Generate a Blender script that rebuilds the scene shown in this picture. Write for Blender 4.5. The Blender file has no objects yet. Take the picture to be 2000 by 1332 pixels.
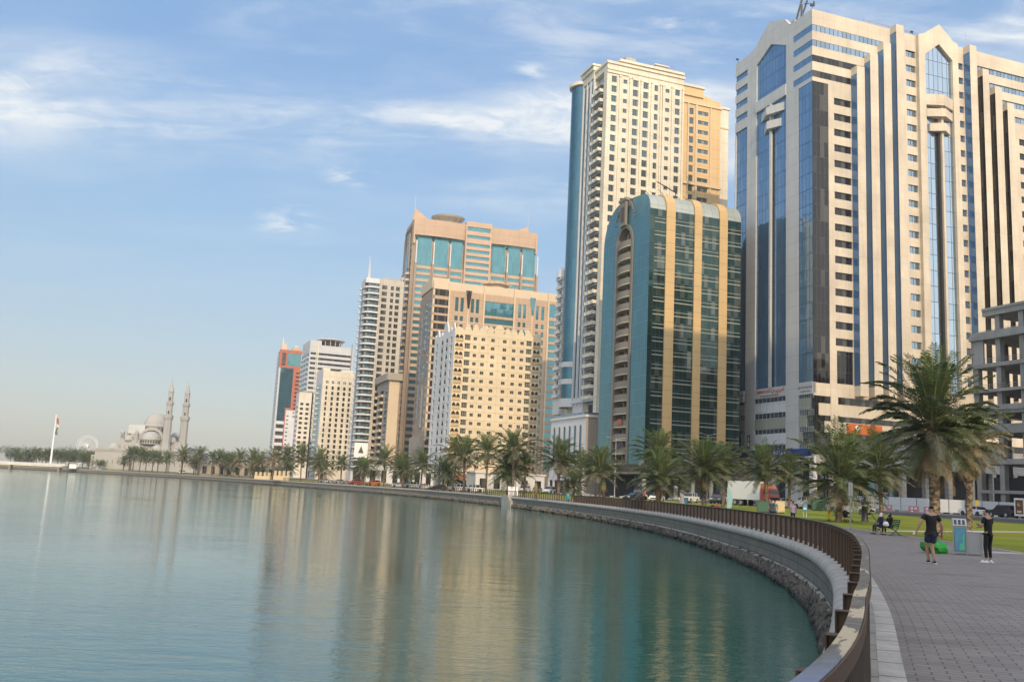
import bpy, bmesh, math, random
from math import sin, cos, pi, radians, hypot, atan2, sqrt, tan
from mathutils import Vector, Matrix, noise
from mathutils.geometry import tessellate_polygon
random.seed(7)
SC = bpy.context.scene
COL = SC.collection

# ---------------------------------------------------------------- camera
PITCH, ROLL, CAM_H, LENS = 8.97, 2.75, 1.72, 32.4
cam_data = bpy.data.cameras.new('camera'); cam = bpy.data.objects.new('camera', cam_data); COL.objects.link(cam)
cam_data.lens = LENS; cam_data.sensor_width = 36; cam_data.clip_start = 0.1; cam_data.clip_end = 9000
cam.matrix_world = Matrix.Translation((0, 0, CAM_H)) @ Matrix.Rotation(radians(90 + PITCH), 4, 'X') @ Matrix.Rotation(radians(ROLL), 4, 'Z')
SC.camera = cam

# ---------------------------------------------------------------- light
SUN_AZ, SUN_EL = 170.0, 31.0            # azimuth clockwise from +Y
SUN_STRENGTH, SKY_STRENGTH, EXPOSURE = 2.55, 0.15, 0.31
sd = Vector((sin(radians(SUN_AZ)) * cos(radians(SUN_EL)), cos(radians(SUN_AZ)) * cos(radians(SUN_EL)), sin(radians(SUN_EL))))
sun_data = bpy.data.lights.new('sun', 'SUN'); sun = bpy.data.objects.new('sun', sun_data); COL.objects.link(sun)
sun_data.energy = SUN_STRENGTH; sun_data.angle = radians(0.5); sun_data.color = (1.0, 0.76, 0.49)
sun.rotation_euler = sd.to_track_quat('Z', 'Y').to_euler(); sun.location = (40, -60, 120)

W = bpy.data.worlds.new('World'); SC.world = W; W.use_nodes = True
def build_world():
    nt = W.node_tree; N = nt.nodes; L = nt.links; N.clear()
    def n(t, **k):
        x = N.new(t)
        for a, b in k.items(): setattr(x, a, b)
        return x
    def m(op, a, b=None, c=None):
        x = n('ShaderNodeMath', operation=op)
        for i, v in enumerate((a, b, c)):
            if v is None: continue
            if isinstance(v, (int, float)): x.inputs[i].default_value = v
            else: L.new(v, x.inputs[i])
        return x.outputs[0]
    def ramp(v, a, b, lo=0.0, hi=1.0, smooth=True):
        x = n('ShaderNodeMapRange'); x.interpolation_type = 'SMOOTHSTEP' if smooth else 'LINEAR'
        L.new(v, x.inputs[0])
        for i, q in enumerate((a, b, lo, hi)): x.inputs[i + 1].default_value = q
        return x.outputs[0]
    def mixc(f, a, b):
        x = n('ShaderNodeMix', data_type='RGBA')
        if isinstance(f, float): x.inputs[0].default_value = f
        else: L.new(f, x.inputs[0])
        for s, v in ((6, a), (7, b)):
            if isinstance(v, tuple): x.inputs[s].default_value = v + (1,)
            else: L.new(v, x.inputs[s])
        return x.outputs[2]
    sky = n('ShaderNodeTexSky', sky_type='NISHITA', sun_disc=False)
    sky.sun_elevation = radians(SUN_EL); sky.sun_rotation = radians(SUN_AZ)
    sky.air_density = 1.0; sky.dust_density = 2.2; sky.ozone_density = 1.6; sky.altitude = 0
    tc = n('ShaderNodeTexCoord'); sep = n('ShaderNodeSeparateXYZ'); L.new(tc.outputs['Generated'], sep.inputs[0])
    X, Y, Z = sep.outputs
    az = m('ARCTAN2', X, Y); el = m('ARCSINE', Z)
    up = m('MAXIMUM', Z, 0.0)
    den = m('ADD', up, 0.13)
    px = m('DIVIDE', X, den); py = m('DIVIDE', Y, den)
    comb = n('ShaderNodeCombineXYZ'); L.new(m('MULTIPLY', px, 0.48), comb.inputs[0]); L.new(m('MULTIPLY', py, 1.25), comb.inputs[1])
    def ns(vec, scale, det, rough, dist, off=(0, 0, 0)):
        mp = n('ShaderNodeMapping'); L.new(vec, mp.inputs[0]); mp.inputs[1].default_value = off
        x = n('ShaderNodeTexNoise'); L.new(mp.outputs[0], x.inputs['Vector'])
        x.inputs['Scale'].default_value = scale; x.inputs['Detail'].default_value = det
        x.inputs['Roughness'].default_value = rough; x.inputs['Distortion'].default_value = dist
        return x.outputs[0]
    wisp = ns(comb.outputs[0], 2.2, 9, 0.52, 0.25, (3.1, 0.7, 0))
    fine = ns(comb.outputs[0], 6.5, 9, 0.62, 0.5, (1.3, 4.2, 0))
    sv = n('ShaderNodeCombineXYZ'); L.new(m('MULTIPLY', az, 9.0), sv.inputs[0]); L.new(m('MULTIPLY', el, 26.0), sv.inputs[1]); sharp = ns(sv.outputs[0], 1.5, 10, 0.66, 0.8, (5.1, 2.2, 0))
    big = ns(comb.outputs[0], 0.8, 3, 0.5, 0.2, (7.7, 2.0, 0))
    # cirrus bands lie at set heights of the sky, wavering with direction
    cv = n('ShaderNodeCombineXYZ'); L.new(az, cv.inputs[0]); L.new(m('MULTIPLY', el, 1.2), cv.inputs[1])
    wav = ns(cv.outputs[0], 3.2, 4, 0.55, 0.0, (2.2, 0.4, 0))
    elw = m('ADD', m('ADD', el, m('MULTIPLY', m('SUBTRACT', wav, 0.5), 0.06)), m('MULTIPLY', m('ADD', az, 0.25), -0.10))
    def band(e0, wd, lo=-9.0, hi=-8.9, lo2=8.9, hi2=9.0, src=None):
        d = m('DIVIDE', m('SUBTRACT', src or elw, e0), wd)
        g = m('EXPONENT', m('MULTIPLY', m('MULTIPLY', d, d), -1.0))
        return m('MULTIPLY', g, m('MULTIPLY', ramp(az, lo, hi), ramp(az, hi2, lo2)))
    b1 = m('MULTIPLY', band(radians(21.3), radians(2.1)), 1.0)
    b2 = m('MULTIPLY', band(radians(27.6), radians(2.3), radians(-24), radians(-12)), 0.62)
    b3 = m('MULTIPLY', band(radians(17.0), radians(1.3), radians(-8), radians(2)), 0.6)
    b4 = m('MULTIPLY', band(radians(24.5), radians(2.5), radians(-3), radians(3)), 0.45)
    def puff(a0, e0, ra, re):
        da = m('DIVIDE', m('SUBTRACT', az, radians(a0)), radians(ra)); de = m('DIVIDE', m('SUBTRACT', el, radians(e0)), radians(re))
        return m('EXPONENT', m('MULTIPLY', m('ADD', m('MULTIPLY', da, da), m('MULTIPLY', de, de)), -1.0))
    pf = m('ADD', puff(-14.2, 15.1, 1.7, .8), m('ADD', puff(-10.8, 18.2, 1.3, .5), m('ADD', puff(0.2, 25.2, 1.0, .45), puff(10.5, 28.3, 2.8, .6))))
    wz = m('ADD', m('MULTIPLY', ramp(wisp, 0.40, 0.70), 0.42), m('MULTIPLY', ramp(fine, 0.40, 0.72), 0.30))
    bands = m('ADD', m('ADD', b1, b2), m('ADD', b3, b4))
    d1 = m('MULTIPLY', bands, m('ADD', m('MULTIPLY', wz, ramp(sharp, 0.30, 0.62, 0.45, 1.25)), 0.05))
    d2 = m('MULTIPLY', pf, m('MULTIPLY', ramp(fine, 0.42, 0.60), ramp(sharp, 0.40, 0.60)))
    hi_ = m('MULTIPLY', ramp(el, radians(14), radians(30)), m('MULTIPLY', ramp(big, 0.42, 0.66), m('MULTIPLY', wz, 0.34)))
    veil = m('MULTIPLY', ramp(wisp, 0.42, 0.75), m('MULTIPLY', ramp(el, radians(5), radians(16)), 0.10))
    cloud = m('MINIMUM', m('ADD', m('ADD', d1, m('MULTIPLY', d2, 0.55)), m('ADD', hi_, veil)), 0.86)
    # sky tone: nishita plus a broad tint
    cr = n('ShaderNodeValToRGB'); L.new(m('MULTIPLY', el, 1 / radians(60)), cr.inputs[0]); E = cr.color_ramp
    stops = [(0.0, (3.6, 3.35, 2.85)), (.05, (3.25, 3.3, 3.0)), (.13, (2.45, 3.05, 3.4)), (.25, (1.85, 2.9, 4.05)), (.40, (1.48, 2.58, 4.25)), (.6, (1.15, 2.2, 4.1)), (1.0, (.70, 1.45, 3.4))]
    while len(E.elements) < len(stops): E.elements.new(.5)
    for e_, (p_, c_) in zip(E.elements, stops): e_.position = p_; e_.color = tuple(x / 5 for x in c_) + (1,)
    up5 = n('ShaderNodeVectorMath', operation='SCALE'); L.new(cr.outputs[0], up5.inputs[0]); up5.inputs['Scale'].default_value = 5.0
    base = mixc(.70, sky.outputs[0], (1., 1., 1.)); L.new(up5.outputs[0], base.node.inputs[7])
    # fill added for shaded faces: unseen sky brightened on the sun side and overhead
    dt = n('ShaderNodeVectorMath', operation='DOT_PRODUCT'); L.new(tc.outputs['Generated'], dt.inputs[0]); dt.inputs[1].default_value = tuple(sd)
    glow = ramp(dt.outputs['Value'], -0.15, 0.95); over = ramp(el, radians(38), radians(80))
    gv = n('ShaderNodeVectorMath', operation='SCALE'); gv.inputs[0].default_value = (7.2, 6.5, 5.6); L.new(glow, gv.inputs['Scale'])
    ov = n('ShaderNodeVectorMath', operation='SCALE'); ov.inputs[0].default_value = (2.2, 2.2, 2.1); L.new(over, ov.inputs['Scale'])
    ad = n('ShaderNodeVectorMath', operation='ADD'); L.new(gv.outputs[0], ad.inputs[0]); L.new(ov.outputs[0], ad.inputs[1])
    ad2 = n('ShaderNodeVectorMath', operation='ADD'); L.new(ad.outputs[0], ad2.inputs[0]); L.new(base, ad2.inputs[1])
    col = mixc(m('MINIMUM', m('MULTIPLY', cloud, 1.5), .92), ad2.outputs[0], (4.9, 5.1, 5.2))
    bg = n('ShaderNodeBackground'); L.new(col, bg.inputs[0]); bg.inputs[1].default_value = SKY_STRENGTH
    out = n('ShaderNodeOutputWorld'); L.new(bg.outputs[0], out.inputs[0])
build_world()
SC.view_settings.view_transform = 'Standard'; SC.view_settings.look = 'None'
SC.view_settings.gamma = 1; SC.view_settings.exposure = EXPOSURE; SC.view_settings.use_curve_mapping = False
SC.cycles.max_bounces = 6; SC.cycles.diffuse_bounces = 2; SC.cycles.glossy_bounces = 3; SC.cycles.transmission_bounces = 2
SC.cycles.volume_bounces = 0; SC.cycles.transparent_max_bounces = 4
SC.cycles.sample_clamp_indirect = 6

# ---------------------------------------------------------------- materials
class Mat:
    """small helper around one principled material"""
    def __init__(s, name):
        s.m = bpy.data.materials.new(name); s.m.use_nodes = True; s.nt = s.m.node_tree
        s.b = s.nt.nodes['Principled BSDF']; s._uv = None
    def n(s, t, **k):
        x = s.nt.nodes.new(t)
        for a, b in k.items(): setattr(x, a, b)
        return x
    def l(s, a, b): s.nt.links.new(a, b)
    def put(s, sock, v):
        if v is None: return
        if isinstance(v, (int, float)): sock.default_value = v
        elif isinstance(v, tuple): sock.default_value = v + (1,) if len(v) == 3 and sock.type == 'RGBA' else v
        else: s.l(v, sock)
    def math(s, op, a, b=None, c=None):
        x = s.n('ShaderNodeMath', operation=op)
        for i, v in enumerate((a, b, c)): s.put(x.inputs[i], v)
        return x.outputs[0]
    def mix(s, f, a, b, blend='MIX'):
        x = s.n('ShaderNodeMix', data_type='RGBA', blend_type=blend)
        s.put(x.inputs[0], f); s.put(x.inputs[6], a); s.put(x.inputs[7], b); return x.outputs[2]
    def coord(s, kind='Object', scale=(1, 1, 1), rot=(0, 0, 0)):
        if kind == 'World': o = s.n('ShaderNodeNewGeometry').outputs['Position']
        elif kind == 'UV': o = s.n('ShaderNodeUVMap').outputs[0]
        else: o = s.n('ShaderNodeTexCoord').outputs[kind]
        mp = s.n('ShaderNodeMapping'); s.l(o, mp.inputs[0]); mp.inputs[3].default_value = scale; mp.inputs[2].default_value = rot
        return mp.outputs[0]
    def noise(s, vec, scale=5, det=4, rough=.55, dist=0, out=0):
        x = s.n('ShaderNodeTexNoise'); s.l(vec, x.inputs['Vector'])
        x.inputs['Scale'].default_value = scale; x.inputs['Detail'].default_value = det
        x.inputs['Roughness'].default_value = rough; x.inputs['Distortion'].default_value = dist
        return x.outputs[out]
    def rng(s, v, a, b, c=0., d=1.):
        x = s.n('ShaderNodeMapRange'); s.put(x.inputs[0], v)
        for i, q in enumerate((a, b, c, d)): x.inputs[i + 1].default_value = q
        return x.outputs[0]
    def bump(s, h, strength=.3, dist=.02, normal=None):
        x = s.n('ShaderNodeBump'); s.l(h, x.inputs['Height']); x.inputs['Strength'].default_value = strength
        x.inputs['Distance'].default_value = dist
        if normal is not None: s.l(normal, x.inputs['Normal'])
        s.l(x.outputs[0], s.b.inputs['Normal']); return x.outputs[0]
    def set(s, col=None, rough=None, metal=None, spec=None, **k):
        s.put(s.b.inputs['Base Color'], col); s.put(s.b.inputs['Roughness'], rough)
        s.put(s.b.inputs['Metallic'], metal); s.put(s.b.inputs['Specular IOR Level'], spec)
        for a, b in k.items(): s.put(s.b.inputs[a], b)
        return s
    def uvcells(s, w, h, ox=0., oy=0.):
        """grid in metres on the UV map: returns (line distance x, line distance y, cell id vector)"""
        uv = s.n('ShaderNodeUVMap').outputs[0]; sp = s.n('ShaderNodeSeparateXYZ'); s.l(uv, sp.inputs[0])
        r = []
        fl = []
        for o, p, off in ((sp.outputs[0], w, ox), (sp.outputs[1], h, oy)):
            t = s.math('DIVIDE', s.math('ADD', o, off), p); f = s.math('FLOOR', t); fr = s.math('SUBTRACT', t, f)
            d = s.math('MULTIPLY', s.math('SUBTRACT', 0.5, s.math('ABSOLUTE', s.math('SUBTRACT', fr, 0.5))), p)
            r.append(d); fl.append(f)
        c = s.n('ShaderNodeCombineXYZ'); s.l(fl[0], c.inputs[0]); s.l(fl[1], c.inputs[1])
        return r[0], r[1], c.outputs[0]
    def white(s, vec):
        x = s.n('ShaderNodeTexWhiteNoise', noise_dimensions='3D'); s.l(vec, x.inputs['Vector']); return x.outputs[0]

MATS = {}
def M_(name):
    return MATS[name].m
def reg(name):
    MATS[name] = Mat(name); return MATS[name]

def plaster(name, col, var=.10, panel=None, rough=.75, line=.72):
    """painted render / concrete panels with mottling, streaks and optional joints"""
    a = reg(name); w = a.coord('World')
    n1 = a.noise(w, .12, 4, .6); n2 = a.noise(a.coord('World', (1.6, 1.6, .10)), .9, 4, .6)
    c = a.mix(a.rng(n1, .3, .7, 0, 1), tuple(x * (1 - var) for x in col), tuple(min(1, x * (1 + var * .6)) for x in col))
    c = a.mix(a.rng(n2, .50, .78, 0, var * 1.7), c, tuple(x * .55 for x in col))
    if panel:
        dx, dy, cid = a.uvcells(*panel)
        wn = a.white(cid)
        c = a.mix(a.rng(wn, 0, 1, 0, var * .9), c, tuple(x * .78 for x in col))
        ln = a.math('MINIMUM', a.math('MINIMUM', dx, dy), 1.0)
        c = a.mix(a.rng(ln, .03, .055, 1 - line, 0.), c, tuple(x * .35 for x in col))
    a.set(c, rough, 0, .3); a.bump(n2, .12, .05); return a
def glass(name, col, pane=(1.2, 3.6), metal=.85, rough=.04, frame=(.03, .04, .05), fw=.05, var=.35, curtain=0., wob=.012, spec=.5):
    """tinted curtain-wall glass: mirror-like panes, each a little different, thin frames between"""
    a = reg(name); dx, dy, cid = a.uvcells(*pane); wn = a.white(cid)
    c = a.mix(a.rng(wn, 0, 1, 0, var), col, tuple(x * .45 for x in col))
    if curtain:
        of = a.n('ShaderNodeVectorMath', operation='ADD'); a.l(cid, of.inputs[0]); of.inputs[1].default_value = (17.3, 5.1, 3.3); wn2 = a.white(of.outputs[0])
        c = a.mix(a.rng(wn2, .76, .80, 0., curtain), c, (.28, .27, .22))
    lm = a.rng(a.math('MINIMUM', dx, dy), fw * .5, fw, 1., 0.)
    c = a.mix(lm, c, frame)
    w = a.coord('World'); nz = a.noise(w, .35, 2, .5)
    a.set(c, a.rng(lm, 0, 1, rough, .5), a.rng(lm, 0, 1, metal, 0.), spec)
    # every pane is tilted a hair: break the reflection up
    cw = a.n('ShaderNodeTexWhiteNoise', noise_dimensions='3D'); a.l(cid, cw.inputs['Vector'])
    v = a.n('ShaderNodeVectorMath', operation='SUBTRACT'); a.l(cw.outputs[1], v.inputs[0]); v.inputs[1].default_value = (.5, .5, .5)
    v2 = a.n('ShaderNodeVectorMath', operation='SCALE'); a.l(v.outputs[0], v2.inputs[0]); v2.inputs['Scale'].default_value = wob * 2
    bn = a.bump(nz, .25, .05)
    g = a.n('ShaderNodeVectorMath', operation='ADD'); a.l(bn, g.inputs[0]); a.l(v2.outputs[0], g.inputs[1])
    nn = a.n('ShaderNodeVectorMath', operation='NORMALIZE'); a.l(g.outputs[0], nn.inputs[0]); a.l(nn.outputs[0], a.b.inputs['Normal'])
    return a
def plain(name, col, rough=.6, metal=0., var=.08, scale=3., spec=.5, bump=.0):
    a = reg(name); n1 = a.noise(a.coord('Object'), scale, 4, .6)
    a.set(a.mix(n1, tuple(x * (1 - var) for x in col), tuple(min(1, x * (1 + var)) for x in col)), rough, metal, spec)
    if bump: a.bump(n1, bump, .02)
    return a

# ---------------------------------------------------------------- mesh building
class MB:
    """collects faces (with metre UVs and material slots) and links them as ONE mesh object"""
    def __init__(s): s.v = []; s.f = []; s.mi = []; s.mats = []; s.uv = []
    def slot(s, m):
        if m not in s.mats: s.mats.append(m)
        return s.mats.index(m)
    def face(s, pts, m=None, uv=None):
        i = len(s.v); s.v += [tuple(p) for p in pts]; s.f.append(tuple(range(i, i + len(pts)))); s.mi.append(s.slot(m))
        if uv is None:
            a, b, c = Vector(pts[0]), Vector(pts[1]), Vector(pts[2]); nn = (b - a).cross(c - a)
            if len(pts) == 4: nn = (c - a).cross(Vector(pts[3]) - b)
            x, y, z = abs(nn.x), abs(nn.y), abs(nn.z)
            if z > max(x, y): uv = [(p[0], p[1]) for p in pts]
            elif x > y: uv = [(p[1], p[2]) for p in pts]
            else: uv = [(p[0], p[2]) for p in pts]
        s.uv.append(uv); return s
    def box(s, x0, x1, y0, y1, z0, z1, m=None, skip=''):
        if x0 > x1: x0, x1 = x1, x0
        if y0 > y1: y0, y1 = y1, y0
        if z0 > z1: z0, z1 = z1, z0
        P = lambda a, b, c: (a, b, c)
        F = {'-x': [P(x0, y1, z0), P(x0, y0, z0), P(x0, y0, z1), P(x0, y1, z1)], 'x': [P(x1, y0, z0), P(x1, y1, z0), P(x1, y1, z1), P(x1, y0, z1)],
             '-y': [P(x0, y0, z0), P(x1, y0, z0), P(x1, y0, z1), P(x0, y0, z1)], 'y': [P(x1, y1, z0), P(x0, y1, z0), P(x0, y1, z1), P(x1, y1, z1)],
             '-z': [P(x0, y1, z0), P(x1, y1, z0), P(x1, y0, z0), P(x0, y0, z0)], 'z': [P(x0, y0, z1), P(x1, y0, z1), P(x1, y1, z1), P(x0, y1, z1)]}
        sk = skip.split()
        for k, p in F.items():
            if k not in sk: s.face(p, m)
        return s
    def prism(s, pts, z0, z1, m=None, cap=True):
        """vertical prism over a ccw outline"""
        n = len(pts); acc = 0
        for i in range(n):
            a, b = pts[i], pts[(i + 1) % n]; d = hypot(b[0] - a[0], b[1] - a[1])
            s.face([(a[0], a[1], z0), (b[0], b[1], z0), (b[0], b[1], z1), (a[0], a[1], z1)], m, [(acc, z0), (acc + d, z0), (acc + d, z1), (acc, z1)]); acc += d
        if cap:
            s.poly([(p[0], p[1], z1) for p in pts], m); s.poly([(p[0], p[1], z0) for p in reversed(pts)], m)
        return s
    def poly(s, pts, m=None):
        if len(pts) <= 4: return s.face(pts, m)
        T = tessellate_polygon([[Vector(p) for p in pts]])
        nn = Vector((0, 0, 0))
        for i in range(len(pts)):
            a, b = Vector(pts[i]), Vector(pts[(i + 1) % len(pts)]); nn += a.cross(b)
        for t in T:
            q = [pts[i] for i in t]
            if (Vector(q[1]) - Vector(q[0])).cross(Vector(q[2]) - Vector(q[0])).dot(nn) < 0: q.reverse()
            s.face(q, m)
        return s
    def cyl(s, p0, p1, r0, r1=None, n=10, m=None, caps=True):
        r1 = r0 if r1 is None else r1
        a, b = Vector(p0), Vector(p1); d = (b - a); L = d.length or 1e-6; d /= L
        u = d.orthogonal().normalized(); w = d.cross(u)
        A = [a + (u * cos(2 * pi * i / n) + w * sin(2 * pi * i / n)) * r0 for i in range(n)]
        B = [b + (u * cos(2 * pi * i / n) + w * sin(2 * pi * i / n)) * r1 for i in range(n)]
        for i in range(n):
            j = (i + 1) % n; t = 2 * pi * r0 / n
            s.face([A[i], A[j], B[j], B[i]], m, [(t * i, 0), (t * (i + 1), 0), (t * (i + 1), L), (t * i, L)])
        if caps:
            if r0 > 1e-4: s.face(list(reversed(A)), m)
            if r1 > 1e-4: s.face(B, m)
        return s
    def lathe(s, prof, n=24, m=None, c=(0, 0), a0=0., a1=2 * pi):
        full = abs(a1 - a0 - 2 * pi) < 1e-6
        for i in range(n):
            t0 = a0 + (a1 - a0) * i / n; t1 = a0 + (a1 - a0) * (i + 1) / n
            for (r0, z0), (r1, z1) in zip(prof, prof[1:]):
                p = [(c[0] + r0 * cos(t0), c[1] + r0 * sin(t0), z0), (c[0] + r0 * cos(t1), c[1] + r0 * sin(t1), z0),
                     (c[0] + r1 * cos(t1), c[1] + r1 * sin(t1), z1), (c[0] + r1 * cos(t0), c[1] + r1 * sin(t0), z1)]
                if r0 < 1e-5: p = [p[0], p[2], p[3]]
                elif r1 < 1e-5: p = p[:3]
                R = max(r0, r1); us = [(t * R, z) for t, z in ((t0, z0), (t1, z0), (t1, z1), (t0, z1))]
                s.face(p, m, us if len(p) == 4 else ([us[0], us[2], us[3]] if r0 < 1e-5 else us[:3]))
        return s
    def merge(s, o, mat=None):
        i = len(s.v)
        s.v += [tuple(mat @ Vector(p)) for p in o.v] if mat else o.v
        for f, mi, uv in zip(o.f, o.mi, o.uv):
            s.f.append(tuple(k + i for k in f)); s.mi.append(s.slot(o.mats[mi])); s.uv.append(uv)
        return s
    def mesh(s, name, smooth=False, weld=False):
        me = bpy.data.meshes.new(name); me.from_pydata(s.v, [], s.f)
        for m in s.mats: me.materials.append(M_(m) if isinstance(m, str) else m)
        me.polygons.foreach_set('material_index', s.mi)
        ul = me.uv_layers.new(name='UVMap'); flat = [c for u in s.uv for p in u for c in p]
        ul.data.foreach_set('uv', flat)
        if weld or smooth:
            bm = bmesh.new(); bm.from_mesh(me); bmesh.ops.remove_doubles(bm, verts=bm.verts, dist=1e-4)
            bm.to_mesh(me); bm.free()
        if smooth: me.polygons.foreach_set('use_smooth', [True] * len(me.polygons))
        me.update(); return me
    def build(s, name, parent=None, smooth=False, loc=None, weld=False, rot=None):
        me = s.mesh(name, smooth, weld); o = bpy.data.objects.new(name, me); COL.objects.link(o)
        if parent is not None: o.parent = parent
        if loc: o.location = loc
        if rot: o.rotation_euler = rot
        return o
def tag(o, label=None, cat=None, group=None, kind=None):
    if label: o['label'] = label
    if cat: o['category'] = cat
    if group: o['group'] = group
    if kind: o['kind'] = kind
    return o
def empty(name, loc=(0, 0, 0), rz=0., label=None, cat=None, group=None, scale=None):
    o = bpy.data.objects.new(name, None); COL.objects.link(o); o.location = loc; o.rotation_euler = (0, 0, rz)
    o.empty_display_size = .3
    if scale: o.scale = (scale,) * 3 if isinstance(scale, (int, float)) else scale
    return tag(o, label, cat, group)
def copy_tree(o, parent=None):
    c = o.copy(); COL.objects.link(c)
    if parent is not None: c.parent = parent
    for ch in list(o.children): copy_tree(ch, c)
    return c
def inst(name, me, parent=None, loc=(0, 0, 0), rot=(0, 0, 0), scale=(1, 1, 1)):
    o = bpy.data.objects.new(name, me); COL.objects.link(o)
    if parent is not None: o.parent = parent
    o.location = loc; o.rotation_euler = rot; o.scale = scale
    return o
# ---------------------------------------------------------------- shoreline curve (rail line), land to its right
RAIL = [(-14.5, -22), (-9.8, -12.5), (-5.6, -5.6), (-2.1, -1.2), (1.2, 3.8), (3.05, 8.0), (4.2, 10.9), (6.45, 16.8), (9.1, 24.6), (11.4, 33.2), (13.0, 42),
        (14.1, 52), (14.8, 63), (15.15, 76), (14.7, 91), (13.0, 108), (10.4, 126), (6.6, 146), (2.0, 166), (-4.2, 187), (-12.6, 211), (-24, 240),
        (-43, 275), (-71, 324), (-103, 377), (-138, 430), (-178, 477), (-228, 524), (-290, 568), (-370, 610), (-520, 668), (-900, 790)]
def catmull(P, step):
    out = []
    for i in range(len(P) - 1):
        p0 = Vector(P[max(i - 1, 0)]); p1 = Vector(P[i]); p2 = Vector(P[i + 1]); p3 = Vector(P[min(i + 2, len(P) - 1)])
        n = max(2, int((p2 - p1).length / step))
        for k in range(n):
            t = k / n
            out.append(.5 * ((2 * p1) + (p2 - p0) * t + (2 * p0 - 5 * p1 + 4 * p2 - p3) * t * t + (3 * p1 - p0 - 3 * p2 + p3) * t ** 3))
    out.append(Vector(P[-1])); return out
RC = catmull(RAIL, .35)
RS = [0.]
for a, b in zip(RC, RC[1:]): RS.append(RS[-1] + (b - a).length)
def _tan(i):
    a = RC[max(i - 2, 0)]; b = RC[min(i + 2, len(RC) - 1)]; return (b - a).normalized()
RT = [_tan(i) for i in range(len(RC))]
import bisect
def rail_at(s):
    """point, tangent on the rail line at arc length s"""
    i = min(max(bisect.bisect_right(RS, s) - 1, 0), len(RC) - 2); t = (s - RS[i]) / (RS[i + 1] - RS[i])
    return RC[i].lerp(RC[i + 1], t), RT[i].lerp(RT[i + 1], t).normalized()
def off(s, d):
    p, t = rail_at(s); return Vector((p.x + t.y * d, p.y - t.x * d))
def s_at_y(y):
    return RS[min(range(len(RC)), key=lambda i: abs(RC[i].y - y))]
S0 = s_at_y(0)
LAWN = [(-40, 42), (60, 41.5), (95, 39), (142, 36), (165, 34), (190, 29.5), (220, 26), (300, 24), (900, 24)]   # rail y -> distance to the road
def lawn_w(y):
    for (a, wa), (b, wb) in zip(LAWN, LAWN[1:]):
        if y <= b: return wa + (wb - wa) * max(0, (y - a)) / (b - a)
    return LAWN[-1][1]
def zprof(d, w):
    if d <= 9: return 0.
    if d <= w: return .5 * (d - 9) / (w - 9)
    return min(.7, .5 + .2 * (d - w) / 15)
_co = [(RC[i], RT[i], i) for i in range(0, len(RC), 6)]
def dist_rail(x, y):
    p = Vector((x, y)); c = min(_co, key=lambda q: (q[0] - p).length_squared)
    return (p - c[0]).dot(Vector((c[1].y, -c[1].x))), c[0].y
def zg(x, y):
    d, ry = dist_rail(x, y); return zprof(d, lawn_w(ry))

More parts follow.
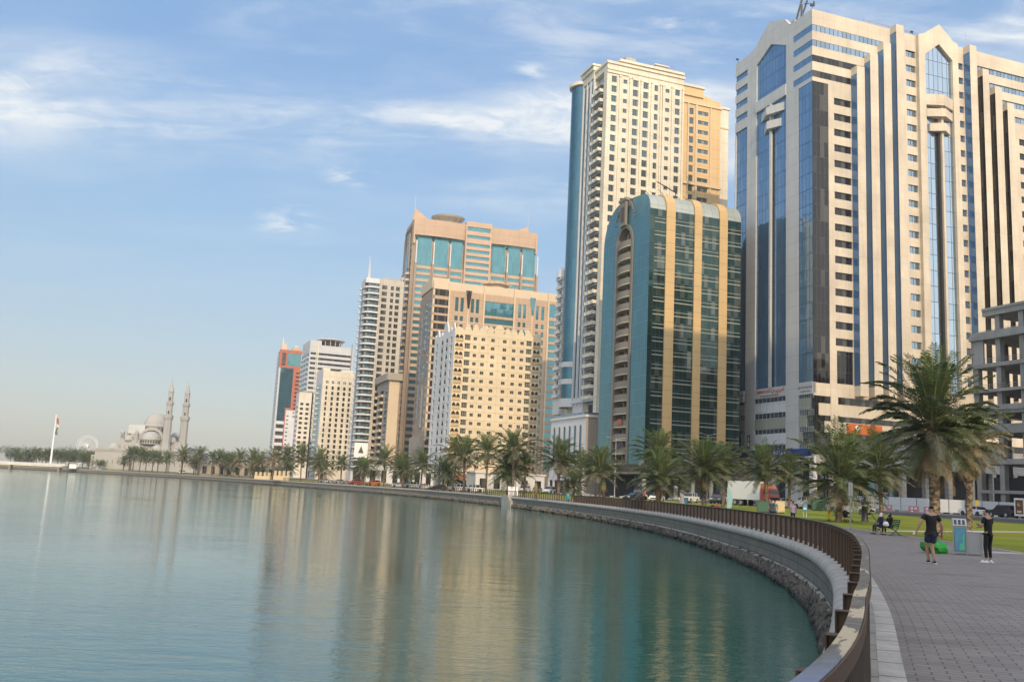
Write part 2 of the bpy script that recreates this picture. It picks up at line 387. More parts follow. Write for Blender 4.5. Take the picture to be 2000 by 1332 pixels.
# ---------------------------------------------------------------- surface materials
def mats_ground():
    a = reg('paving'); uv = a.coord('UV', (1, 1, 1), (0, 0, pi / 2))
    br = a.n('ShaderNodeTexBrick'); a.l(uv, br.inputs['Vector']); br.offset = .5; br.squash = 1
    br.inputs['Scale'].default_value = 1; br.inputs['Brick Width'].default_value = .32; br.inputs['Row Height'].default_value = .16
    br.inputs['Mortar Size'].default_value = .012; br.inputs['Mortar Smooth'].default_value = .6; br.inputs['Bias'].default_value = 0
    br.inputs['Color1'].default_value = (.262, .230, .202, 1); br.inputs['Color2'].default_value = (.192, .170, .150, 1); br.inputs['Mortar'].default_value = (.07, .065, .063, 1)
    big = a.noise(a.coord('World'), .35, 5, .6); fine = a.noise(a.coord('World'), 9, 4, .7)
    c = a.mix(a.rng(big, .45, .72, 0, .30), br.outputs[0], (.13, .105, .10))
    c = a.mix(a.rng(fine, .35, .7, 0, .22), c, (.34, .31, .30))
    spot = a.noise(a.coord('World', (1, 1, 1)), 2.2, 3, .5)
    c = a.mix(a.rng(spot, .64, .72, 0, .45), c, (.07, .062, .055)); st = a.noise(a.coord('World', (.25, 1.1, 1), (0, 0, .2)), .9, 6, .7); c = a.mix(a.rng(st, .54, .70, 0, .5), c, (.085, .072, .063))
    a.set(c, a.rng(fine, .3, .8, .62, .85), 0, .35)
    h = a.math('ADD', a.math('MULTIPLY', br.outputs[1], -1.0), a.math('MULTIPLY', fine, .25)); a.bump(h, .55, .018)
    a = reg('grass'); w = a.coord('World'); wf = a.noise(w, 7, 5, .75); wb = a.noise(w, .11, 4, .6); wm = a.noise(w, .9, 4, .6)
    c = a.mix(a.rng(wf, .3, .75), (.115, .175, .018), (.26, .31, .040))
    c = a.mix(a.rng(wb, .42, .66, 0, .65), c, (.30, .285, .05)); c = a.mix(a.rng(wm, .58, .75, 0, .45), c, (.24, .20, .09))
    a.set(c, .9, 0, .15); a.bump(a.noise(w, 26, 4, .8), 1., .08)
    a = reg('asphalt'); w = a.coord('World'); f = a.noise(w, 14, 5, .8); b = a.noise(w, .15, 4, .6)
    a.set(a.mix(b, a.mix(f, (.052, .053, .056), (.085, .085, .088)), (.065, .064, .064)), .85, 0, .3); a.bump(f, .3, .01)
    a = reg('plaza'); w = a.coord('World'); b = a.noise(w, .2, 4, .6)
    a.set(a.mix(b, (.14, .13, .12), (.22, .21, .19)), .85, 0, .3)
    plaster('path_concrete', (.42, .38, .33), .15); plaster('white_paint', (.72, .71, .68), .18); plaster('black_paint', (.03, .03, .032), .2)
    a = reg('coping'); dx, dy, cid = a.uvcells(1.15, 50.); w = a.coord('World'); n1 = a.noise(w, 1.1, 6, .65); n2 = a.noise(w, 7, 5, .7)
    c = a.mix(a.rng(n1, .35, .7), (.40, .38, .34), (.29, .275, .245)); c = a.mix(a.rng(n2, .5, .75, 0, .4), c, (.25, .235, .20))
    c = a.mix(a.rng(a.white(cid), 0, 1, 0, .2), c, (.30, .285, .25)); c = a.mix(a.rng(dx, .012, .035, .85, 0), c, (.08, .075, .07))
    a.set(c, .8, 0, .3); a.bump(a.math('ADD', a.math('MULTIPLY', n2, .4), a.rng(dx, .0, .04, 0, 1)), .5, .02)
    a = reg('kerb_slab'); dx, dy, cid = a.uvcells(.9, 50.); w = a.coord('World'); n1 = a.noise(w, 1.6, 6, .7); n2 = a.noise(w, 14, 5, .7)
    c = a.mix(a.rng(n1, .35, .65), (.52, .49, .44), (.36, .34, .31)); c = a.mix(a.rng(n2, .52, .72, 0, .5), c, (.22, .21, .19))
    c = a.mix(a.rng(dx, .008, .025, .9, 0), c, (.06, .055, .05)); a.set(c, .8, 0, .3); a.bump(a.math('ADD', a.math('MULTIPLY', n2, .4), a.rng(dx, .0, .03, 0, 1)), .5, .015)
    a = reg('block_wall'); uv = a.coord('UV')
    br = a.n('ShaderNodeTexBrick'); a.l(uv, br.inputs['Vector']); br.inputs['Scale'].default_value = 1; br.inputs['Brick Width'].default_value = .62; br.inputs['Row Height'].default_value = .34
    br.inputs['Mortar Size'].default_value = .014; br.inputs['Color1'].default_value = (.20, .19, .165, 1); br.inputs['Color2'].default_value = (.155, .15, .13, 1); br.inputs['Mortar'].default_value = (.045, .045, .04, 1)
    n2 = a.noise(a.coord('World', (3, 3, .5)), 1.6, 5, .7)
    c = a.mix(a.rng(n2, .4, .7, 0, .7), br.outputs[0], (.075, .08, .065)); a.set(c, .85, 0, .3); a.bump(a.math('SUBTRACT', a.math('MULTIPLY', n2, .5), br.outputs[1]), .6, .03)
    a = reg('rock'); w = a.coord('World'); n1 = a.noise(w, 3, 8, .75, .6); n2 = a.noise(w, 14, 6, .8)
    z = a.n('ShaderNodeSeparateXYZ'); a.l(w, z.inputs[0])
    c = a.mix(a.rng(n1, .35, .65), (.035, .032, .028), (.23, .21, .18)); c = a.mix(a.rng(n2, .5, .8, 0, .6), c, (.27, .255, .23))
    c = a.mix(a.rng(z.outputs[2], -1.86, -1.55, .9, 0.), c, (.018, .020, .016)); a.set(c, .8, 0, .4); a.bump(n2, 1., .08)
    # water
    a = reg('water'); w = a.coord('World', (1, 1, 1), (0, 0, .35))
    w1 = a.noise(a.coord('World', (.55, 1.5, 1), (0, 0, -.30)), .9, 3, .5, .6); w2 = a.noise(a.coord('World', (1.0, 2.2, 1), (0, 0, .12)), 2.3, 3, .55, .5)
    w3 = a.noise(w, .045, 3, .5); w4 = a.noise(a.coord('World', (.5, 1.2, 1), (0, 0, -.5)), .22, 2, .5)
    w5 = a.noise(a.coord('World', (1.4, 3.8, 1), (0, 0, -.15)), 3.0, 3, .6, .3)
    h = a.math('ADD', a.math('ADD', a.math('MULTIPLY', w1, .52), a.math('MULTIPLY', w2, .22)), a.math('ADD', a.math('MULTIPLY', w4, .9), a.math('MULTIPLY', w5, .10)))
    patch = a.rng(w3, .33, .67, .35, 1.25)
    a.set(a.mix(a.rng(w3, .3, .7), (.024, .105, .078), (.040, .142, .106)), .05, 0, 1.0, IOR=1.42)
    b = a.bump(h, .5, .085); b.node.inputs['Strength'].default_value = .5; a.l(a.math('MULTIPLY', patch, .62), b.node.inputs['Strength'])
    # railing
    a = reg('rail_steel'); w = a.coord('World'); n1 = a.noise(w, 5, 5, .7); n2 = a.noise(a.coord('World', (3, 3, .6)), 3, 5, .7)
    c = a.mix(n1, (.066, .042, .029), (.115, .070, .046)); c = a.mix(a.rng(n2, .54, .7, 0, .7), c, (.16, .072, .032))
    a.set(c, .55, .25, .5); a.bump(n1, .2, .01)
    plain('picket_steel', (.14, .115, .098), .5, .3, .3, 2.)
    a = reg('rail_top'); uv = a.coord('UV', (.55, 3.2, 1)); w = a.coord('World'); p = a.noise(uv, 1.3, 6, .62, .35); n1 = a.noise(w, 11, 5, .75); n3 = a.noise(w, 2.4, 5, .7)
    c = a.mix(a.rng(n3, .35, .65), (.115, .105, .082), (.175, .16, .13)); c = a.mix(a.rng(n1, .45, .7, 0, .6), c, (.055, .045, .035))
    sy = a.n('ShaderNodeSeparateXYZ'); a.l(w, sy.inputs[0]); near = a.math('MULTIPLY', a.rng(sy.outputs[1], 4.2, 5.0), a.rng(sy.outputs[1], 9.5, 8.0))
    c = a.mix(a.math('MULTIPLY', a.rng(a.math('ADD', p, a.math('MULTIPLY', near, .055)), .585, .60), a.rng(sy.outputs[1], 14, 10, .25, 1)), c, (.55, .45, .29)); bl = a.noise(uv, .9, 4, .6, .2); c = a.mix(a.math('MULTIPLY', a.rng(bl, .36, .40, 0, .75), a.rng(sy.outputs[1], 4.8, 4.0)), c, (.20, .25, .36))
    a.set(c, a.rng(n1, .3, .7, .35, .6), .1, .5); a.bump(a.math('ADD', n1, p), .35, .008)
mats_ground()

# ---------------------------------------------------------------- land strips (they butt, none overlaps)
def srange(y0, y1, near=.7):
    out = []; s = s_at_y(y0); e = s_at_y(y1) if y1 < 780 else RS[-1]
    while s < e:
        out.append(s); p, _ = rail_at(s); out_d = p.length; s += near if out_d < 45 else (near * 3 if out_d < 140 else near * 12)
    out.append(e); return out
SS = srange(-22, 790)
def strip(name, mat, cols, kind='structure'):
    """ground sheet between offset functions: cols = list of functions (rail y) -> offset"""
    mb = MB()
    for a, b in zip(SS, SS[1:]):
        ya, yb = rail_at(a)[0].y, rail_at(b)[0].y
        for c0, c1 in zip(cols, cols[1:]):
            q = []
            for s, y, c in ((a, ya, c0), (a, ya, c1), (b, yb, c1), (b, yb, c0)):
                d = c(y); p = off(s, d); q.append(((p.x, p.y, zprof(d, lawn_w(y))), (s, d)))
            mb.face([t[0] for t in q], mat, [t[1] for t in q])
    o = mb.build(name, smooth=True); return tag(o, kind=kind)
K = lambda v: (lambda y: v)
strip('kerb_strip', 'kerb_slab', [K(.12), K(.38)])
strip('promenade', 'paving', [K(.38), K(3), K(6), K(8.8)])
fr = lambda t: (lambda y: 8.8 + (lawn_w(y) - 8.8) * t)
strip('lawn', 'grass', [fr(0), fr(.02), fr(.25), fr(.5), fr(.75), fr(1)])
strip('road', 'asphalt', [lambda y: lawn_w(y), lambda y: lawn_w(y) + 15])
strip('ground', 'plaza', [lambda y: lawn_w(y) + 15, lambda y: lawn_w(y) + 60, lambda y: lawn_w(y) + 400, K(4000)])
# lawn edging kerb between paving and grass
mb = MB(); pr = [(8.72, 0.0), (8.72, .05), (8.86, .05), (8.86, 0.0)]
for a, b in zip(SS, SS[1:]):
    for (d0, z0), (d1, z1) in zip(pr, pr[1:]):
        A, B = off(a, d0), off(b, d0); C, D = off(b, d1), off(a, d1)
        mb.face([(A.x, A.y, z0 + .002), (B.x, B.y, z0 + .002), (C.x, C.y, z1 + .002), (D.x, D.y, z1 + .002)], 'path_concrete', [(a, d0), (b, d0), (b, d1), (a, d1)])
tag(mb.build('lawn_edging'), kind='structure')
def path(pts, w, name='path', mat='path_concrete', dz=.012, step=1.2):
    mb = MB(); P = catmull(pts, step); n = len(P); L = []
    for i, p in enumerate(P):
        t = (P[min(i + 1, n - 1)] - P[max(i - 1, 0)]).normalized(); q = Vector((-t.y, t.x)) * w / 2
        L.append([(x.x, x.y, zg(x.x, x.y) + dz) for x in (p + q, p - q)])
    for i in range(n - 1): mb.face([L[i][1], L[i + 1][1], L[i + 1][0], L[i][0]], mat)
    return tag(mb.build(name), kind='structure')
path([(23.8, 60.5), (30, 64), (38, 68.6), (50, 74)], 1.5)
path([(18.6, 38.2), (26, 39.0), (34, 38.6), (50, 36)], 1.4)
# water
mb = MB(); mb.face([(-4000, -600, -1.9), (600, -600, -1.9), (600, 7000, -1.9), (-4000, 7000, -1.9)], 'water'); tag(mb.build('water'), kind='structure')
mb = MB(); mb.face([(-4000, -600, -6), (600, -600, -6), (600, 7000, -6), (-4000, 7000, -6)], 'rock'); tag(mb.build('seabed'), kind='structure')

# ---------------------------------------------------------------- sea wall
def loft(name, prof, mat, parent=None, smooth=False, ss=None, fn=None):
    """prof: list of (offset, z) swept along the shore"""
    mb = MB(); ss = ss or SS; acc = [0.]
    for (d0, z0), (d1, z1) in zip(prof, prof[1:]): acc.append(acc[-1] + hypot(d1 - d0, z1 - z0))
    R = []
    for s in ss:
        R.append([(off(s, d), z) for d, z in prof])
    for i in range(len(ss) - 1):
        for k in range(len(prof) - 1):
            q = [(R[i][k][0].x, R[i][k][0].y, prof[k][1]), (R[i + 1][k][0].x, R[i + 1][k][0].y, prof[k][1]),
                 (R[i + 1][k + 1][0].x, R[i + 1][k + 1][0].y, prof[k + 1][1]), (R[i][k + 1][0].x, R[i][k + 1][0].y, prof[k + 1][1])]
            mb.face(q, mat, [(ss[i], acc[k]), (ss[i + 1], acc[k]), (ss[i + 1], acc[k + 1]), (ss[i], acc[k + 1])])
    return mb.build(name, parent, smooth)
wall = empty('sea_wall', (0, 0, 0), 0, 'long curved stone sea wall with rounded pale coping along the lagoon edge', 'sea wall')
bull = [(-.42 - .30 * sin(t), -.02 - .24 + .24 * cos(t)) for t in [pi * k / 8 for k in range(9)]]
loft('coping', [(.12, -.004), (-.22, -.012)] + [(-.31 - .22 * sin(pi * k / 9), -.23 + .21 * cos(pi * k / 9)) for k in range(10)] + [(-.33, -.45)], 'coping', wall, True)
loft('block_face', [(-.36, -.45), (-.38, -1.20)], 'block_wall', wall)
loft('ledge', [(-.38, -1.18), (-.50, -1.19), (-.51, -1.27), (-.40, -1.28)], 'coping', wall)
loft('footing', [(-.40, -1.27), (-.46, -1.62), (-.54, -2.2), (-.8, -3.2)], 'rock', wall)
# small stepped landing block in the wall
lp, lt = rail_at(s_at_y(170)); 
mb = MB(); mb.box(-2.2, 2.2, -.35, .95, -2.3, .18, 'coping'); mb.box(-3.9, -2.2, 0.1, .95, -2.3, -.75, 'coping'); mb.box(-3.0, -2.2, .1, .95, -.75, -.3, 'coping')
o = mb.build('landing', wall, loc=(lp.x, lp.y, 0), rot=(0, 0, atan2(lt.y, lt.x)))
# rocks at the foot of the wall
def ico(seed, r):
    rnd = random.Random(seed); bm = bmesh.new(); bmesh.ops.create_icosphere(bm, subdivisions=2, radius=1)
    o = Vector((rnd.uniform(0, 99), rnd.uniform(0, 99), 0))
    for v in bm.verts:
        k = 1 + .55 * (noise.noise(v.co * 1.7 + o)) + .35 * noise.noise(v.co * 4.5 + o); v.co = v.co * k * r
    V = [v.co.copy() for v in bm.verts]; F = [[v.index for v in f.verts] for f in bm.faces]; bm.free(); return V, F
IC = [ico(i, 1) for i in range(6)]
def rocks():
    mb = MB(); sl = mb.slot('rock'); rnd = random.Random(3); s = s_at_y(5)
    while s < RS[-1] * .55:
        p, t = rail_at(s); D = p.length
        step = .085 if D < 60 else (.3 if D < 130 else (.8 if D < 260 else 2.2))
        for k in range(2 if D < 260 else 1):
            f = rnd.random(); d = -.46 - .22 * f - rnd.uniform(0, .08); z = -1.36 - .52 * f + rnd.uniform(-.06, .10)
            V, F = IC[rnd.randrange(6)]; sc = rnd.uniform(.06, .15) * (1 if D < 130 else 1.6) * (1.35 if rnd.random() < .12 else 1); q = off(s + rnd.uniform(-.1, .1), d)
            R = Matrix.Rotation(rnd.uniform(0, 6.28), 3, 'Z') @ Matrix.Rotation(rnd.uniform(-.6, .6), 3, 'X'); i0 = len(mb.v)
            S = Vector((sc * rnd.uniform(.6, 1.1), sc * rnd.uniform(.7, 1.3), sc * rnd.uniform(.9, 1.7)))
            for v in V:
                w_ = R @ Vector((v.x * S.x, v.y * S.y, v.z * S.z)); mb.v.append((q.x + w_.x, q.y + w_.y, z + w_.z))
            for fc in F:
                mb.f.append(tuple(i0 + j for j in fc)); mb.mi.append(sl); mb.uv.append([(0, 0)] * 3)
        s += step
    o = mb.build('rocks'); tag(o, 'dark jagged rocks piled along the foot of the sea wall', 'rocks', kind='stuff')
rocks()

# ---------------------------------------------------------------- railing
rail = empty('railing', (0, 0, 0), 0, 'long curved brown steel railing with flat worn handrail along the promenade edge', 'railing')
SR = [s for s in srange(-22, 790, .35)]
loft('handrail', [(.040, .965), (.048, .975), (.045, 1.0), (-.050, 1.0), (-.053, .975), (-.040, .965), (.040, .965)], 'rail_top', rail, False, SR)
loft('side_flange', [(.050, .90), (.050, .995), (.060, .995), (.060, .90), (.050, .90)], 'rail_steel', rail, False, SR)
loft('bottom_bar', [(.045, .07), (.045, .10), (.0, .10), (.0, .07), (.045, .07)], 'rail_steel', rail, False, SR)
def mk_post():
    mb = MB(); mb.box(-.012, .012, .05, .16, .0, .90, 'rail_steel'); mb.box(-.06, .06, .16, .172, .0, .905, 'rail_steel')
    mb.box(-.06, .06, .045, .172, .905, .913, 'rail_steel'); mb.box(-.06, .06, .04, .20, -.012, .0, 'rail_steel'); return mb
def mk_picket():
    mb = MB(); mb.box(-.007, .007, -.040, .0, .10, .945, 'picket_steel', skip='z -z'); return mb
def along(name, mbf, step, y0, y1, n):
    """first n as parts of their own, the far rest as one"""
    src = mbf(); me = src.mesh(name); s = s_at_y(y0); e = s_at_y(y1); rest = MB(); L = []
    while s < e:
        p, t = rail_at(s); L.append((p.x, p.y, atan2(t.y, t.x))); s += step
    L.sort(key=lambda q: hypot(q[0], q[1]) if q[1] > 0 else 999)
    for i, (x, y, a) in enumerate(L):
        if i < n: inst(name, me, rail, (x, y, 0), (0, 0, a))
        else: rest.merge(src, Matrix.Translation((x, y, 0)) @ Matrix.Rotation(a, 4, 'Z'))
    if rest.f: tag(rest.build(name, rail), kind='stuff')
along('post', mk_post, 1.4, -8, 560, 100)
along('picket', mk_picket, .115, -3, 130, 100)
# bolts' worth of detail: pickets beyond are a slatted infill
# ---------------------------------------------------------------- building kit
class Bd:
    """one building: local x runs along its sunlit front, local y back along its lagoon side, z up"""
    def __init__(s, name, label, o, ang, group=None, cat='building'):
        s.o = o; s.ang = radians(ang); s.root = empty(name, (o[0], o[1], 0), s.ang, label, cat, group); s.cache = {}
    def P(s, side, a, z, out, pl=0.):
        return (a, pl - out, z) if side == 'R' else (pl - out, a, z)
    def rect(s, mb, side, a0, a1, z0, z1, out, m, pl=0.):
        q = [s.P(side, a0, z0, out, pl), s.P(side, a1, z0, out, pl), s.P(side, a1, z1, out, pl), s.P(side, a0, z1, out, pl)]
        uv = [(a0, z0), (a1, z0), (a1, z1), (a0, z1)]
        if side == 'L': q.reverse(); uv.reverse()
        mb.face(q, m, uv)
    def box(s, mb, side, a0, a1, z0, z1, o0, o1, m, pl=0., skip=''):
        if side == 'R': mb.box(a0, a1, pl - o1, pl - o0, z0, z1, m, skip)
        else: mb.box(pl - o1, pl - o0, a0, a1, z0, z1, m, skip)
    def holes(s, mb, side, A0, A1, Z0, Z1, H, out, dep, m, pl=0.):
        """wall sheet with rectangular openings and reveals"""
        H = [(max(a, A0), min(b, A1), max(c, Z0), min(d, Z1)) for a, b, c, d in H]
        zs = sorted({Z0, Z1} | {round(h[2], 3) for h in H} | {round(h[3], 3) for h in H})
        for z0, z1 in zip(zs, zs[1:]):
            zc = (z0 + z1) / 2; hs = sorted((h[0], h[1]) for h in H if h[2] < zc < h[3]); a = A0
            for h0, h1 in hs:
                if h0 > a + 1e-4: s.rect(mb, side, a, h0, z0, z1, out, m, pl)
                a = max(a, h1)
            if a < A1 - 1e-4: s.rect(mb, side, a, A1, z0, z1, out, m, pl)
        e = dep
        for a, b, c, d in H:
            for z, fl in ((c, 0), (d, 1)):
                if abs(z - Z0) < 1e-4 or abs(z - Z1) < 1e-4: continue
                q = [s.P(side, a, z, out, pl), s.P(side, b, z, out, pl), s.P(side, b, z, out - e, pl), s.P(side, a, z, out - e, pl)]; mb.face(q if not fl else q[::-1], m)
            for x in (a, b):
                if abs(x - A0) < 1e-4 or abs(x - A1) < 1e-4: continue
                q = [s.P(side, x, c, out, pl), s.P(side, x, d, out, pl), s.P(side, x, d, out - e, pl), s.P(side, x, c, out - e, pl)]; mb.face(q, m)
    def win_mb(s, side, w, h, st):
        gl, frm, nx, nz = st[:4]; mb = MB(); t = .07
        if len(st) > 4 and st[4] == 'arch':
            # recessed dark opening with a round head
            n = 8; r = w / 2; pts = [(0, 0), (w, 0)] + [(r + r * cos(pi * k / n), h - r + r * sin(pi * k / n)) for k in range(n + 1)]
            mb.poly([s.P(side, a, z, .0) for a, z in pts], gl)
            for (a, z), (b, y) in list(zip(pts, pts[1:] + pts[:1])):
                d = Vector((b - a, y - z)); 
                if d.length < 1e-4: continue
                nn = Vector((d.y, -d.x)).normalized() * .14
                q = [(a, z), (b, y), (b + nn.x, y + nn.y), (a + nn.x, z + nn.y)]
                mb.face([s.P(side, i, j, .10) for i, j in q], frm)
                mb.face([s.P(side, a, z, .0), s.P(side, b, y, .0), s.P(side, b, y, .10), s.P(side, a, z, .10)], frm)
            mb.face([s.P(side, .0, .0, .16), s.P(side, w, .0, .16), s.P(side, w, h * .3, .16), s.P(side, 0, h * .3, .16)], frm)
            mb.face([s.P(side, .0, h * .3, .0), s.P(side, w, h * .3, .0), s.P(side, w, h * .3, .16), s.P(side, 0, h * .3, .16)], frm)
            return mb
        s.rect(mb, side, 0, w, 0, h, 0, gl)
        if frm:
            for i in range(nx + 1):
                c = w * i / nx; a0 = min(max(c - t / 2, 0), w - t); s.box(mb, side, a0, a0 + t, 0, h, 0.005, .06, frm)
            for i in range(nz + 1):
                c = h * i / nz; a0 = min(max(c - t / 2, 0), h - t); s.box(mb, side, t, w - t, a0, a0 + t, 0.005, .05, frm)
        return mb
    def wins(s, name, L, st, maxn=100, dep=.25, pl=0.):
        """L: (side, a, z, w, h, out). The largest in view become parts of their own."""
        def key(q):
            p = Matrix.Rotation(s.ang, 3, 'Z') @ Vector(s.P(q[0], q[1], q[2], 0, pl)) + Vector((s.o[0], s.o[1], 0)); return -(q[3] * q[4]) / p.length_squared
        L = sorted(L, key=key); rest = MB()
        for i, q in enumerate(L):
            side, a, z, w, h, out = q; k = (side, round(w, 2), round(h, 2), st)
            if k not in s.cache:
                mb = s.win_mb(side, w, h, st); s.cache[k] = [mb, None]
            loc = s.P(side, a, z, out - dep, pl)
            if i < maxn:
                if s.cache[k][1] is None: s.cache[k][1] = s.cache[k][0].mesh(name)
                inst(name, s.cache[k][1], s.root, loc)
            else: rest.merge(s.cache[k][0], Matrix.Translation(loc))
        if rest.f: tag(rest.build(name, s.root), kind='stuff')
    def part(s, name, mb, smooth=False): return mb.build(name, s.root, smooth)
    def repeat(s, name, mb, locs, maxn=100):
        me = mb.mesh(name); rest = MB()
        for i, l in enumerate(locs):
            if i < maxn: inst(name, me, s.root, l)
            else: rest.merge(mb, Matrix.Translation(l))
        if rest.f: tag(rest.build(name, s.root), kind='stuff')
def frange(a, b, st):
    out = []
    while (a < b - 1e-6) if st > 0 else (a > b + 1e-6): out.append(a); a += st
    return out

def text_mesh(txt, size, m, arabic=False, depth=.04, bold=False):
    cu = bpy.data.curves.new('lettering', 'FONT'); cu.body = txt; cu.size = size; cu.extrude = depth / 2
    cu.align_x = 'CENTER'; cu.align_y = 'CENTER'
    if bold: cu.offset = size * .02
    o = bpy.data.objects.new('tmp', cu); COL.objects.link(o); dg = bpy.context.evaluated_depsgraph_get()
    me = bpy.data.meshes.new_from_object(o.evaluated_get(dg)); bpy.data.objects.remove(o); bpy.data.curves.remove(cu)
    me.materials.clear(); me.materials.append(M_(m)); me.name = 'lettering'; return me
def lettering(parent, txt, size, m, loc, rz=0., label=None, **k):
    """upright text facing local -y before the turn rz"""
    o = inst('lettering', text_mesh(txt, size, m, **k), parent, loc, (pi / 2, 0, rz)); return o

# ---------------------------------------------------------------- building materials
plaster('cream_panel', (.59, .525, .42), .20, (3.4, 4.0)); plaster('grey_panel', (.47, .485, .49), .08, (3.2, 4.0), line=.5)
plaster('green_panel', (.30, .315, .27), .08, (1.35, 3.0), line=.5); plaster('blue_white_panel', (.52, .58, .62), .06, (2.6, 5.0), line=.3)
glass('blue_glass', (.185, .325, .49), (1.3, 4.0), .55, .06, (.015, .04, .09), .10, .28, wob=.006)
glass('pier_glass', (.11, .22, .42), (3.0, 4.0), .45, .06, (.05, .09, .14), .05, .2, wob=.004)
glass('black_glass', (.018, .018, .017), (1.15, 4.0), .15, .06, (.075, .07, .06), .035, .6, curtain=.18, wob=.008, spec=.5)  # black base stands in for the dark towers this glass would mirror
glass('pale_glass', (.40, .49, .56), (1.5, 4.0), .9, .04, (.05, .06, .08), .10, .25, wob=.006)
glass('teal_glass', (.075, .205, .235), (1.1, 3.3), .45, .05, (.05, .16, .18), .04, .30, wob=.006)
glass('green_glass', (.022, .058, .052), (1.1, 3.3), .45, .05, (.03, .05, .045), .035, .75, curtain=.28, wob=.012)
glass('aqua_glass', (.085, .23, .27), (1.5, 3.6), .5, .06, (.05, .15, .17), .05, .35, wob=.008)
glass('navy_glass', (.055, .15, .205), (1.5, 3.6), .6, .06, (.03, .05, .08), .05, .3, wob=.008)
glass('window_glass', (.08, .13, .15), (.9, 2.5), .4, .08, (.35, .34, .30), .03, .5, curtain=.7, wob=.01)
glass('dark_window', (.035, .036, .036), (.9, 2.5), .25, .10, (.10, .09, .08), .03, .5, curtain=.3, wob=.01)
glass('sky_window', (.30, .39, .46), (1.3, 4.0), .8, .05, (.03, .04, .05), .12, .5, wob=.015)
plaster('gold_panel', (.52, .37, .18), .07, (50., 3.3), line=.3, rough=.45); plaster('taupe', (.23, .20, .165), .10); plaster('slate_stone', (.10, .085, .08), .2)
plaster('ivory', (.65, .60, .49), .15, (4.0, 3.56), line=.35); plaster('ochre', (.60, .43, .23), .08, (5., 3.56), line=.3); plaster('dull_beige', (.44, .41, .35), .12, (3., 3.3), line=.3); plaster('white_render', (.54, .545, .55), .08)
plaster('sand', (.66, .56, .39), .11, (60., 3.05), line=.12); plaster('sand_dark', (.50, .37, .21), .1); plaster('white_stone', (.60, .60, .60), .09)
plaster('salmon', (.47, .345, .25), .08, (6., 3.6), line=.3); plaster('brown_panel', (.44, .32, .22), .09, (2.4, 3.7), line=.35); plaster('tan_trim', (.56, .46, .33), .08)
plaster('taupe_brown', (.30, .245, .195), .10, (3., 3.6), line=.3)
plaster('concrete', (.36, .355, .335), .22, (3.0, 1.2), line=.25); plaster('raw_concrete', (.31, .305, .29), .28); plaster('brick_grey', (.42, .41, .39), .12, (.6, .3), line=.5)
plaster('red_panel', (.38, .12, .065), .10); plaster('stone_tan', (.36, .32, .27), .12, (.9, .45), line=.4); plaster('mosque_stone', (.37, .37, .355), .07, (2., 1.2), line=.15)
plaster('roof_grey', (.33, .32, .31), .12); plain('dark_void', (.020, .020, .021), .8); plain('steel', (.36, .36, .37), .45, .6); plain('dark_steel', (.05, .05, .055), .5, .5)
plain('sign_blue', (.018, .055, .24), .4); plain('sign_red', (.42, .03, .02), .5); plain('sign_white', (.75, .75, .74), .5); plain('sign_dark', (.06, .06, .07), .5); plain('sign_orange', (.48, .12, .02), .55, var=.3, scale=.6)

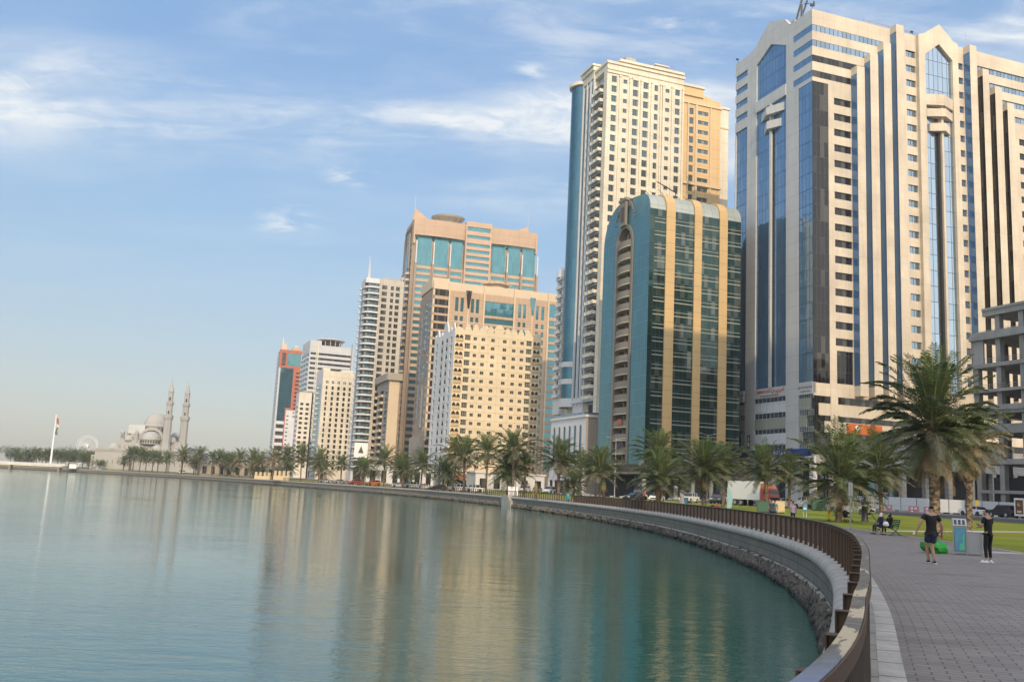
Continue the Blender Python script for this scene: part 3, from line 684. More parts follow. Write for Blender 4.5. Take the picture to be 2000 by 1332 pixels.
# ================================================================ the tall blue and cream twin-gabled tower
def tower_m():
    B = Bd('office_tower', 'tall cream tower with twin gables and full-height blue glass strips, rightmost of the towers', (70.34, 212.28), 19.4)
    W, D, T = 78.0, 33.4, 122.0
    C = 38.9; CL = 16.9
    w = MB()
    # core
    w.box(1.2, W - 1.2, 1.2, D, 29, T - 3, 'cream_panel', skip='-z'); w.box(.5, W - .5, .5, D, T - 3, T - 2.6, 'roof_grey')
    # ---- lagoon side (L)
    bands = [(118.0 - 4 * k, 116.3 - 4 * k) for k in range(4)]
    H = [(0, 7.5, b, t) for t, b in bands] + [(27.6, D, b, t) for t, b in bands]
    H += [(0, 5.4, 29, 103.2), (27.6, 33.1, 29, 101.5), (10.4, 23.4, 29, 117.2)]
    B.holes(w, 'L', 0, D, 29, 117.2, [h for h in H if h[3] <= 117.2] + [(0, 7.5, 116.3, 117.2), (27.6, D, 116.3, 117.2)], 0, 1.1, 'grey_panel')
    B.holes(w, 'L', 0, 8.2, 117.2, T, [(0, 7.5, 117.2, 118)], 0, 1.1, 'grey_panel'); B.holes(w, 'L', 27.2, D, 117.2, T, [(27.6, D, 117.2, 118)], 0, 1.1, 'grey_panel')
    g = [(8.2, 117.2), (10.4, 117.2), (CL, 120.4), (23.4, 117.2), (27.2, 117.2), (27.2, T), (24.0, T + .6), (20.8, T + 3.2), (CL + .6, T + 5.0), (11.0, T + 2.6), (9.3, T + .5), (8.2, T)]
    w.poly([B.P('L', a, z, 0) for a, z in g][::-1], 'grey_panel')
    gt = g[5:]
    for (a, z), (b, y) in zip(gt, gt[1:]): w.face([B.P('L', a, z, 0), B.P('L', b, y, 0), B.P('L', b, y, -1), B.P('L', a, z, -1)], 'grey_panel')
    for (a, z), (b, y) in zip(g[1:3], g[2:4]): w.face([B.P('L', a, z, 0), B.P('L', b, y, 0), B.P('L', b, y, -1.1), B.P('L', a, z, -1.1)], 'grey_panel')
    w.box(0.02, 1, 0.02, D, T - 3, T - .02, 'grey_panel', skip='-z -x'); B.box(w, 'L', 10.4, 23.4, 103.6, 106.6, -1.0, .25, 'grey_panel')
    # ---- sunlit side (R)
    ends = [24.0, 19.9, 15.7, 11.6]; st2 = [50.4, 54.4, 58.7, 62.8]
    H = [(0, e, b, t) for (t, b), e in zip(bands, ends)] + [(e, W, b, t) for (t, b), e in zip(bands, st2)]
    H += [(0, 4.7, 29, 103.2), (W - 4.7, W, 29, 103.2), (34.3, 43.3, 29, 117.4)]
    cols = []
    for k in range(16): z0 = 98.2 - 4 * k; cols += [(6.4, 11.5, z0, z0 + 1.8), (W - 11.5, W - 6.4, z0, z0 + 1.8)]
    H += cols + [(6.7, 11.5, 29.2, 37)]
    c2 = [(a, b, 115.6 - 4 * k, 117.4 - 4 * k) for k in range(22) for a, b in ((28.9, 32.0), (45.4, 47.8))]
    Ha = [h for h in H + c2 if h[3] <= 117.4]
    B.holes(w, 'R', 0, W, 29, 117.4, Ha + [(0, 24, 116.3, 117.4), (50.4, W, 116.3, 117.4)], 0, .6, 'cream_panel')
    B.holes(w, 'R', 0, 32.2, 117.4, T, [(0, 24, 117.4, 118)], 0, .6, 'cream_panel'); B.holes(w, 'R', 45.4, W, 117.4, T, [(50.4, W, 117.4, 118)], 0, .6, 'cream_panel')
    w.box(.02, W - .02, .02, 1, T - 3, T - .02, 'cream_panel', skip='-z -y'); w.box(W - 1, W - .02, 0, D, T - 3, T - .02, 'cream_panel', skip='-z'); w.box(W - .9, W, 0.02, D, 29, T - 3, 'cream_panel', skip='-z')
    B.part('wall', w)
    # the gabled bay stands a metre proud
    gb = MB(); O = 1.0; g = [(32.2, 29), (34.3, 29), (34.3, 117.0), (C, 120.6), (43.3, 117.0), (43.3, 29), (45.2, 29), (45.2, T), (43.6, T + .5), (C + .3, T + 4.2), (34.0, T + .6), (32.2, T)]
    for q in ([g[0], g[1], g[2], g[11]], [g[11], g[2], g[3], g[9], g[10]], [g[3], g[4], g[7], g[8], g[9]], [g[4], g[5], g[6], g[7]]): gb.poly([B.P('R', a, z, O) for a, z in q], 'cream_panel')
    for (a, z), (b, y) in zip(g, g[1:] + g[:1]): gb.face([B.P('R', a, z, O), B.P('R', b, y, O), B.P('R', b, y, -.6), B.P('R', a, z, -.6)], 'cream_panel')
    B.part('gable_bay', gb)
    # stepped glass-sided piers
    for a, top, wd, m in ((11.6, 108.6, 2.4, 'pier_glass'), (15.7, 112.8, 2.5, 'pier_glass'), (19.9, 116.7, 2.4, 'pier_glass'), (24.0, T + .4, 2.5, 'pier_glass'), (48.0, T, 2.4, 'pier_glass'), (52.2, 116.2, 2.2, 'black_glass'), (56.3, 112.1, 2.4, 'black_glass'), (60.4, 108.3, 2.4, 'black_glass')):
        p = MB(); p.box(a + .05, a + wd, -2.1, 0, 26.5, top, 'cream_panel', skip='-x'); p.face([(a + .05, 0, 26.5), (a + .05, -2.1, 26.5), (a + .05, -2.1, 29), (a + .05, 0, 29)], 'cream_panel')
        p.face([(a + .05, 0, top - 2), (a + .05, -2.1, top - 2), (a + .05, -2.1, top), (a + .05, 0, top)], 'cream_panel')
        o = B.part('pier', p); gl = MB(); gl.face([(a, 0, 29), (a, -2.05, 29), (a, -2.05, top - 2), (a, 0, top - 2)], m); gl.face([(a, -2.05, 29), (a + .05, -2.05, 29), (a + .05, -2.05, top - 2), (a, -2.05, top - 2)], m); gl.build('glass_side', o)
    # tall glass strips
    def strip_(side, a0, a1, z0, z1, m, out=-.40):
        g = MB(); B.rect(g, side, a0, a1, z0, z1, out, m); return B.part('glass_strip', g)
    strip_('L', 27.6, 33.1, 29, 101.5, 'blue_glass')
    g = MB(); B.rect(g, 'L', 0, 5.4, 29, 103.2, -.06, 'blue_glass'); B.part('glass_strip', g)
    g = MB(); g.poly([B.P('L', a, z, -.40) for a, z in ((10.4, 29), (23.4, 29), (23.4, 117.2), (CL, 120.4), (10.4, 117.2))][::-1], 'blue_glass'); B.part('glass_strip', g)
    g = MB(); g.poly([B.P('R', a, z, .25) for a, z in ((34.3, 29), (43.3, 29), (43.3, 117.2), (C, 120.8), (34.3, 117.2))], 'pale_glass'); B.part('glass_strip', g)
    g = MB(); B.rect(g, 'R', 0, 4.7, 29, 103.2, -.08, 'black_glass'); B.part('glass_strip', g); g = MB(); B.rect(g, 'R', W - 4.7, W, 29, 103.2, -.08, 'black_glass'); B.part('glass_strip', g)
    # window bands and window stacks
    for side, L in (('L', [(0.06, 7.5), (27.6, D)]), ('R', None)):
        for k, (t, b) in enumerate(bands):
            rng = L or [(0.06, ends[k]), (st2[k], W)]
            for j, (a0, a1) in enumerate(rng):
                g = MB(); B.rect(g, side, a0, a1, b, t, -.06 if a0 < 1 else -.3, ('black_glass' if (side == 'R' and k > 1 and j == 0) else 'sky_window' if side == 'R' else 'blue_glass')); B.part('window_band', g)
    B.wins('window', [('R', 6.4, c, 5.1, 1.8, 0) for a, b, c, d in cols if a < 10] + [('R', W - 11.5, c, 5.1, 1.8, 0) for a, b, c, d in cols if a > 10], ('black_glass', None, 1, 1), dep=.35)
    B.wins('window', [('R', a, c, b - a, 1.8, 0) for a, b, c, d in c2], ('sky_window', None, 1, 1), dep=.35)
    g = MB(); B.rect(g, 'R', 6.7, 11.5, 29.2, 37, -.35, 'black_glass'); B.part('window', g)
    # chevron ornaments and their poles
    for side, cc, h, out, hm in (('L', CL - .4, (5.0, 3.6), 0, 'grey_panel'), ('R', C, (4.2, 3.3), 1.0, 'cream_panel')):
        o = MB()
        def chev(half, z0, z1, dp):
            pts = [(cc - half, 0), (cc, dp), (cc + half, 0), (cc + half, -1.2), (cc - half, -1.2)]
            P3 = [B.P(side, a, 0, out + d - .3)[:2] for a, d in pts]
            if side == 'L': P3 = P3[::-1]
            o.prism(P3, z0, z1, hm)
        chev(h[0], 100.2, 102.3, 2.0); chev(h[1], 96.4, 98.5, 1.8)
        B.box(o, side, cc - .30, cc + .38, 29, 103.6, out - 1.3, out + .5, hm)
        if side == 'R': chev(4.5, 103.3, 106.2, 1.6)
        B.part('ornament', o)
        s2 = MB(); B.box(s2, side, cc - (.62 if side == 'L' else .95), cc - .31, 29, 96, out - 1.2, out - .1, 'dark_void'); B.part('dark_strip', s2)  # solid dark strip along one side of the pole
    # ---- podium
    p = MB(); p.box(1.0, W, 1.0, D, 12, 29, 'dark_void', skip='-z')
    for a0, a1 in ((5.4, 10.4), (23.4, 27.6)): B.box(p, 'L', a0, a1, 0.4, 29, -1.2, .06, 'grey_panel')
    B.box(p, 'R', 4.9, 6.9, 0.4, 29, -1.2, .06, 'cream_panel')
    zc = [(22.8, 25.4), (18.8, 21.4), (14.9, 17.6)]
    for i, (z0, z1) in enumerate(zc):
        B.box(p, 'L', 10.4, 23.4, z0, z1, -.7, -.05, 'blue_white_panel' if i != 1 else 'green_panel')
        B.box(p, 'L', 1.2 + 1.6 * i, 5.4, z0, z1, -.7, -.05, 'green_panel'); B.box(p, 'L', 27.6, 32.2 - 1.4 * i, z0, z1, -.7, -.05, 'green_panel')
    for a0, a1 in ((0.05, 5.4), (10.4, 23.4), (27.6, D)): B.box(p, 'L', a0, a1, 26.6, 29.1, -.7, .0, 'grey_panel')
    for z0, z1 in ((26.0, 29.0), (21.5, 24.3), (17.6, 20.2)):
        B.box(p, 'R', 0.1 if z0 > 25 else (1.6 if z0 > 20 else 3.2), 4.9, z0, z1, -.7, -.05, 'cream_panel'); B.box(p, 'R', 6.9, W, z0, z1, -.7, -.0, 'cream_panel')
    B.box(p, 'R', 4.9, W, 10.5, 16.0, -.7, -.0, 'concrete'); B.box(p, 'L', 0, D, 10.4, 12.0, -.7, -.1, 'white_stone'); B.box(p, 'R', 0, 4.9, 10.4, 12.4, -.7, -.1, 'concrete')
    for u in (12, 19, 26, 33, 40, 47, 54, 61, 68, 75): B.box(p, 'R', u - .6, u + .6, .4, 10.5, -1.4, -.1, 'concrete')
    for v in (1.0, 16.5, 32.2): B.box(p, 'L', v - .7, v + .7, .4, 10.4, -1.2, -.1, 'white_stone')
    p.box(4, W - 1, 4, D, .4, 12, 'dark_void', skip='-z'); B.box(p, 'R', 8, 26, 1, 9, -4.2, -3.8, 'navy_glass'); B.box(p, 'L', 2, 32, 1, 9.6, -4.4, -3.7, 'sky_window')
    B.part('podium', p)
    zw = [(25.4, 26.6), (21.4, 22.8), (17.6, 18.8), (13.7, 14.9)]
    L = [('L', 10.4, z0, 13.0, z1 - z0, -.2) for z0, z1 in zw] + [('L', 27.6, z0, 5.7, z1 - z0, -.2) for z0, z1 in zw] + [('L', .1, z0, 5.3, z1 - z0, -.2) for z0, z1 in zw]
    B.wins('window_band', L, ('sky_window', 'grey_panel', 8, 1), dep=.0)
    g = MB()
    B.rect(g, 'L', .05, 5.4, 12, 26.6, -.45, 'sky_window'); B.part('corner_glass', g)
    g = MB(); B.rect(g, 'L', 27.6, 33.3, 12, 26.6, -.45, 'sky_window'); B.part('corner_glass', g)
    g = MB(); B.rect(g, 'R', .05, 4.9, 12.4, 26, -.30, 'black_glass'); B.part('corner_glass', g)
    L = [('R', 6.9, z0, W - 7, z1 - z0, -.2) for z0, z1 in ((24.3, 26), (20.2, 21.5), (16.0, 17.6))]
    B.wins('window_band', L, ('black_glass', None, 1, 1), dep=.0)
    # signs
    s = MB(); B.box(s, 'L', 2.0, 32.5, 12.1, 13.7, .02, .5, 'sign_blue'); o = B.part('sign_board', s)
    lettering(o, 'حلاوة الفروج', 1.3, 'sign_white', (-.53, 12.0, 12.9), -pi / 2); lettering(o, 'هيا', 1.0, 'sign_white', (-.53, 24.5, 12.9), -pi / 2)
    k = MB(); B.box(k, 'L', 17.2, 18.1, 12.4, 13.5, .5, .56, 'sign_white'); B.box(k, 'L', 16.1, 17.0, 12.4, 13.5, .5, .56, 'sign_red'); k.build('emblem', o)
    s = MB(); B.box(s, 'L', 10.9, 22.8, 26.7, 29.0, .01, .10, 'grey_panel'); o = B.part('sign_board', s)
    lettering(o, 'NEEM PLAZA', .95, 'sign_red', (-.14, 19.3, 28.2), -pi / 2, bold=True); lettering(o, 'العريسة', 1.25, 'sign_red', (-.14, 13.6, 28.3), -pi / 2, bold=True)
    lettering(o, 'THE NEEM SERVICES CENTRE GROUP', .46, 'sign_dark', (-.14, 17.0, 27.1), -pi / 2)
    for v in (2.7, 30.4):
        s = MB(); B.box(s, 'L', v - 2.6, v + 2.6, 26.3, 29.2, .02, .30, 'grey_panel'); o = B.part('sign_board', s)
        lettering(o, 'مختبر الشرق', .72, 'sign_dark', (-.34, v, 28.1), -pi / 2); lettering(o, 'GULF MEDICAL CENTRE', .34, 'sign_dark', (-.34, v, 27.0), -pi / 2)
    s = MB(); B.box(s, 'R', 9.3, 19.5, 17.7, 20.1, .02, .14, 'sign_orange'); o = B.part('banner', s)
    k = MB(); k.poly([B.P('R', 12.4 + a, 19.0 + b, .17) for a, b in ((-.9, .2), (-.3, .8), (.6, .6), (1.2, .1), (.5, -.2), (.3, -.9), (-.2, -.5), (-.7, -.4))], 'sign_white'); k.build('emblem', o)
    s = MB(); B.box(s, 'L', 25.0, 26.2, 14.2, 17.6, .10, .20, 'sign_dark'); o = B.part('sign_board', s); k = MB(); B.box(k, 'L', 25.25, 25.95, 14.7, 15.7, .20, .23, 'sign_white'); B.box(k, 'L', 25.3, 25.9, 16.0, 17.1, .20, .23, 'grey_panel'); k.build('emblem', o)
    # roof gear
    r = MB(); r.cyl((4.0, 9.5, T - 2.6), (4.0, 9.5, T + 2.4), .7, .6, 10, 'cream_panel'); r.cyl((4, 9.5, T + 1.8), (1.5, 6.0, T + 4.8), .35, .25, 6, 'steel')
    r.cyl((4.2, 12.3, T + 2.8), (1.0, 5.0, T + 6.0), .28, .28, 6, 'steel'); r.cyl((5.0, 12.0, T + 2.2), (2.2, 4.6, T + 5.3), .25, .25, 6, 'steel'); r.box(2.6, 5.6, 10.5, 12.8, T + 1.2, T + 3.0, 'cream_panel')
    r.cyl((1.8, 5.6, T + 4.6), (3.4, 3.6, T + 4.0), .09, .09, 5, 'dark_steel'); r.cyl((3.4, 3.6, T + 3.3), (3.4, 3.6, T + 4.6), .22, .22, 6, 'dark_steel'); B.part('roof_crane', r)
    r = MB()
    for i in range(16):
        x = 18.0 + i; r.cyl((x, 3.0, T + 1.6), (x + 1, 3.0, T + (1.6 if i % 2 else 2.8)), .06, .06, 4, 'steel'); r.cyl((x, 3.0, T + (1.6 if i % 2 else 2.8)), (x + 1, 3.0, T + (2.8 if i % 2 else 1.6)), .06, .06, 4, 'steel')
    r.cyl((18, 3, T + 1.6), (34, 3, T + 1.6), .09, .09, 4, 'steel'); r.cyl((18, 3, T + 2.8), (34, 3, T + 2.8), .09, .09, 4, 'steel')
    for x in (20, 26, 32): r.cyl((x, 3, T - 2.6), (x, 3, T + 1.6), .1, .1, 4, 'steel')
    B.part('roof_gantry', r)
    r = MB(); r.cyl((56, 6, T - 2.6), (55.3, 6, T + 9), .12, .04, 5, 'steel'); B.part('antenna', r)
    for u, v in ((.6, .6), (32, .8), (.5, 33)):
        r = MB(); r.cyl((u, v, T), (u - .1, v, T + 1.2), .07, .07, 5, 'dark_steel'); r.box(u - .6, u + .1, v - .2, v + .2, T + 1.1, T + 1.5, 'dark_steel'); B.part('floodlight', r)
tower_m()

# ================================================================ dark green barrel-topped block
def tower_l():
    B = Bd('green_glass_block', 'dark green glass block with gold strips, rounded roof and arched stack of balconies', (32.45, 218.58), 19.5)
    rx, rz, D, W = 9.5, 10.5, 26.0, 26.0
    out = [(0, 6.5), (0, 71)] + [(4.0 - 4.0 * cos(t), 71 + 4.6 * sin(t)) for t in [pi / 2 * k / 6 for k in range(1, 7)]] + [(9.0, 76.2)] + [(D - rx + rx * sin(t), 66 + rz * cos(t)) for t in [pi / 2 * k / 9 for k in range(0, 10)]] + [(D, 6.5)]
    acc = [0.]
    for (a, z), (b, y) in zip(out, out[1:]): acc.append(acc[-1] + hypot(b - a, y - z))
    def sweep(mb, x0, x1, m, pr=0., i0=0, i1=None, caps=True):
        O = out[i0:(i1 or len(out))]; A = acc[i0:(i1 or len(out))]; c = (D / 2, 50)
        def ex(p):
            if pr == 0: return p
            y, z = p; return (y - pr if y < 3.9 else (y + pr if y > D - 9.4 else y), z + (pr if z > 71.5 else 0))
        Q = [ex(p) for p in O]
        for k in range(len(Q) - 1):
            (y0, z0), (y1, z1) = Q[k], Q[k + 1]
            mb.face([(x0, y0, z0), (x1, y0, z0), (x1, y1, z1), (x0, y1, z1)], m, [(x0, A[k] + 6.5), (x1, A[k] + 6.5), (x1, A[k + 1] + 6.5), (x0, A[k + 1] + 6.5)])
            if pr and caps:
                for x in (x0, x1): mb.face([(x, *O[k]), (x, *O[k + 1]), (x, y1, z1), (x, y0, z0)], m)
        return mb
    gold = [(4.4, 6.9), (12.4, 14.5), (19.6, 21.9)]
    for a, b in gold: B.part('gold_strip', sweep(MB(), a, b, 'gold_panel', .35))
    segs = [(0., 4.4), (6.9, 12.4), (14.5, 19.6), (21.9, W)]
    body = MB()
    for a, b in segs:
        g = MB(); sweep(g, a, b, 'green_glass', 0, 0, 2); B.part('glass_strip', g)
        c = MB(); sweep(c, a, b, 'pale_roof', .02, 1, len(out)); o = B.part('roof_glass', c)
        l = MB()
        for k in range(20):
            z = 8.2 + 3.3 * k
            if z > 70: break
            a_ = a + (1.3 if a == 0 else .05)
            B.box(l, 'R', a_, b - .05, z, z + .22, 0, .10, 'pale_line'); B.box(l, 'R', a_, b - .05, z + 1.0, z + 1.12, 0, .07, 'pale_line')
        B.part('sill_lines', l)
    # lagoon side: glass skin with an arched recess
    A0, A1, SP, RAD = 9.5, 17.3, 64.5, 3.9
    sk = MB(); arch = [(A1, 6.5), (A1, SP)] + [(13.4 + RAD * cos(t), SP + 4.6 * sin(t)) for t in [pi * k / 12 for k in range(1, 12)]] + [(A0, SP), (A0, 6.5)]
    full = out
    # stitch outline and arch as matching strips
    def at_o(t):
        n = len(out) - 1; i = min(int(t * n), n - 1); f = t * n - i; return (out[i][0] + (out[i + 1][0] - out[i][0]) * f, out[i][1] + (out[i + 1][1] - out[i][1]) * f)
    ar = arch[::-1]; la = [0.]
    for (a, z), (b, y) in zip(ar, ar[1:]): la.append(la[-1] + hypot(b - a, y - z))
    lo = [0.]
    for (a, z), (b, y) in zip(out, out[1:]): lo.append(lo[-1] + hypot(b - a, y - z))
    def on(P, Lh, t):
        d = t * Lh[-1]
        for i in range(len(P) - 1):
            if d <= Lh[i + 1] + 1e-6:
                f = (d - Lh[i]) / max(Lh[i + 1] - Lh[i], 1e-6); return (P[i][0] + (P[i + 1][0] - P[i][0]) * f, P[i][1] + (P[i + 1][1] - P[i][1]) * f)
        return P[-1]
    NS = 60
    ts = sorted({round(l / la[-1], 5) for l in la} | {round(l / lo[-1], 5) for l in lo} | {i / NS for i in range(NS + 1)})
    for t0, t1 in zip(ts, ts[1:]):
        q = [on(out, lo, t0), on(out, lo, t1), on(ar, la, t1), on(ar, la, t0)]
        sk.face([(-.02, a, z) for a, z in q], 'teal_glass', [(a, z) for a, z in q])
    B.part('glass_skin', sk)
    fr = MB()
    for (a, z), (b, y) in zip(ar, ar[1:]):
        def push(p, k):
            if p[1] <= SP: return (p[0] + (k if p[0] > 13.4 else -k), p[1])
            d = Vector((p[0] - 13.4, p[1] - SP)); d.normalize(); return (p[0] + d.x * k, p[1] + d.y * k)
        for k0, k1, o0 in ((0, 1.0, .25),):
            p0, p1, p2, p3 = push((a, z), k0), push((b, y), k0), push((b, y), k1), push((a, z), k1)
            fr.face([(-.25, *p) for p in (p0, p1, p2, p3)], 'taupe'); fr.face([(-.25, *p0), (-.25, *p1), (1.9, *p1), (1.9, *p0)], 'taupe'); fr.face([(-.25, *p3), (-.25, *p2), (0, *p2), (0, *p3)], 'taupe')
    B.part('arch_frame', fr)
    rc = MB(); rc.face([(1.9, 9.0, 6.5), (1.9, 18, 6.5), (1.9, 18, 70), (1.9, 9.0, 70)], 'taupe'); 
    for k in range(19):
        z = 8.0 + 3.3 * k
        if z > 66: break
        B.box(rc, 'L', 10.0, 12.4, z + .9, z + 2.5, -1.88, -1.8, 'dark_void'); B.box(rc, 'L', 13.6, 16.8, z + .2, z + 2.5, -1.88, -1.8, 'dark_void'); B.box(rc, 'L', 12.6, 13.3, z, z + 3.3, -1.9, -.6, 'taupe')
    B.part('recess', rc)
    b = MB(); n = 8; pts = [(A0 + .15, 1.8)] + [(A0 + .15 + (A1 - A0 - .3) * (k / n), -.1 - .75 * sin(pi * k / n)) for k in range(n + 1)] + [(A1 - .15, 1.8)]
    P2 = [(x, a) for a, x in pts]; b.prism(P2[::-1], 0, .22, 'cream_panel')
    for (x0, a0), (x1, a1) in zip(P2[1:-1], P2[2:-1]):
        b.face([(x0, a0, .22), (x1, a1, .22), (x1, a1, 1.75), (x0, a0, 1.75)], 'taupe'); b.face([(x0 + .12, a0, .22), (x1 + .12, a1, .22), (x1 + .12, a1, 1.75), (x0 + .12, a0, 1.75)], 'taupe'); b.face([(x0, a0, 1.75), (x1, a1, 1.75), (x1 + .12, a1, 1.75), (x0 + .12, a0, 1.75)], 'taupe')
    B.repeat('balcony', b, [(0, 0, 7.6 + 3.3 * k) for k in range(18)])
    kx = MB(); B.box(kx, 'L', 11.9, 15.2, 69.6, 76.2, .3, .9, 'taupe'); B.box(kx, 'L', 12.5, 14.6, 70.6, 74.6, .9, .96, 'slate_stone'); B.box(kx, 'L', 11.5, 15.6, 76.2, 76.9, -.3, 1.1, 'taupe')
    B.part('keystone', kx)
    for sx in (-1, 1):
        kx = MB()
        for k in range(7): c = 13.5 + sx * (2.2 + .55 * k); B.box(kx, 'L', c - .25, c + .25, 74.6 - .10 * k * k, 75.9 - .13 * k * k, .02, .3, 'taupe')
        B.part('fan_ornament', kx)
    body.box(1.95, W - .1, .3, D - .2, 6.5, 66, 'dark_void', skip='-z'); body.box(0.1, 1.9, .3, 9.0, 6.5, 66, 'dark_void', skip='-z'); body.box(.1, 1.9, 18, D - .3, 6.5, 66, 'dark_void'); B.part('core', body)
    # canopy and entrance hall
    e = MB(); B.box(e, 'R', -3.0, W, 6.5, 8.3, -20, 4.5, 'slate_stone'); B.box(e, 'R', -3.4, W, 6.0, 6.5, -20, 5.0, 'taupe'); e.box(1, W, 1, D, 0.4, 6, 'dark_void', skip='-z')
    B.box(e, 'R', 8, W, 8.3, 10.4, -3, 3.2, 'taupe'); o = B.part('entrance_canopy', e)
    for u in (-1.8, 2.2, 6.5, 11, 16, 21, 25.2):
        c = MB(); c.cyl((u, -3.6, .4), (u, -3.6, 6.0), .5, .5, 12, 'ivory'); c.box(u - .7, u + .7, -4.3, -2.9, .4, 1.1, 'ivory'); c.box(u - .7, u + .7, -4.3, -2.9, 5.4, 6.0, 'ivory'); c.build('column', o, True)
    g = MB(); B.rect(g, 'R', -2, W, .4, 6, -.9, 'pale_glass'); g.build('glass_front', o)
    # dishes and roof gear
    r = MB()
    for i, (u, v, h) in enumerate(((5, 11, 1.8), (7, 12, 2.2), (9, 11, 2.6), (12, 12, 2.0), (14.5, 11, 1.6), (17, 12, 2.2), (20, 11, 1.8))):
        r.cyl((u, v, 76.4), (u + .5, v, 76.4 + h), .08, .08, 4, 'dark_steel'); r.cyl((u + .5, v, 76.4 + h), (u - 1.5, v - 1, 77.2 + h), .07, .05, 4, 'dark_steel')
    r.cyl((13.6, 11, 79.9), (7.6, 11, 82.2), .17, .12, 6, 'dark_steel'); r.cyl((13.5, 11, 76.5), (13, 11, 80.9), .12, .12, 5, 'dark_steel'); B.part('roof_gear', r)
    s = MB(); B.box(s, 'L', 10.6, 13.2, 19.4 - 1.2, 20.6 - 1.0, .86, .93, 'red_panel'); o = B.part('banner', s)
    s = MB()
    for k in range(9): B.box(s, 'L', 15.6 - .62 * k, 15.2 - .62 * k, 11.4 + .16 * k, 12.3 + .22 * k + .3 * (k % 2), .93, 1.0, 'sign_dark')
    B.part('wall_sign', s)
a = reg('pale_roof'); dx, dy, cid = a.uvcells(2.2, 2.0); ln = a.math('MINIMUM', dx, dy); a.set(a.mix(a.rng(ln, .03, .06, .6, 0), a.mix(a.rng(a.white(cid), 0, 1, 0, .4), (.38, .42, .38), (.27, .31, .29)), (.15, .16, .15)), .25, .25, .5)
plain('pale_line', (.30, .31, .25), .5)
tower_l()
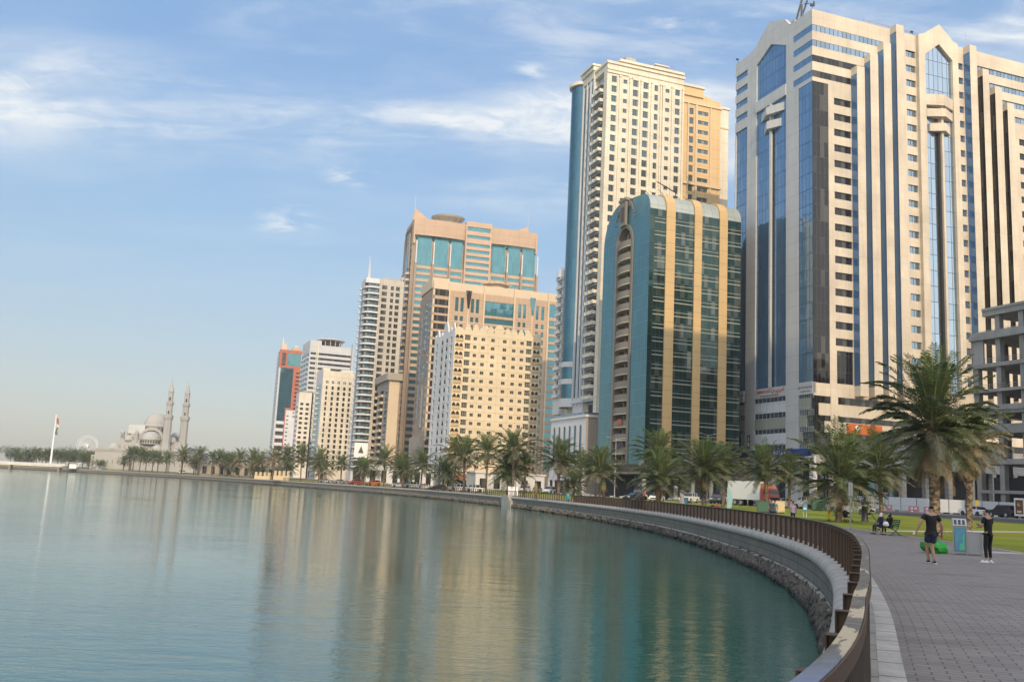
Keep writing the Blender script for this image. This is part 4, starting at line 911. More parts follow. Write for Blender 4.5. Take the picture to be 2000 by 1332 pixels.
# ================================================================ white tower with ochre rear wing
def tower_j():
    B = Bd('residential_tower', 'tallest ivory tower with round blue glass corner, balcony stack and stepped ochre wing', (25.6, 269.6), 20)
    B.root.scale = (.9, .9, .9)
    T = 148; fh = 3.56; W = 30.3; D = 31
    w = MB(); nf = 39
    cols = [(1.8, 3.8, 2.3), (6.3, 7.8, 1.5), (10.0, 12.2, 2.4), (14.1, 16.2, 2.4), (18.5, 19.9, 2.2), (22.9, 24.5, 1.4), (26.8, 28.7, 2.3)]
    H = []; 
    for a, b, h in cols:
        for k in range(nf):
            z = 141.4 - fh * k + (0 if h > 2 else .3); H.append((a, b, z, z + h))
    B.holes(w, 'R', 0, W, 0, T, H, 0, .3, 'ivory')
    B.rect(w, 'L', 0, 2.6, 0, T, 0, 'ivory'); B.rect(w, 'L', 2.6, 9.8, 0, T, -1.6, 'grey_panel'); w.face([(0, 2.6, 0), (1.6, 2.6, 0), (1.6, 2.6, T), (0, 2.6, T)], 'ivory'); w.face([(0, 9.8, 0), (1.6, 9.8, 0), (1.6, 9.8, T), (0, 9.8, T)], 'ivory')
    w.box(1.7, W, .35, D, 0.4, T - 1.2, 'ivory', skip='-z'); w.box(-.3, W + .3, -.4, 3, T, T + .9, 'ivory'); w.box(-.3, 2.5, 3, D - 8, T, T + .9, 'ivory'); w.box(0.02, 1.6, 2.6, 9.8, T - 2.2, T, 'ivory')
    B.rect(w, 'L', 9.8, 19, 0, T - 1, 0, 'white_render')
    B.part('wall', w)
    B.wins('window', [('R', a, z, b - a, d - z, 0) for a, b, z, d in H], ('window_glass', 'tan_trim', 1, 1), 100, .28)
    # pilasters and cornice
    p = MB()
    for a, wd in ((4.7, .7), (8.6, .8), (9.35, .45), (13.0, .6), (17.1, .7), (20.7, .6), (21.6, .9), (25.3, .7), (29.5, .7)): p.box(a, a + wd, -.45, 0, 0.4, T - 4.3, 'ivory', skip='y'); p.box(a - .15, a + wd + .15, -.6, 0, T - 4.3, T - 3.7, 'ivory', skip='y')
    p.box(0, W, -.25, 0, T - 2.2, T - 1.6, 'ivory', skip='y'); p.box(0, 8.2, -.35, 0, T - 3.4, T - 3.0, 'ivory', skip='y'); B.part('pilasters', p)
    # balconies on the lagoon side
    b = MB(); B.box(b, 'L', 2.8, 9.6, 0, .25, -1.6, 1.25, 'white_render'); B.box(b, 'L', 2.8, 9.6, .25, 1.15, 1.1, 1.25, 'ivory'); B.box(b, 'L', 2.8, 2.95, .25, 1.15, -.2, 1.1, 'ivory'); B.box(b, 'L', 9.45, 9.6, .25, 1.15, -.2, 1.1, 'ivory')
    for a in (3.2, 6.0, 9.0): B.box(b, 'L', a, a + .4, .25, 1.35, 1.22, 1.4, 'ivory')
    B.box(b, 'L', 4.4, 7.8, .3, 2.6, -1.58, -1.5, 'dark_void'); B.box(b, 'L', 3.4, 9.2, 3.0, 3.25, -1.6, .45, 'grey_panel')
    B.repeat('balcony', b, [(0, 0, 142.0 - fh * k) for k in range(1, 32)])
    # blue strips and the round corner
    for a, c in ((10.6, 12.0), (13.4, 15.0), (16.4, 18.2)):
        g = MB(); B.box(g, 'L', a, c, 33, T - 3.5 + (a - 10) * .1, -.2, .06, 'navy_glass'); B.part('glass_strip', g)
    q = MB(); 
    for a in (9.6, 12.3, 15.3, 18.4): B.box(q, 'L', a, a + .7, 30, T - 1.5, 0, .5, 'white_render')
    q.box(-1.0, 6, 9.4, 19.6, T + 1.2, T + 2.8, 'ivory'); q.box(-.5, 6, 9.8, 19.2, T - 1.5, T + 1.2, 'ivory'); q.box(-1.5, 6, 9.0, 20.0, T + 2.8, T + 3.5, 'ivory'); B.part('fins', q)
    cy, R = 23.2, 4.3; ccx = 1.6
    g = MB(); g.lathe([(R, 33), (R, T - .5)], 20, 'navy_glass', (ccx, cy), pi / 2 - .15, 3 * pi / 2 + .1); B.part('round_glass', g, True)
    g = MB(); g.lathe([(R - .2, T - .5), (R + .9, T - .3), (R + .9, T + .8), (R + .3, T + 1.2), (0, T + 1.2)], 20, 'ivory', (ccx, cy), pi / 2 - .2, 3 * pi / 2 + .2); B.part('round_cornice', g); g = MB(); g.lathe([(R + .3, 30), (R + .3, 33), (R, 33)], 20, 'white_render', (ccx, cy), pi / 2 - .2, 3 * pi / 2 + .2)
    B.part('round_band', g)
    for z in (38, 44): g = MB(); g.lathe([(R + .15, z), (R + .15, z + 1.8)], 20, 'white_render', (ccx, cy), pi / 2, 3 * pi / 2); B.part('round_band', g)
    # rear lower wing with loggias
    r = MB(); rv = 29.8; L_ = []
    for k in range(14): L_.append((rv + .8, rv + 3.4, 34.6 + 3.3 * k, 36.8 + 3.3 * k))
    B.holes(r, 'L', rv - .6, rv + 5, 28, 80.5, L_, .8, .75, 'white_render'); r.box(.1, 8, rv - .6, rv + 5, 28, 80, 'white_render', skip='-z'); r.lathe([(2.8, 78), (2.4, 80.6), (1.2, 82), (0, 82.4)], 14, 'white_render', (.6, rv + 2.2)); r.box(-.75, 0, rv - .59, rv - .5, 28, 80, 'white_render')
    r.box(-.75, 0, rv + 4.9, rv + 4.99, 28, 80.4, 'white_render'); B.part('rear_wing', r)
    s = MB(); B.box(s, 'L', rv - .4, rv + 4.6, 0, 1.1, .85, 1.6, 'white_render'); B.repeat('balcony', s, [(0, 0, 34.1 + 3.3 * k) for k in range(14)])
    # ochre wings to the right, set back in steps
    o = MB(); H = []
    for k in range(38):
        z = 136.0 - fh * k; H += [(33.2, 34.9, z, z + 2.4), (36.7, 41.0, z + .4, z + 1.9)]
    B.holes(o, 'R', W, 46.0, 0, 142.8, H, -.8, .3, 'ochre'); o.box(W, 46, 1.15, 24, .4, 142.8, 'ochre', skip='-z -y'); 
    for a in (32.4, 35.6, 36.0, 41.6): o.box(a, a + .45, .4, .8, .4, 139.8, 'tan_trim', skip='y')
    o.box(W, 46.4, .2, 1, 109.8, 110.6, 'tan_trim'); o.box(W, 46.6, .4, 2, 139.9, 140.6, 'tan_trim'); o.box(W, 38.6, .3, 20, 142.8, 146, 'ochre'); o.box(W - .4, 39, -.1, 20, 146, 146.8, 'ivory'); o.box(38.6, 42.5, 1.2, 20, 142.8, 144.0, 'ochre')
    o.box(46, 50.2, 2.0, 22, .4, 141.0, 'ivory', skip='-z'); o.box(46, 50.6, 1.6, 22, 141.0, 141.7, 'ivory'); o.box(46, 50.4, 1.8, 3, 133.5, 134.1, 'tan_trim'); B.part('rear_block', o)
    B.wins('wing_window', [('R', a, z, b - a, d - z, -.8) for a, b, z, d in H], ('window_glass', 'tan_trim', 1, 1), 100, .28)
    t = MB(); t.box(7, 32, 4, 24, T - 1, T + 3.6, 'ochre', skip='-z'); t.box(6.5, 32.5, 3.5, 24, T + 3.6, T + 4.5, 'ivory'); t.box(11, 15, 8, 12, T + 4.5, T + 8.2, 'concrete'); t.box(10, 12, 8, 10, T + 4.5, T + 6.2, 'concrete')
    t.box(22, 27, 6, 10, T + 4.5, T + 6.4, 'concrete'); t.box(21.5, 27.5, 5.6, 10.4, T + 6.4, T + 6.8, 'ivory')
    for i in range(7): t.box(14 + i * 1.5, 14.8 + i * 1.5, 3.35, 3.5, T + 2.0, T + 2.9, 'ivory')
    t.cyl((12, 6, T + 4.5), (20, 6, T + 5.8), .15, .15, 5, 'dark_steel'); B.part('roof_house', t)
    # terrace base
    m = MB(); m.box(-2, 12, -1, 30, 24, 26, 'white_render'); B.box(m, 'L', 3.0, 8.6, 26, 30, -1.4, -1.2, 'dark_void'); B.box(m, 'L', 9.6, 9.9, 26, 31.5, .2, .6, 'white_render'); B.box(m, 'L', 2.4, 20, 31, 32.2, .1, .7, 'white_render'); B.part('terrace', m)
tower_j()

def podium_k():
    B = Bd('arched_podium_building', 'low white stone block with six tall narrow arched windows beside the green glass block', (21.4, 252.9), 20)
    B.root.scale = (.9, .9, .9)
    H_, D = 24.0, 27.5; w = MB()
    w.box(0, 16, 0, D, .4, H_, 'white_stone', skip='-z -y'); B.rect(w, 'R', 0, 16, .4, H_, 0, 'stone_tan'); w.box(-.35, 16, -.35, D, H_, H_ + .8, 'white_stone'); B.box(w, 'L', 0, D, 4.8, 5.3, 0, .35, 'white_stone')
    B.box(w, 'L', 1.5, D - 1, .4, 4.6, .02, .1, 'dark_void')
    for v in (.7, 5, 9.5, 14, 18.5, 23, 27): B.box(w, 'L', v - .5, v + .5, .4, 4.8, .1, .45, 'white_stone')
    w.box(-.2, 16, 1, D, H_ + .8, H_ + 1.6, 'sky_window'); B.part('wall', w)
    L = [('L', 2.9 + 4.1 * k, 5.6, 1.9, 16.2, .1) for k in range(6)]
    B.wins('arched_window', L, ('navy_glass', 'white_stone', 1, 1, 'arch'), 100, .06)
podium_k()

# ================================================================ sand coloured hotel with scalloped roofline
def hotel_h():
    B = Bd('apartment_hotel', 'sand coloured block with scalloped roofline and rows of arched balconies, among the brown towers', (-20.6, 326.2), 18.5)
    T, W, D, fh = 57.0, 33.0, 29.5, 3.05; w = MB(); nf = 17
    small = [(7.1, 8.4), (10.1, 11.5), (13.8, 15.2), (18.3, 19.7), (21.9, 23.3), (25.0, 26.4)]; big = [(3.9, 6.0), (27.4, 29.5)]
    H = []
    for k in range(nf):
        z = 53.0 - fh * k; H += [(a, b, z + .15, z + 1.35) for a, b in small] + [(a, b, z, z + 1.95) for a, b in big]
    lg = [(.35, 3.3, 52.6 - fh * k, 55.0 - fh * k) for k in range(nf)] + [(30.1, 32.7, 52.6 - fh * k, 55.0 - fh * k) for k in range(nf)]
    B.holes(w, 'R', 0, W, .4, T - .4, H + lg, 0, .35, 'sand'); w.box(.3, W, 1.5, D, .4, T - 1.2, 'sand', skip='-z -x'); w.box(3.4, 30, .36, 1.6, .4, T - 1.2, 'sand_dark', skip='-z')
    Hl = [(a, b, 52.2 - fh * k, 54.4 - fh * k) for a, b in ((3.2, 5.6), (24.3, 26.8)) for k in range(nf)]
    B.holes(w, 'L', 0, D, .4, T - .4, Hl, 0, .3, 'white_stone'); w.box(.31, 1, 1, D, .4, T - 1.2, 'dark_void', skip='-z'); w.box(W - .01, W, 0, D, .4, T, 'sand')
    B.part('wall', w)
    # scallops: rounded merlons along both eaves
    def scal(side, spec, m):
        s = MB()
        for c, r, pk in spec:
            n = 10; pts = [(c - r, T - .45)] + [(c - r + 2 * r * k / n, T - .3 + pk * sin(pi * k / n) ** .7) for k in range(n + 1)] + [(c + r, T - .45)]
            s.poly([B.P(side, a, z, .02) for a, z in pts] if side == 'R' else [B.P(side, a, z, .02) for a, z in pts][::-1], m)
            for (a, z), (b, y) in zip(pts, pts[1:]): s.face([B.P(side, a, z, .02), B.P(side, b, y, .02), B.P(side, b, y, -.5), B.P(side, a, z, -.5)], m)
            s.poly([B.P(side, a, z, -.5) for a, z in pts], m)
        return s
    B.part('parapet', scal('R', [(5.0, 1.2, 2.2), (7.9, 1.3, 2.3), (10.8, 1.6, 1.9), (13.5, 1.6, 2.1), (16.8, 2.4, 3.0), (20.0, 1.6, 2.0), (22.6, 1.3, 1.8), (25.2, 1.2, 2.0), (28.0, 1.3, 2.1), (31.4, 1.3, 1.5), (1.6, 1.6, .9)], 'sand'))
    B.part('parapet', scal('L', [(2.0, 1.7, 2.6), (6.2, 1.6, 1.4), (12.8, 3.6, 4.4), (19.4, 1.6, 1.4), (24.5, 2.0, 2.8), (28.2, 1.3, 1.4)], 'white_stone'))
    B.wins('window', [('R', a, z, b - a, d - z, 0) for a, b, z, d in H if b - a < 1.8], ('window_glass', 'sand_dark', 2, 1), 100, .3)
    B.wins('large_window', [('R', a, z, b - a, d - z, 0) for a, b, z, d in H if b - a > 1.8], ('window_glass', 'sand_dark', 3, 2), 100, .3)
    B.wins('side_window', [('L', a, z, b - a, d - z, 0) for a, b, z, d in Hl], ('window_glass', 'grey_panel', 1, 1), 100, .2)
    B.wins('arched_opening', [('L', a, 52.1 - fh * k, 2.9, 2.5, .1) for a in (8.6, 15.2) for k in range(nf)], ('dark_void', 'white_stone', 1, 1, 'arch'), 100, .06)
    # loggia: arch screens over a dark recess, balcony front below
    g = MB(); n = 6
    for c0 in (0, 1.475):
        pts = [(c0, 1.35)] + [(c0 + .06 + 1.36 * k / n, 1.35 + .85 * sin(pi * k / n)) for k in range(n + 1)] + [(c0 + 1.475, 1.35), (c0 + 1.475, 2.45), (c0, 2.45)]
        g.poly([(a, -.02, z) for a, z in pts], 'sand'); g.box(c0 + 1.40, c0 + 1.52, -.02, .1, .7, 1.4, 'sand')
    g.box(0, 2.95, -.30, .05, -.15, .85, 'sand_dark'); g.face([(0, 1.4, 0), (2.95, 1.4, 0), (2.95, 1.4, 2.4), (0, 1.4, 2.4)], 'taupe')
    B.repeat('loggia', g, [(.35, 0, 52.6 - fh * k) for k in range(nf)] + [(29.9, 0, 52.6 - fh * k) for k in range(nf)])
    p = MB()
    for a in (9.3, 12.6, 16.7, 21.0, 24.2): p.box(a - .12, a + .12, -.14, 0, .4, T - 2, 'sand', skip='y')
    B.part('downpipes', p)
    for x, y in ((9.5, 6), (13, 5), (24, 6), (28.5, 4)):
        d = MB(); d.cyl((x, y, T - 1.2), (x, y, T + 1.6), .06, .06, 4, 'steel'); d.lathe([(0, 0), (.5, .08), (.8, .35)], 12, 'grey_panel'); k = MB(); k.cyl((x, y, T - 1.2), (x, y, T + 1.6), .07, .07, 4, 'steel')
        dish = MB(); dish.lathe([(0, 0), (.6, .08), (1.0, .4)], 12, 'grey_panel'); k.merge(dish, Matrix.Translation((x, y - .2, T + 1.8)) @ Matrix.Rotation(radians(60), 4, 'X')); B.part('satellite_dish', k)
    r = MB(); r.box(11, 15, 4, 9, T - 1.2, T + 1.9, 'white_render'); B.part('roof_house', r)
    s = MB(); s.box(0.3, W - .3, -2.6, 0, 3.6, 5.0, 'red_panel'); s.box(0.3, W - .3, -2.4, 0, 3.3, 3.6, 'white_stone'); B.part('shop_canopy', s)
    s = MB(); s.box(0.3, W - .3, -.05, 0, .5, 3.3, 'dark_void'); B.part('shop_front', s)
hotel_h()

# ================================================================ brown and teal towers behind it
def tower_f():
    B = Bd('helipad_tower', 'tall brown and teal glass tower with round helipad disc and two roof horns', (-57.0, 488.6), 16)
    T, W, D, fh = 144.0, 71.5, 30, 3.6; w = MB()
    w.box(.5, W - .5, 1.0, D, .4, T - 5, 'salmon', skip='-z')
    # curved parapet bands left and right of the middle bay
    def par(a0, a1, n=10):
        for k in range(n):
            x0 = a0 + (a1 - a0) * k / n; x1 = a0 + (a1 - a0) * (k + 1) / n; b0 = 1.1 * sin(pi * k / n); b1 = 1.1 * sin(pi * (k + 1) / n)
            w.face([(x0, -.8 - b0, 135), (x1, -.8 - b1, 135), (x1, -1.6 - b1, T), (x0, -1.6 - b0, T)], 'salmon'); w.face([(x0, -1.6 - b0, T), (x1, -1.6 - b1, T), (x1, 2, T), (x0, 2, T)], 'salmon'); w.face([(x0, -.8 - b0, 135), (x1, -.8 - b1, 135), (x1, .6, 135), (x0, .6, 135)], 'salmon')
            w.face([(x1, 2, T), (x1, 2, 135), (x0, 2, 135), (x0, 2, T)], 'salmon')
    par(.4, 29.1); par(44, W - .6)
    w.box(.3, 1.2, -1.6, D - 6, 130, T, 'salmon'); w.box(W - 1.4, W - .5, -1.6, D - 4, 132, T - .02, 'salmon')
    B.part('wall', w)
    for pts in ([(-.9, T - .5), (.5, T + 5.6), (8.5, T - .2), (8.5, T - 1), (-.9, T - 1)], [(56.5, T - 1), (65.4, T + 3.4), (65.4, T - 1)]):
        h = MB(); F = [(a, -1.3, z) for a, z in pts]; h.poly(F, 'salmon'); h.poly([(a, -.3, z) for a, z in pts][::-1], 'salmon')
        for i in range(len(pts)): a, b = pts[i], pts[(i + 1) % len(pts)]; h.face([(a[0], -1.3, a[1]), (a[0], -.3, a[1]), (b[0], -.3, b[1]), (b[0], -1.3, b[1])], 'salmon')
        B.part('roof_horn', h)
    for a in (.2, 65.2): h = MB(); h.cyl((a, -.8, T), (a, -.8, T + 14), .14, .05, 4, 'steel'); B.part('antenna', h)
    bays = [(2.9, 11.0), (12.2, 20.3), (21.5, 28.4), (45.2, 53.0), (54.4, 61.6), (62.8, 70.4)]
    for a, b in bays:
        g = MB(); B.rect(g, 'R', a, b, 118.4, 133.5, .2, 'aqua_glass'); g.face([(a - 1, -.2, 133.5), (b + 1, -.2, 133.5), (b + 1, -.9, 137.5), (a - 1, -.9, 137.5)], 'aqua_glass'); B.part('glass_bay', g)
    L = []
    for a, b in bays:
        for k in range(30): L.append(('R', a, 114.6 - fh * k, b - a, 2.0, 0))
    sp = MB(); B.holes(sp, 'R', 0, 29.1, 0.4, 118.4, [(q[1], q[1] + q[3], q[2], q[2] + q[4]) for q in L if q[1] < 29], .15, .6, 'salmon'); B.holes(sp, 'R', 44, W, 0.4, 118.4, [(q[1], q[1] + q[3], q[2], q[2] + q[4]) for q in L if q[1] > 29], .15, .6, 'salmon'); B.part('spandrel_wall', sp)
    B.wins('window_band', L, ('aqua_glass', None, 1, 1), 100, .2)
    for a in (1.8, 11.4, 20.7, 53.4, 61.9, 70.9):
        f = MB(); f.box(a, a + 1.1, -1.8, 0, .4, 120.5, 'taupe_brown', skip='y'); f.box(a + .25, a + .85, -2.2, -1.4, 119, 131.5 - (0 if a < 30 else 1), 'white_render'); B.part('fin', f)
    m = MB(); H = [(29.8, 43.0, 140.2, 142.6), (29.8, 43.0, 136.0, 137.8)] + [(29.8, 43.0, 131.4 - fh * k, 133.2 - fh * k) for k in range(35)]
    B.holes(m, 'R', 29.1, 43.9, .4, T + 1.5, H, 3.0, .5, 'salmon'); m.box(29.1, 43.9, -2.4, 1, .4, T + 1.5, 'salmon', skip='-z -y'); m.box(29.1, 43.9, -3, -2.4, T + 1.48, T + 1.5, 'salmon')
    m.face([(29.1, -3, .4), (29.1, -2.4, .4), (29.1, -2.4, T + 1.5), (29.1, -3, T + 1.5)], 'salmon'); m.face([(43.9, -3, .4), (43.9, -2.4, .4), (43.9, -2.4, T + 1.5), (43.9, -3, T + 1.5)], 'salmon'); B.part('middle_bay', m)
    B.wins('bay_window', [('R', a, c, b - a, d - c, 3.0) for a, b, c, d in H], ('aqua_glass', None, 1, 1), 100, .45)
    # helipad
    h = MB(); cx, cy = 21.5, 11.5; h.lathe([(4.6, T - 5), (4.6, T + 2.2), (6.2, T + 3.6), (8.8, T + 5.0), (9.6, T + 5.8), (0, T + 5.9)], 28, 'ivory', (cx, cy)); o = B.part('helipad', h)
    for k in range(14): q = MB(); t = 2 * pi * k / 14; q.cyl((cx + 4.6 * cos(t), cy + 4.6 * sin(t), T + 1), (cx + 8.6 * cos(t), cy + 8.6 * sin(t), T + 4.8), .18, .14, 4, 'white_render'); q.build('strut', o)
    # lagoon side: blue slot between balcony stacks
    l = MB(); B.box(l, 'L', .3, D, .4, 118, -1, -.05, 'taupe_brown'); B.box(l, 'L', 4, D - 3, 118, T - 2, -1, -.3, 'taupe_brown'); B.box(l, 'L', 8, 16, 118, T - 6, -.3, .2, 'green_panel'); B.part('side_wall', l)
    for a, b, z1 in ((10.2, 13.4, 131), (14.0, 16.6, 126)): g = MB(); B.box(g, 'L', a, b, 14, z1, -.04, .3, 'blue_glass'); B.part('glass_strip', g)
    b = MB(); n = 6; P2 = [(-1.6 * sin(pi * k / n) - .1, -2.6 + 5.2 * k / n) for k in range(n + 1)] + [(1, 2.6), (1, -2.6)]; b.prism(P2[::-1], 0, 1.25, 'tan_trim'); b.box(.2, .3, -2.4, 2.4, 1.25, 3.1, 'dark_void')
    B.repeat('balcony', b, [(-.1, v, 20 + 3.6 * k) for k in range(27) for v in (6.2, 20.8)]); 
    x = MB()
    for z in (30, 52, 74, 96): B.box(x, 'L', 3, 24, z, z + 1.6, .3, .9, 'taupe_brown')
    B.part('tie_bands', x)
    d = MB(); B.box(d, 'R', -.0, 2.9, .4, 130, -.6, .16, 'taupe_brown')
    for k in range(30): B.box(d, 'L', .8, 3.4, 21 + 3.6 * k, 22.9 + 3.6 * k, -.04, .02, 'dark_void')
    B.part('corner_wall', d)
tower_f()

def tower_g():
    B = Bd('teal_window_tower', 'broad brown block with teal window bands and small round helipad behind the sand coloured block', (-36.4, 406.7), 18)
    T, W, D, fh = 92.0, 61.5, 26, 3.7; w = MB()
    sm = [(10.4, 11.9), (12.9, 14.4), (17.8, 19.3), (20.2, 21.7), (40.6, 42.0), (43.0, 44.4), (49.3, 50.6), (52.0, 53.4)]
    H = []; L = []
    for a, b in sm:
        L.append(('R', a, 78.9, b - a, 6.4, 0))
        for k in range(1, 19): L.append(('R', a, 79.2 - fh * k - .9, b - a, 2.2, 0))
    big = [('R', 24.3, 78.4, 14.2, 6.5, 0), ('R', 55.8, 80.6, 5.7, 6.2, 0)] + [('R', 24.3, 78.4 - fh * k, 14.2, 2.5, 0) for k in range(1, 20)] + [('R', 55.8, 80.6 - fh * k - .4, 5.7, 2.5, 0) for k in range(1, 20)]
    H = [(q[1], q[1] + q[3], q[2], q[2] + q[4]) for q in L + big]
    cor = [('R', .3, 85.2, 7.0, 3.6, 0)] + [('R', .3, 80.9 - fh * k, 7.0, 2.7, 0) for k in range(0, 21)]; H += [(0, 7.3, q[2], q[2] + q[4]) for q in cor]
    B.holes(w, 'R', 0, W, .4, 88.2, H, 0, .4, 'brown_panel'); w.box(0, W, 0, 1, 88.2, T, 'tan_trim'); w.box(.5, W, .6, D, .4, T - 1.5, 'brown_panel', skip='-z')
    w.box(0, 8, 3, D, T - 3, T + 2.0, 'tan_trim', skip='-z')
    B.part('wall', w)
    B.wins('window', L, ('aqua_glass', None, 1, 1), 100, .3); B.wins('window_band', big, ('aqua_glass', None, 1, 1), 100, .3); B.wins('corner_band', cor, ('dark_window', None, 1, 1), 100, .25)
    t = MB(); 
    for a in (15.2, 46.2):
        t.poly([(a, -.25, 88.9), (a + 1.1, -.25, 80.5), (a + .7 + 1.1, -.25, 80.5), (a + 2.8, -.25, 88.9)][::-1], 'dark_window' if a < 20 else 'aqua_glass')
        t.box(a + 1.1, a + 1.7, -.2, 0, 20, 80.5, 'tan_trim', skip='y')
    B.part('tapered_panel', t)
    c = MB()
    for a in (7.5, 24.0, 38.6, 55.4): c.box(a - .35, a + .35, -.5, 0, .4, T, 'tan_trim', skip='y')
    for k in range(6): c.box(7.4, 24, -.12, 0, 74 - 2 * fh * k, 74.3 - 2 * fh * k, 'tan_trim', skip='y'); c.box(39, 55.4, -.12, 0, 74 - 2 * fh * k, 74.3 - 2 * fh * k, 'tan_trim', skip='y')
    B.part('trim', c)
    h = MB(); cx, cy = 32, 9; h.lathe([(4.6, T - 2), (4.6, T + 1.8), (5.2, T + 2.4), (6.4, T + 2.6), (6.4, T + 3.0), (0, T + 3.0)], 24, 'tan_trim', (cx, cy)); o = B.part('helipad', h)
    for k in range(16): q = MB(); tt = 2 * pi * k / 16; q.cyl((cx + 5.4 * cos(tt), cy + 5.4 * sin(tt), T + 2.5), (cx + 7.4 * cos(tt), cy + 7.4 * sin(tt), T + 3.3), .1, .1, 4, 'white_render'); q.build('strut', o)
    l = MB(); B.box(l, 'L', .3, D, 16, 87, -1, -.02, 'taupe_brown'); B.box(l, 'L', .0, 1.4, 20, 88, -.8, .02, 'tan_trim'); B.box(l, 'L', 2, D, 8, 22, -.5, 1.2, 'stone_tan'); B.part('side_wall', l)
    for a, b, z0, z1 in ((7.5, 11, 60, 84), (7.5, 11, 26, 56), (17, 20, 30, 78)): g = MB(); B.box(g, 'L', a, b, z0, z1, 0, .3, 'blue_glass'); B.part('glass_strip', g)
    Lw = [('L', a, 24 + fh * k, b, 2.4, .0) for a, b in ((2.2, 3.4), (13.2, 1.8), (22, 2)) for k in range(16)]
    B.wins('side_window', Lw, ('sky_window', 'taupe', 1, 1), 100, -.05)
tower_g()

def tower_d():
    B = Bd('round_balcony_tower', 'pale tower with stack of curved white balconies and two thin roof spires', (-76.9, 466.5), 18)
    T, W, D, fh = 105.0, 20.0, 14, 3.3; w = MB(); nf = 29
    H = []
    for k in range(nf):
        z = 99.6 - fh * k; H += [(8.6, 11.4, z, z + 2.2), (13.2, 14.8, z, z + 2.2), (15.9, 18.0, z, z + 2.2)]
    B.holes(w, 'R', 7.4, W, .4, T, H, 0, .35, 'dull_beige'); w.box(7.4, W, .4, D, .4, T - 1, 'dull_beige', skip='-z'); w.box(1.2, 7.4, 1.2, D, .4, T - 2, 'dark_void', skip='-z'); w.box(0.0, 7.4, .0, D, T - 2.6, T, 'white_render'); B.rect(w, 'L', 4.2, D, .4, T - 2.6, 0, 'white_render')
    w.box(0, 1.3, 4.2, D, .4, T - 2.6, 'white_render', skip='-z -x'); w.box(7.2, 7.6, -.3, 1, .4, T, 'dull_beige'); B.part('wall', w)
    B.wins('window', [('R', a, z, b - a, d - z, 0) for a, b, z, d in H], ('dark_window', 'taupe', 2, 1), 100, .3)
    b = MB(); n = 8; P2 = [(7.3, -.3), (4.8, -.5)] + [(4.2 - 4.6 * sin(pi / 2 * k / n), 3.9 - 4.6 * cos(pi / 2 * k / n)) for k in range(n + 1)] + [(-.4, 4.6), (1, 4.6), (7.3, 1.2)]
    b.prism(P2[::-1], 0, .9, 'white_render'); g = [(x * .93 + .35, y * .93 + .3) for x, y in P2]; b.prism(g[::-1], .9, 1.4, 'navy_glass', False); b.box(1.5, 7.2, 1.05, 1.19, 1.5, 3.2, 'window_glass')
    B.repeat('balcony', b, [(0, 0, 7.5 + fh * k) for k in range(29)])
    for a, b_ in ((5.2, 6.6), (8.2, 10)): g = MB(); B.box(g, 'L', a, b_, 6, T - 4, 0, .25, 'sky_window'); B.part('glass_strip', g)
    for k in range(30): pass
    f = MB()
    for k in range(30): B.box(f, 'L', D - 1.4, D + .4, 8 + 3.2 * k, 9.0 + 3.2 * k, .0, .9, 'white_render')
    B.part('rear_ledges', f)
    for x, y, h in ((1.5, 2.0, 12), (2.6, 5.5, 10.5)): s = MB(); s.cyl((x, y, T - 1), (x, y, T + h), .42, .12, 6, 'white_render'); B.part('spire', s)
    s = MB(); 
    for k in range(9): s.box(9.5 + k * 1.15, 10.1 + k * 1.15, 0, .4, T, T + .8, 'dull_beige')
    s.box(9, W, 0, .4, T + .8, T + 1.1, 'dull_beige'); B.part('parapet_rail', s)
    s = MB(); B.box(s, 'R', .2, 7, 12.5, 20, .5, .8, 'sign_white'); o = B.part('sign_board', s); k = MB(); k.poly([(2.2, -.86, 14.8), (5.0, -.86, 14.8), (3.6, -.86, 18.4)], 'sign_dark'); k.build('emblem', o)
tower_d()

def block_e():
    B = Bd('small_balcony_block', 'low beige block with rows of balconies and curved cornice, squeezed between two tall towers', (-57.8, 440.7), 19)
    T, D, fh = 49.5, 46, 3.4; w = MB(); H = [(a, b, 43.0 - fh * k, 45.6 - fh * k) for k in range(12) for a, b in ((2.4, 8.4), (12.5, 22), (27, 38))]
    B.holes(w, 'L', 0, D, .4, T, H, 0, 1.0, 'stone_tan'); w.box(1.0, 5, 0.05, D, .4, T, 'dark_void', skip='-z -y'); B.rect(w, 'R', 0, 6, .4, T, 0, 'tan_trim'); w.box(5, 6, 0, D, .4, T, 'stone_tan', skip='-z'); B.part('wall', w)
    c = MB(); n = 6; P2 = [(-1.4, D)] + [(-1.4, 2.2)] + [(1 - 2.4 * cos(pi / 2 * k / n), 1 - 2.4 * sin(pi / 2 * k / n)) for k in range(1, n + 1)] + [(6, -1.4), (6, D)]; c.prism(P2, T, T + 3.4, 'stone_tan'); B.part('cornice', c)
    b = MB(); B.box(b, 'L', -.3, 10.2, 0, 1.15, .1, 1.2, 'tan_trim'); B.repeat('balcony', b, [(0, v, 42.2 - fh * k) for k in range(12) for v in (12.3, 27.2)])
    s = MB(); B.box(s, 'L', 0, 6.2, 0, 1.9, -.1, .02, 'sky_window'); B.repeat('window', s, [(-.02, 2.3, 43.3 - fh * k) for k in range(12)])
block_e()

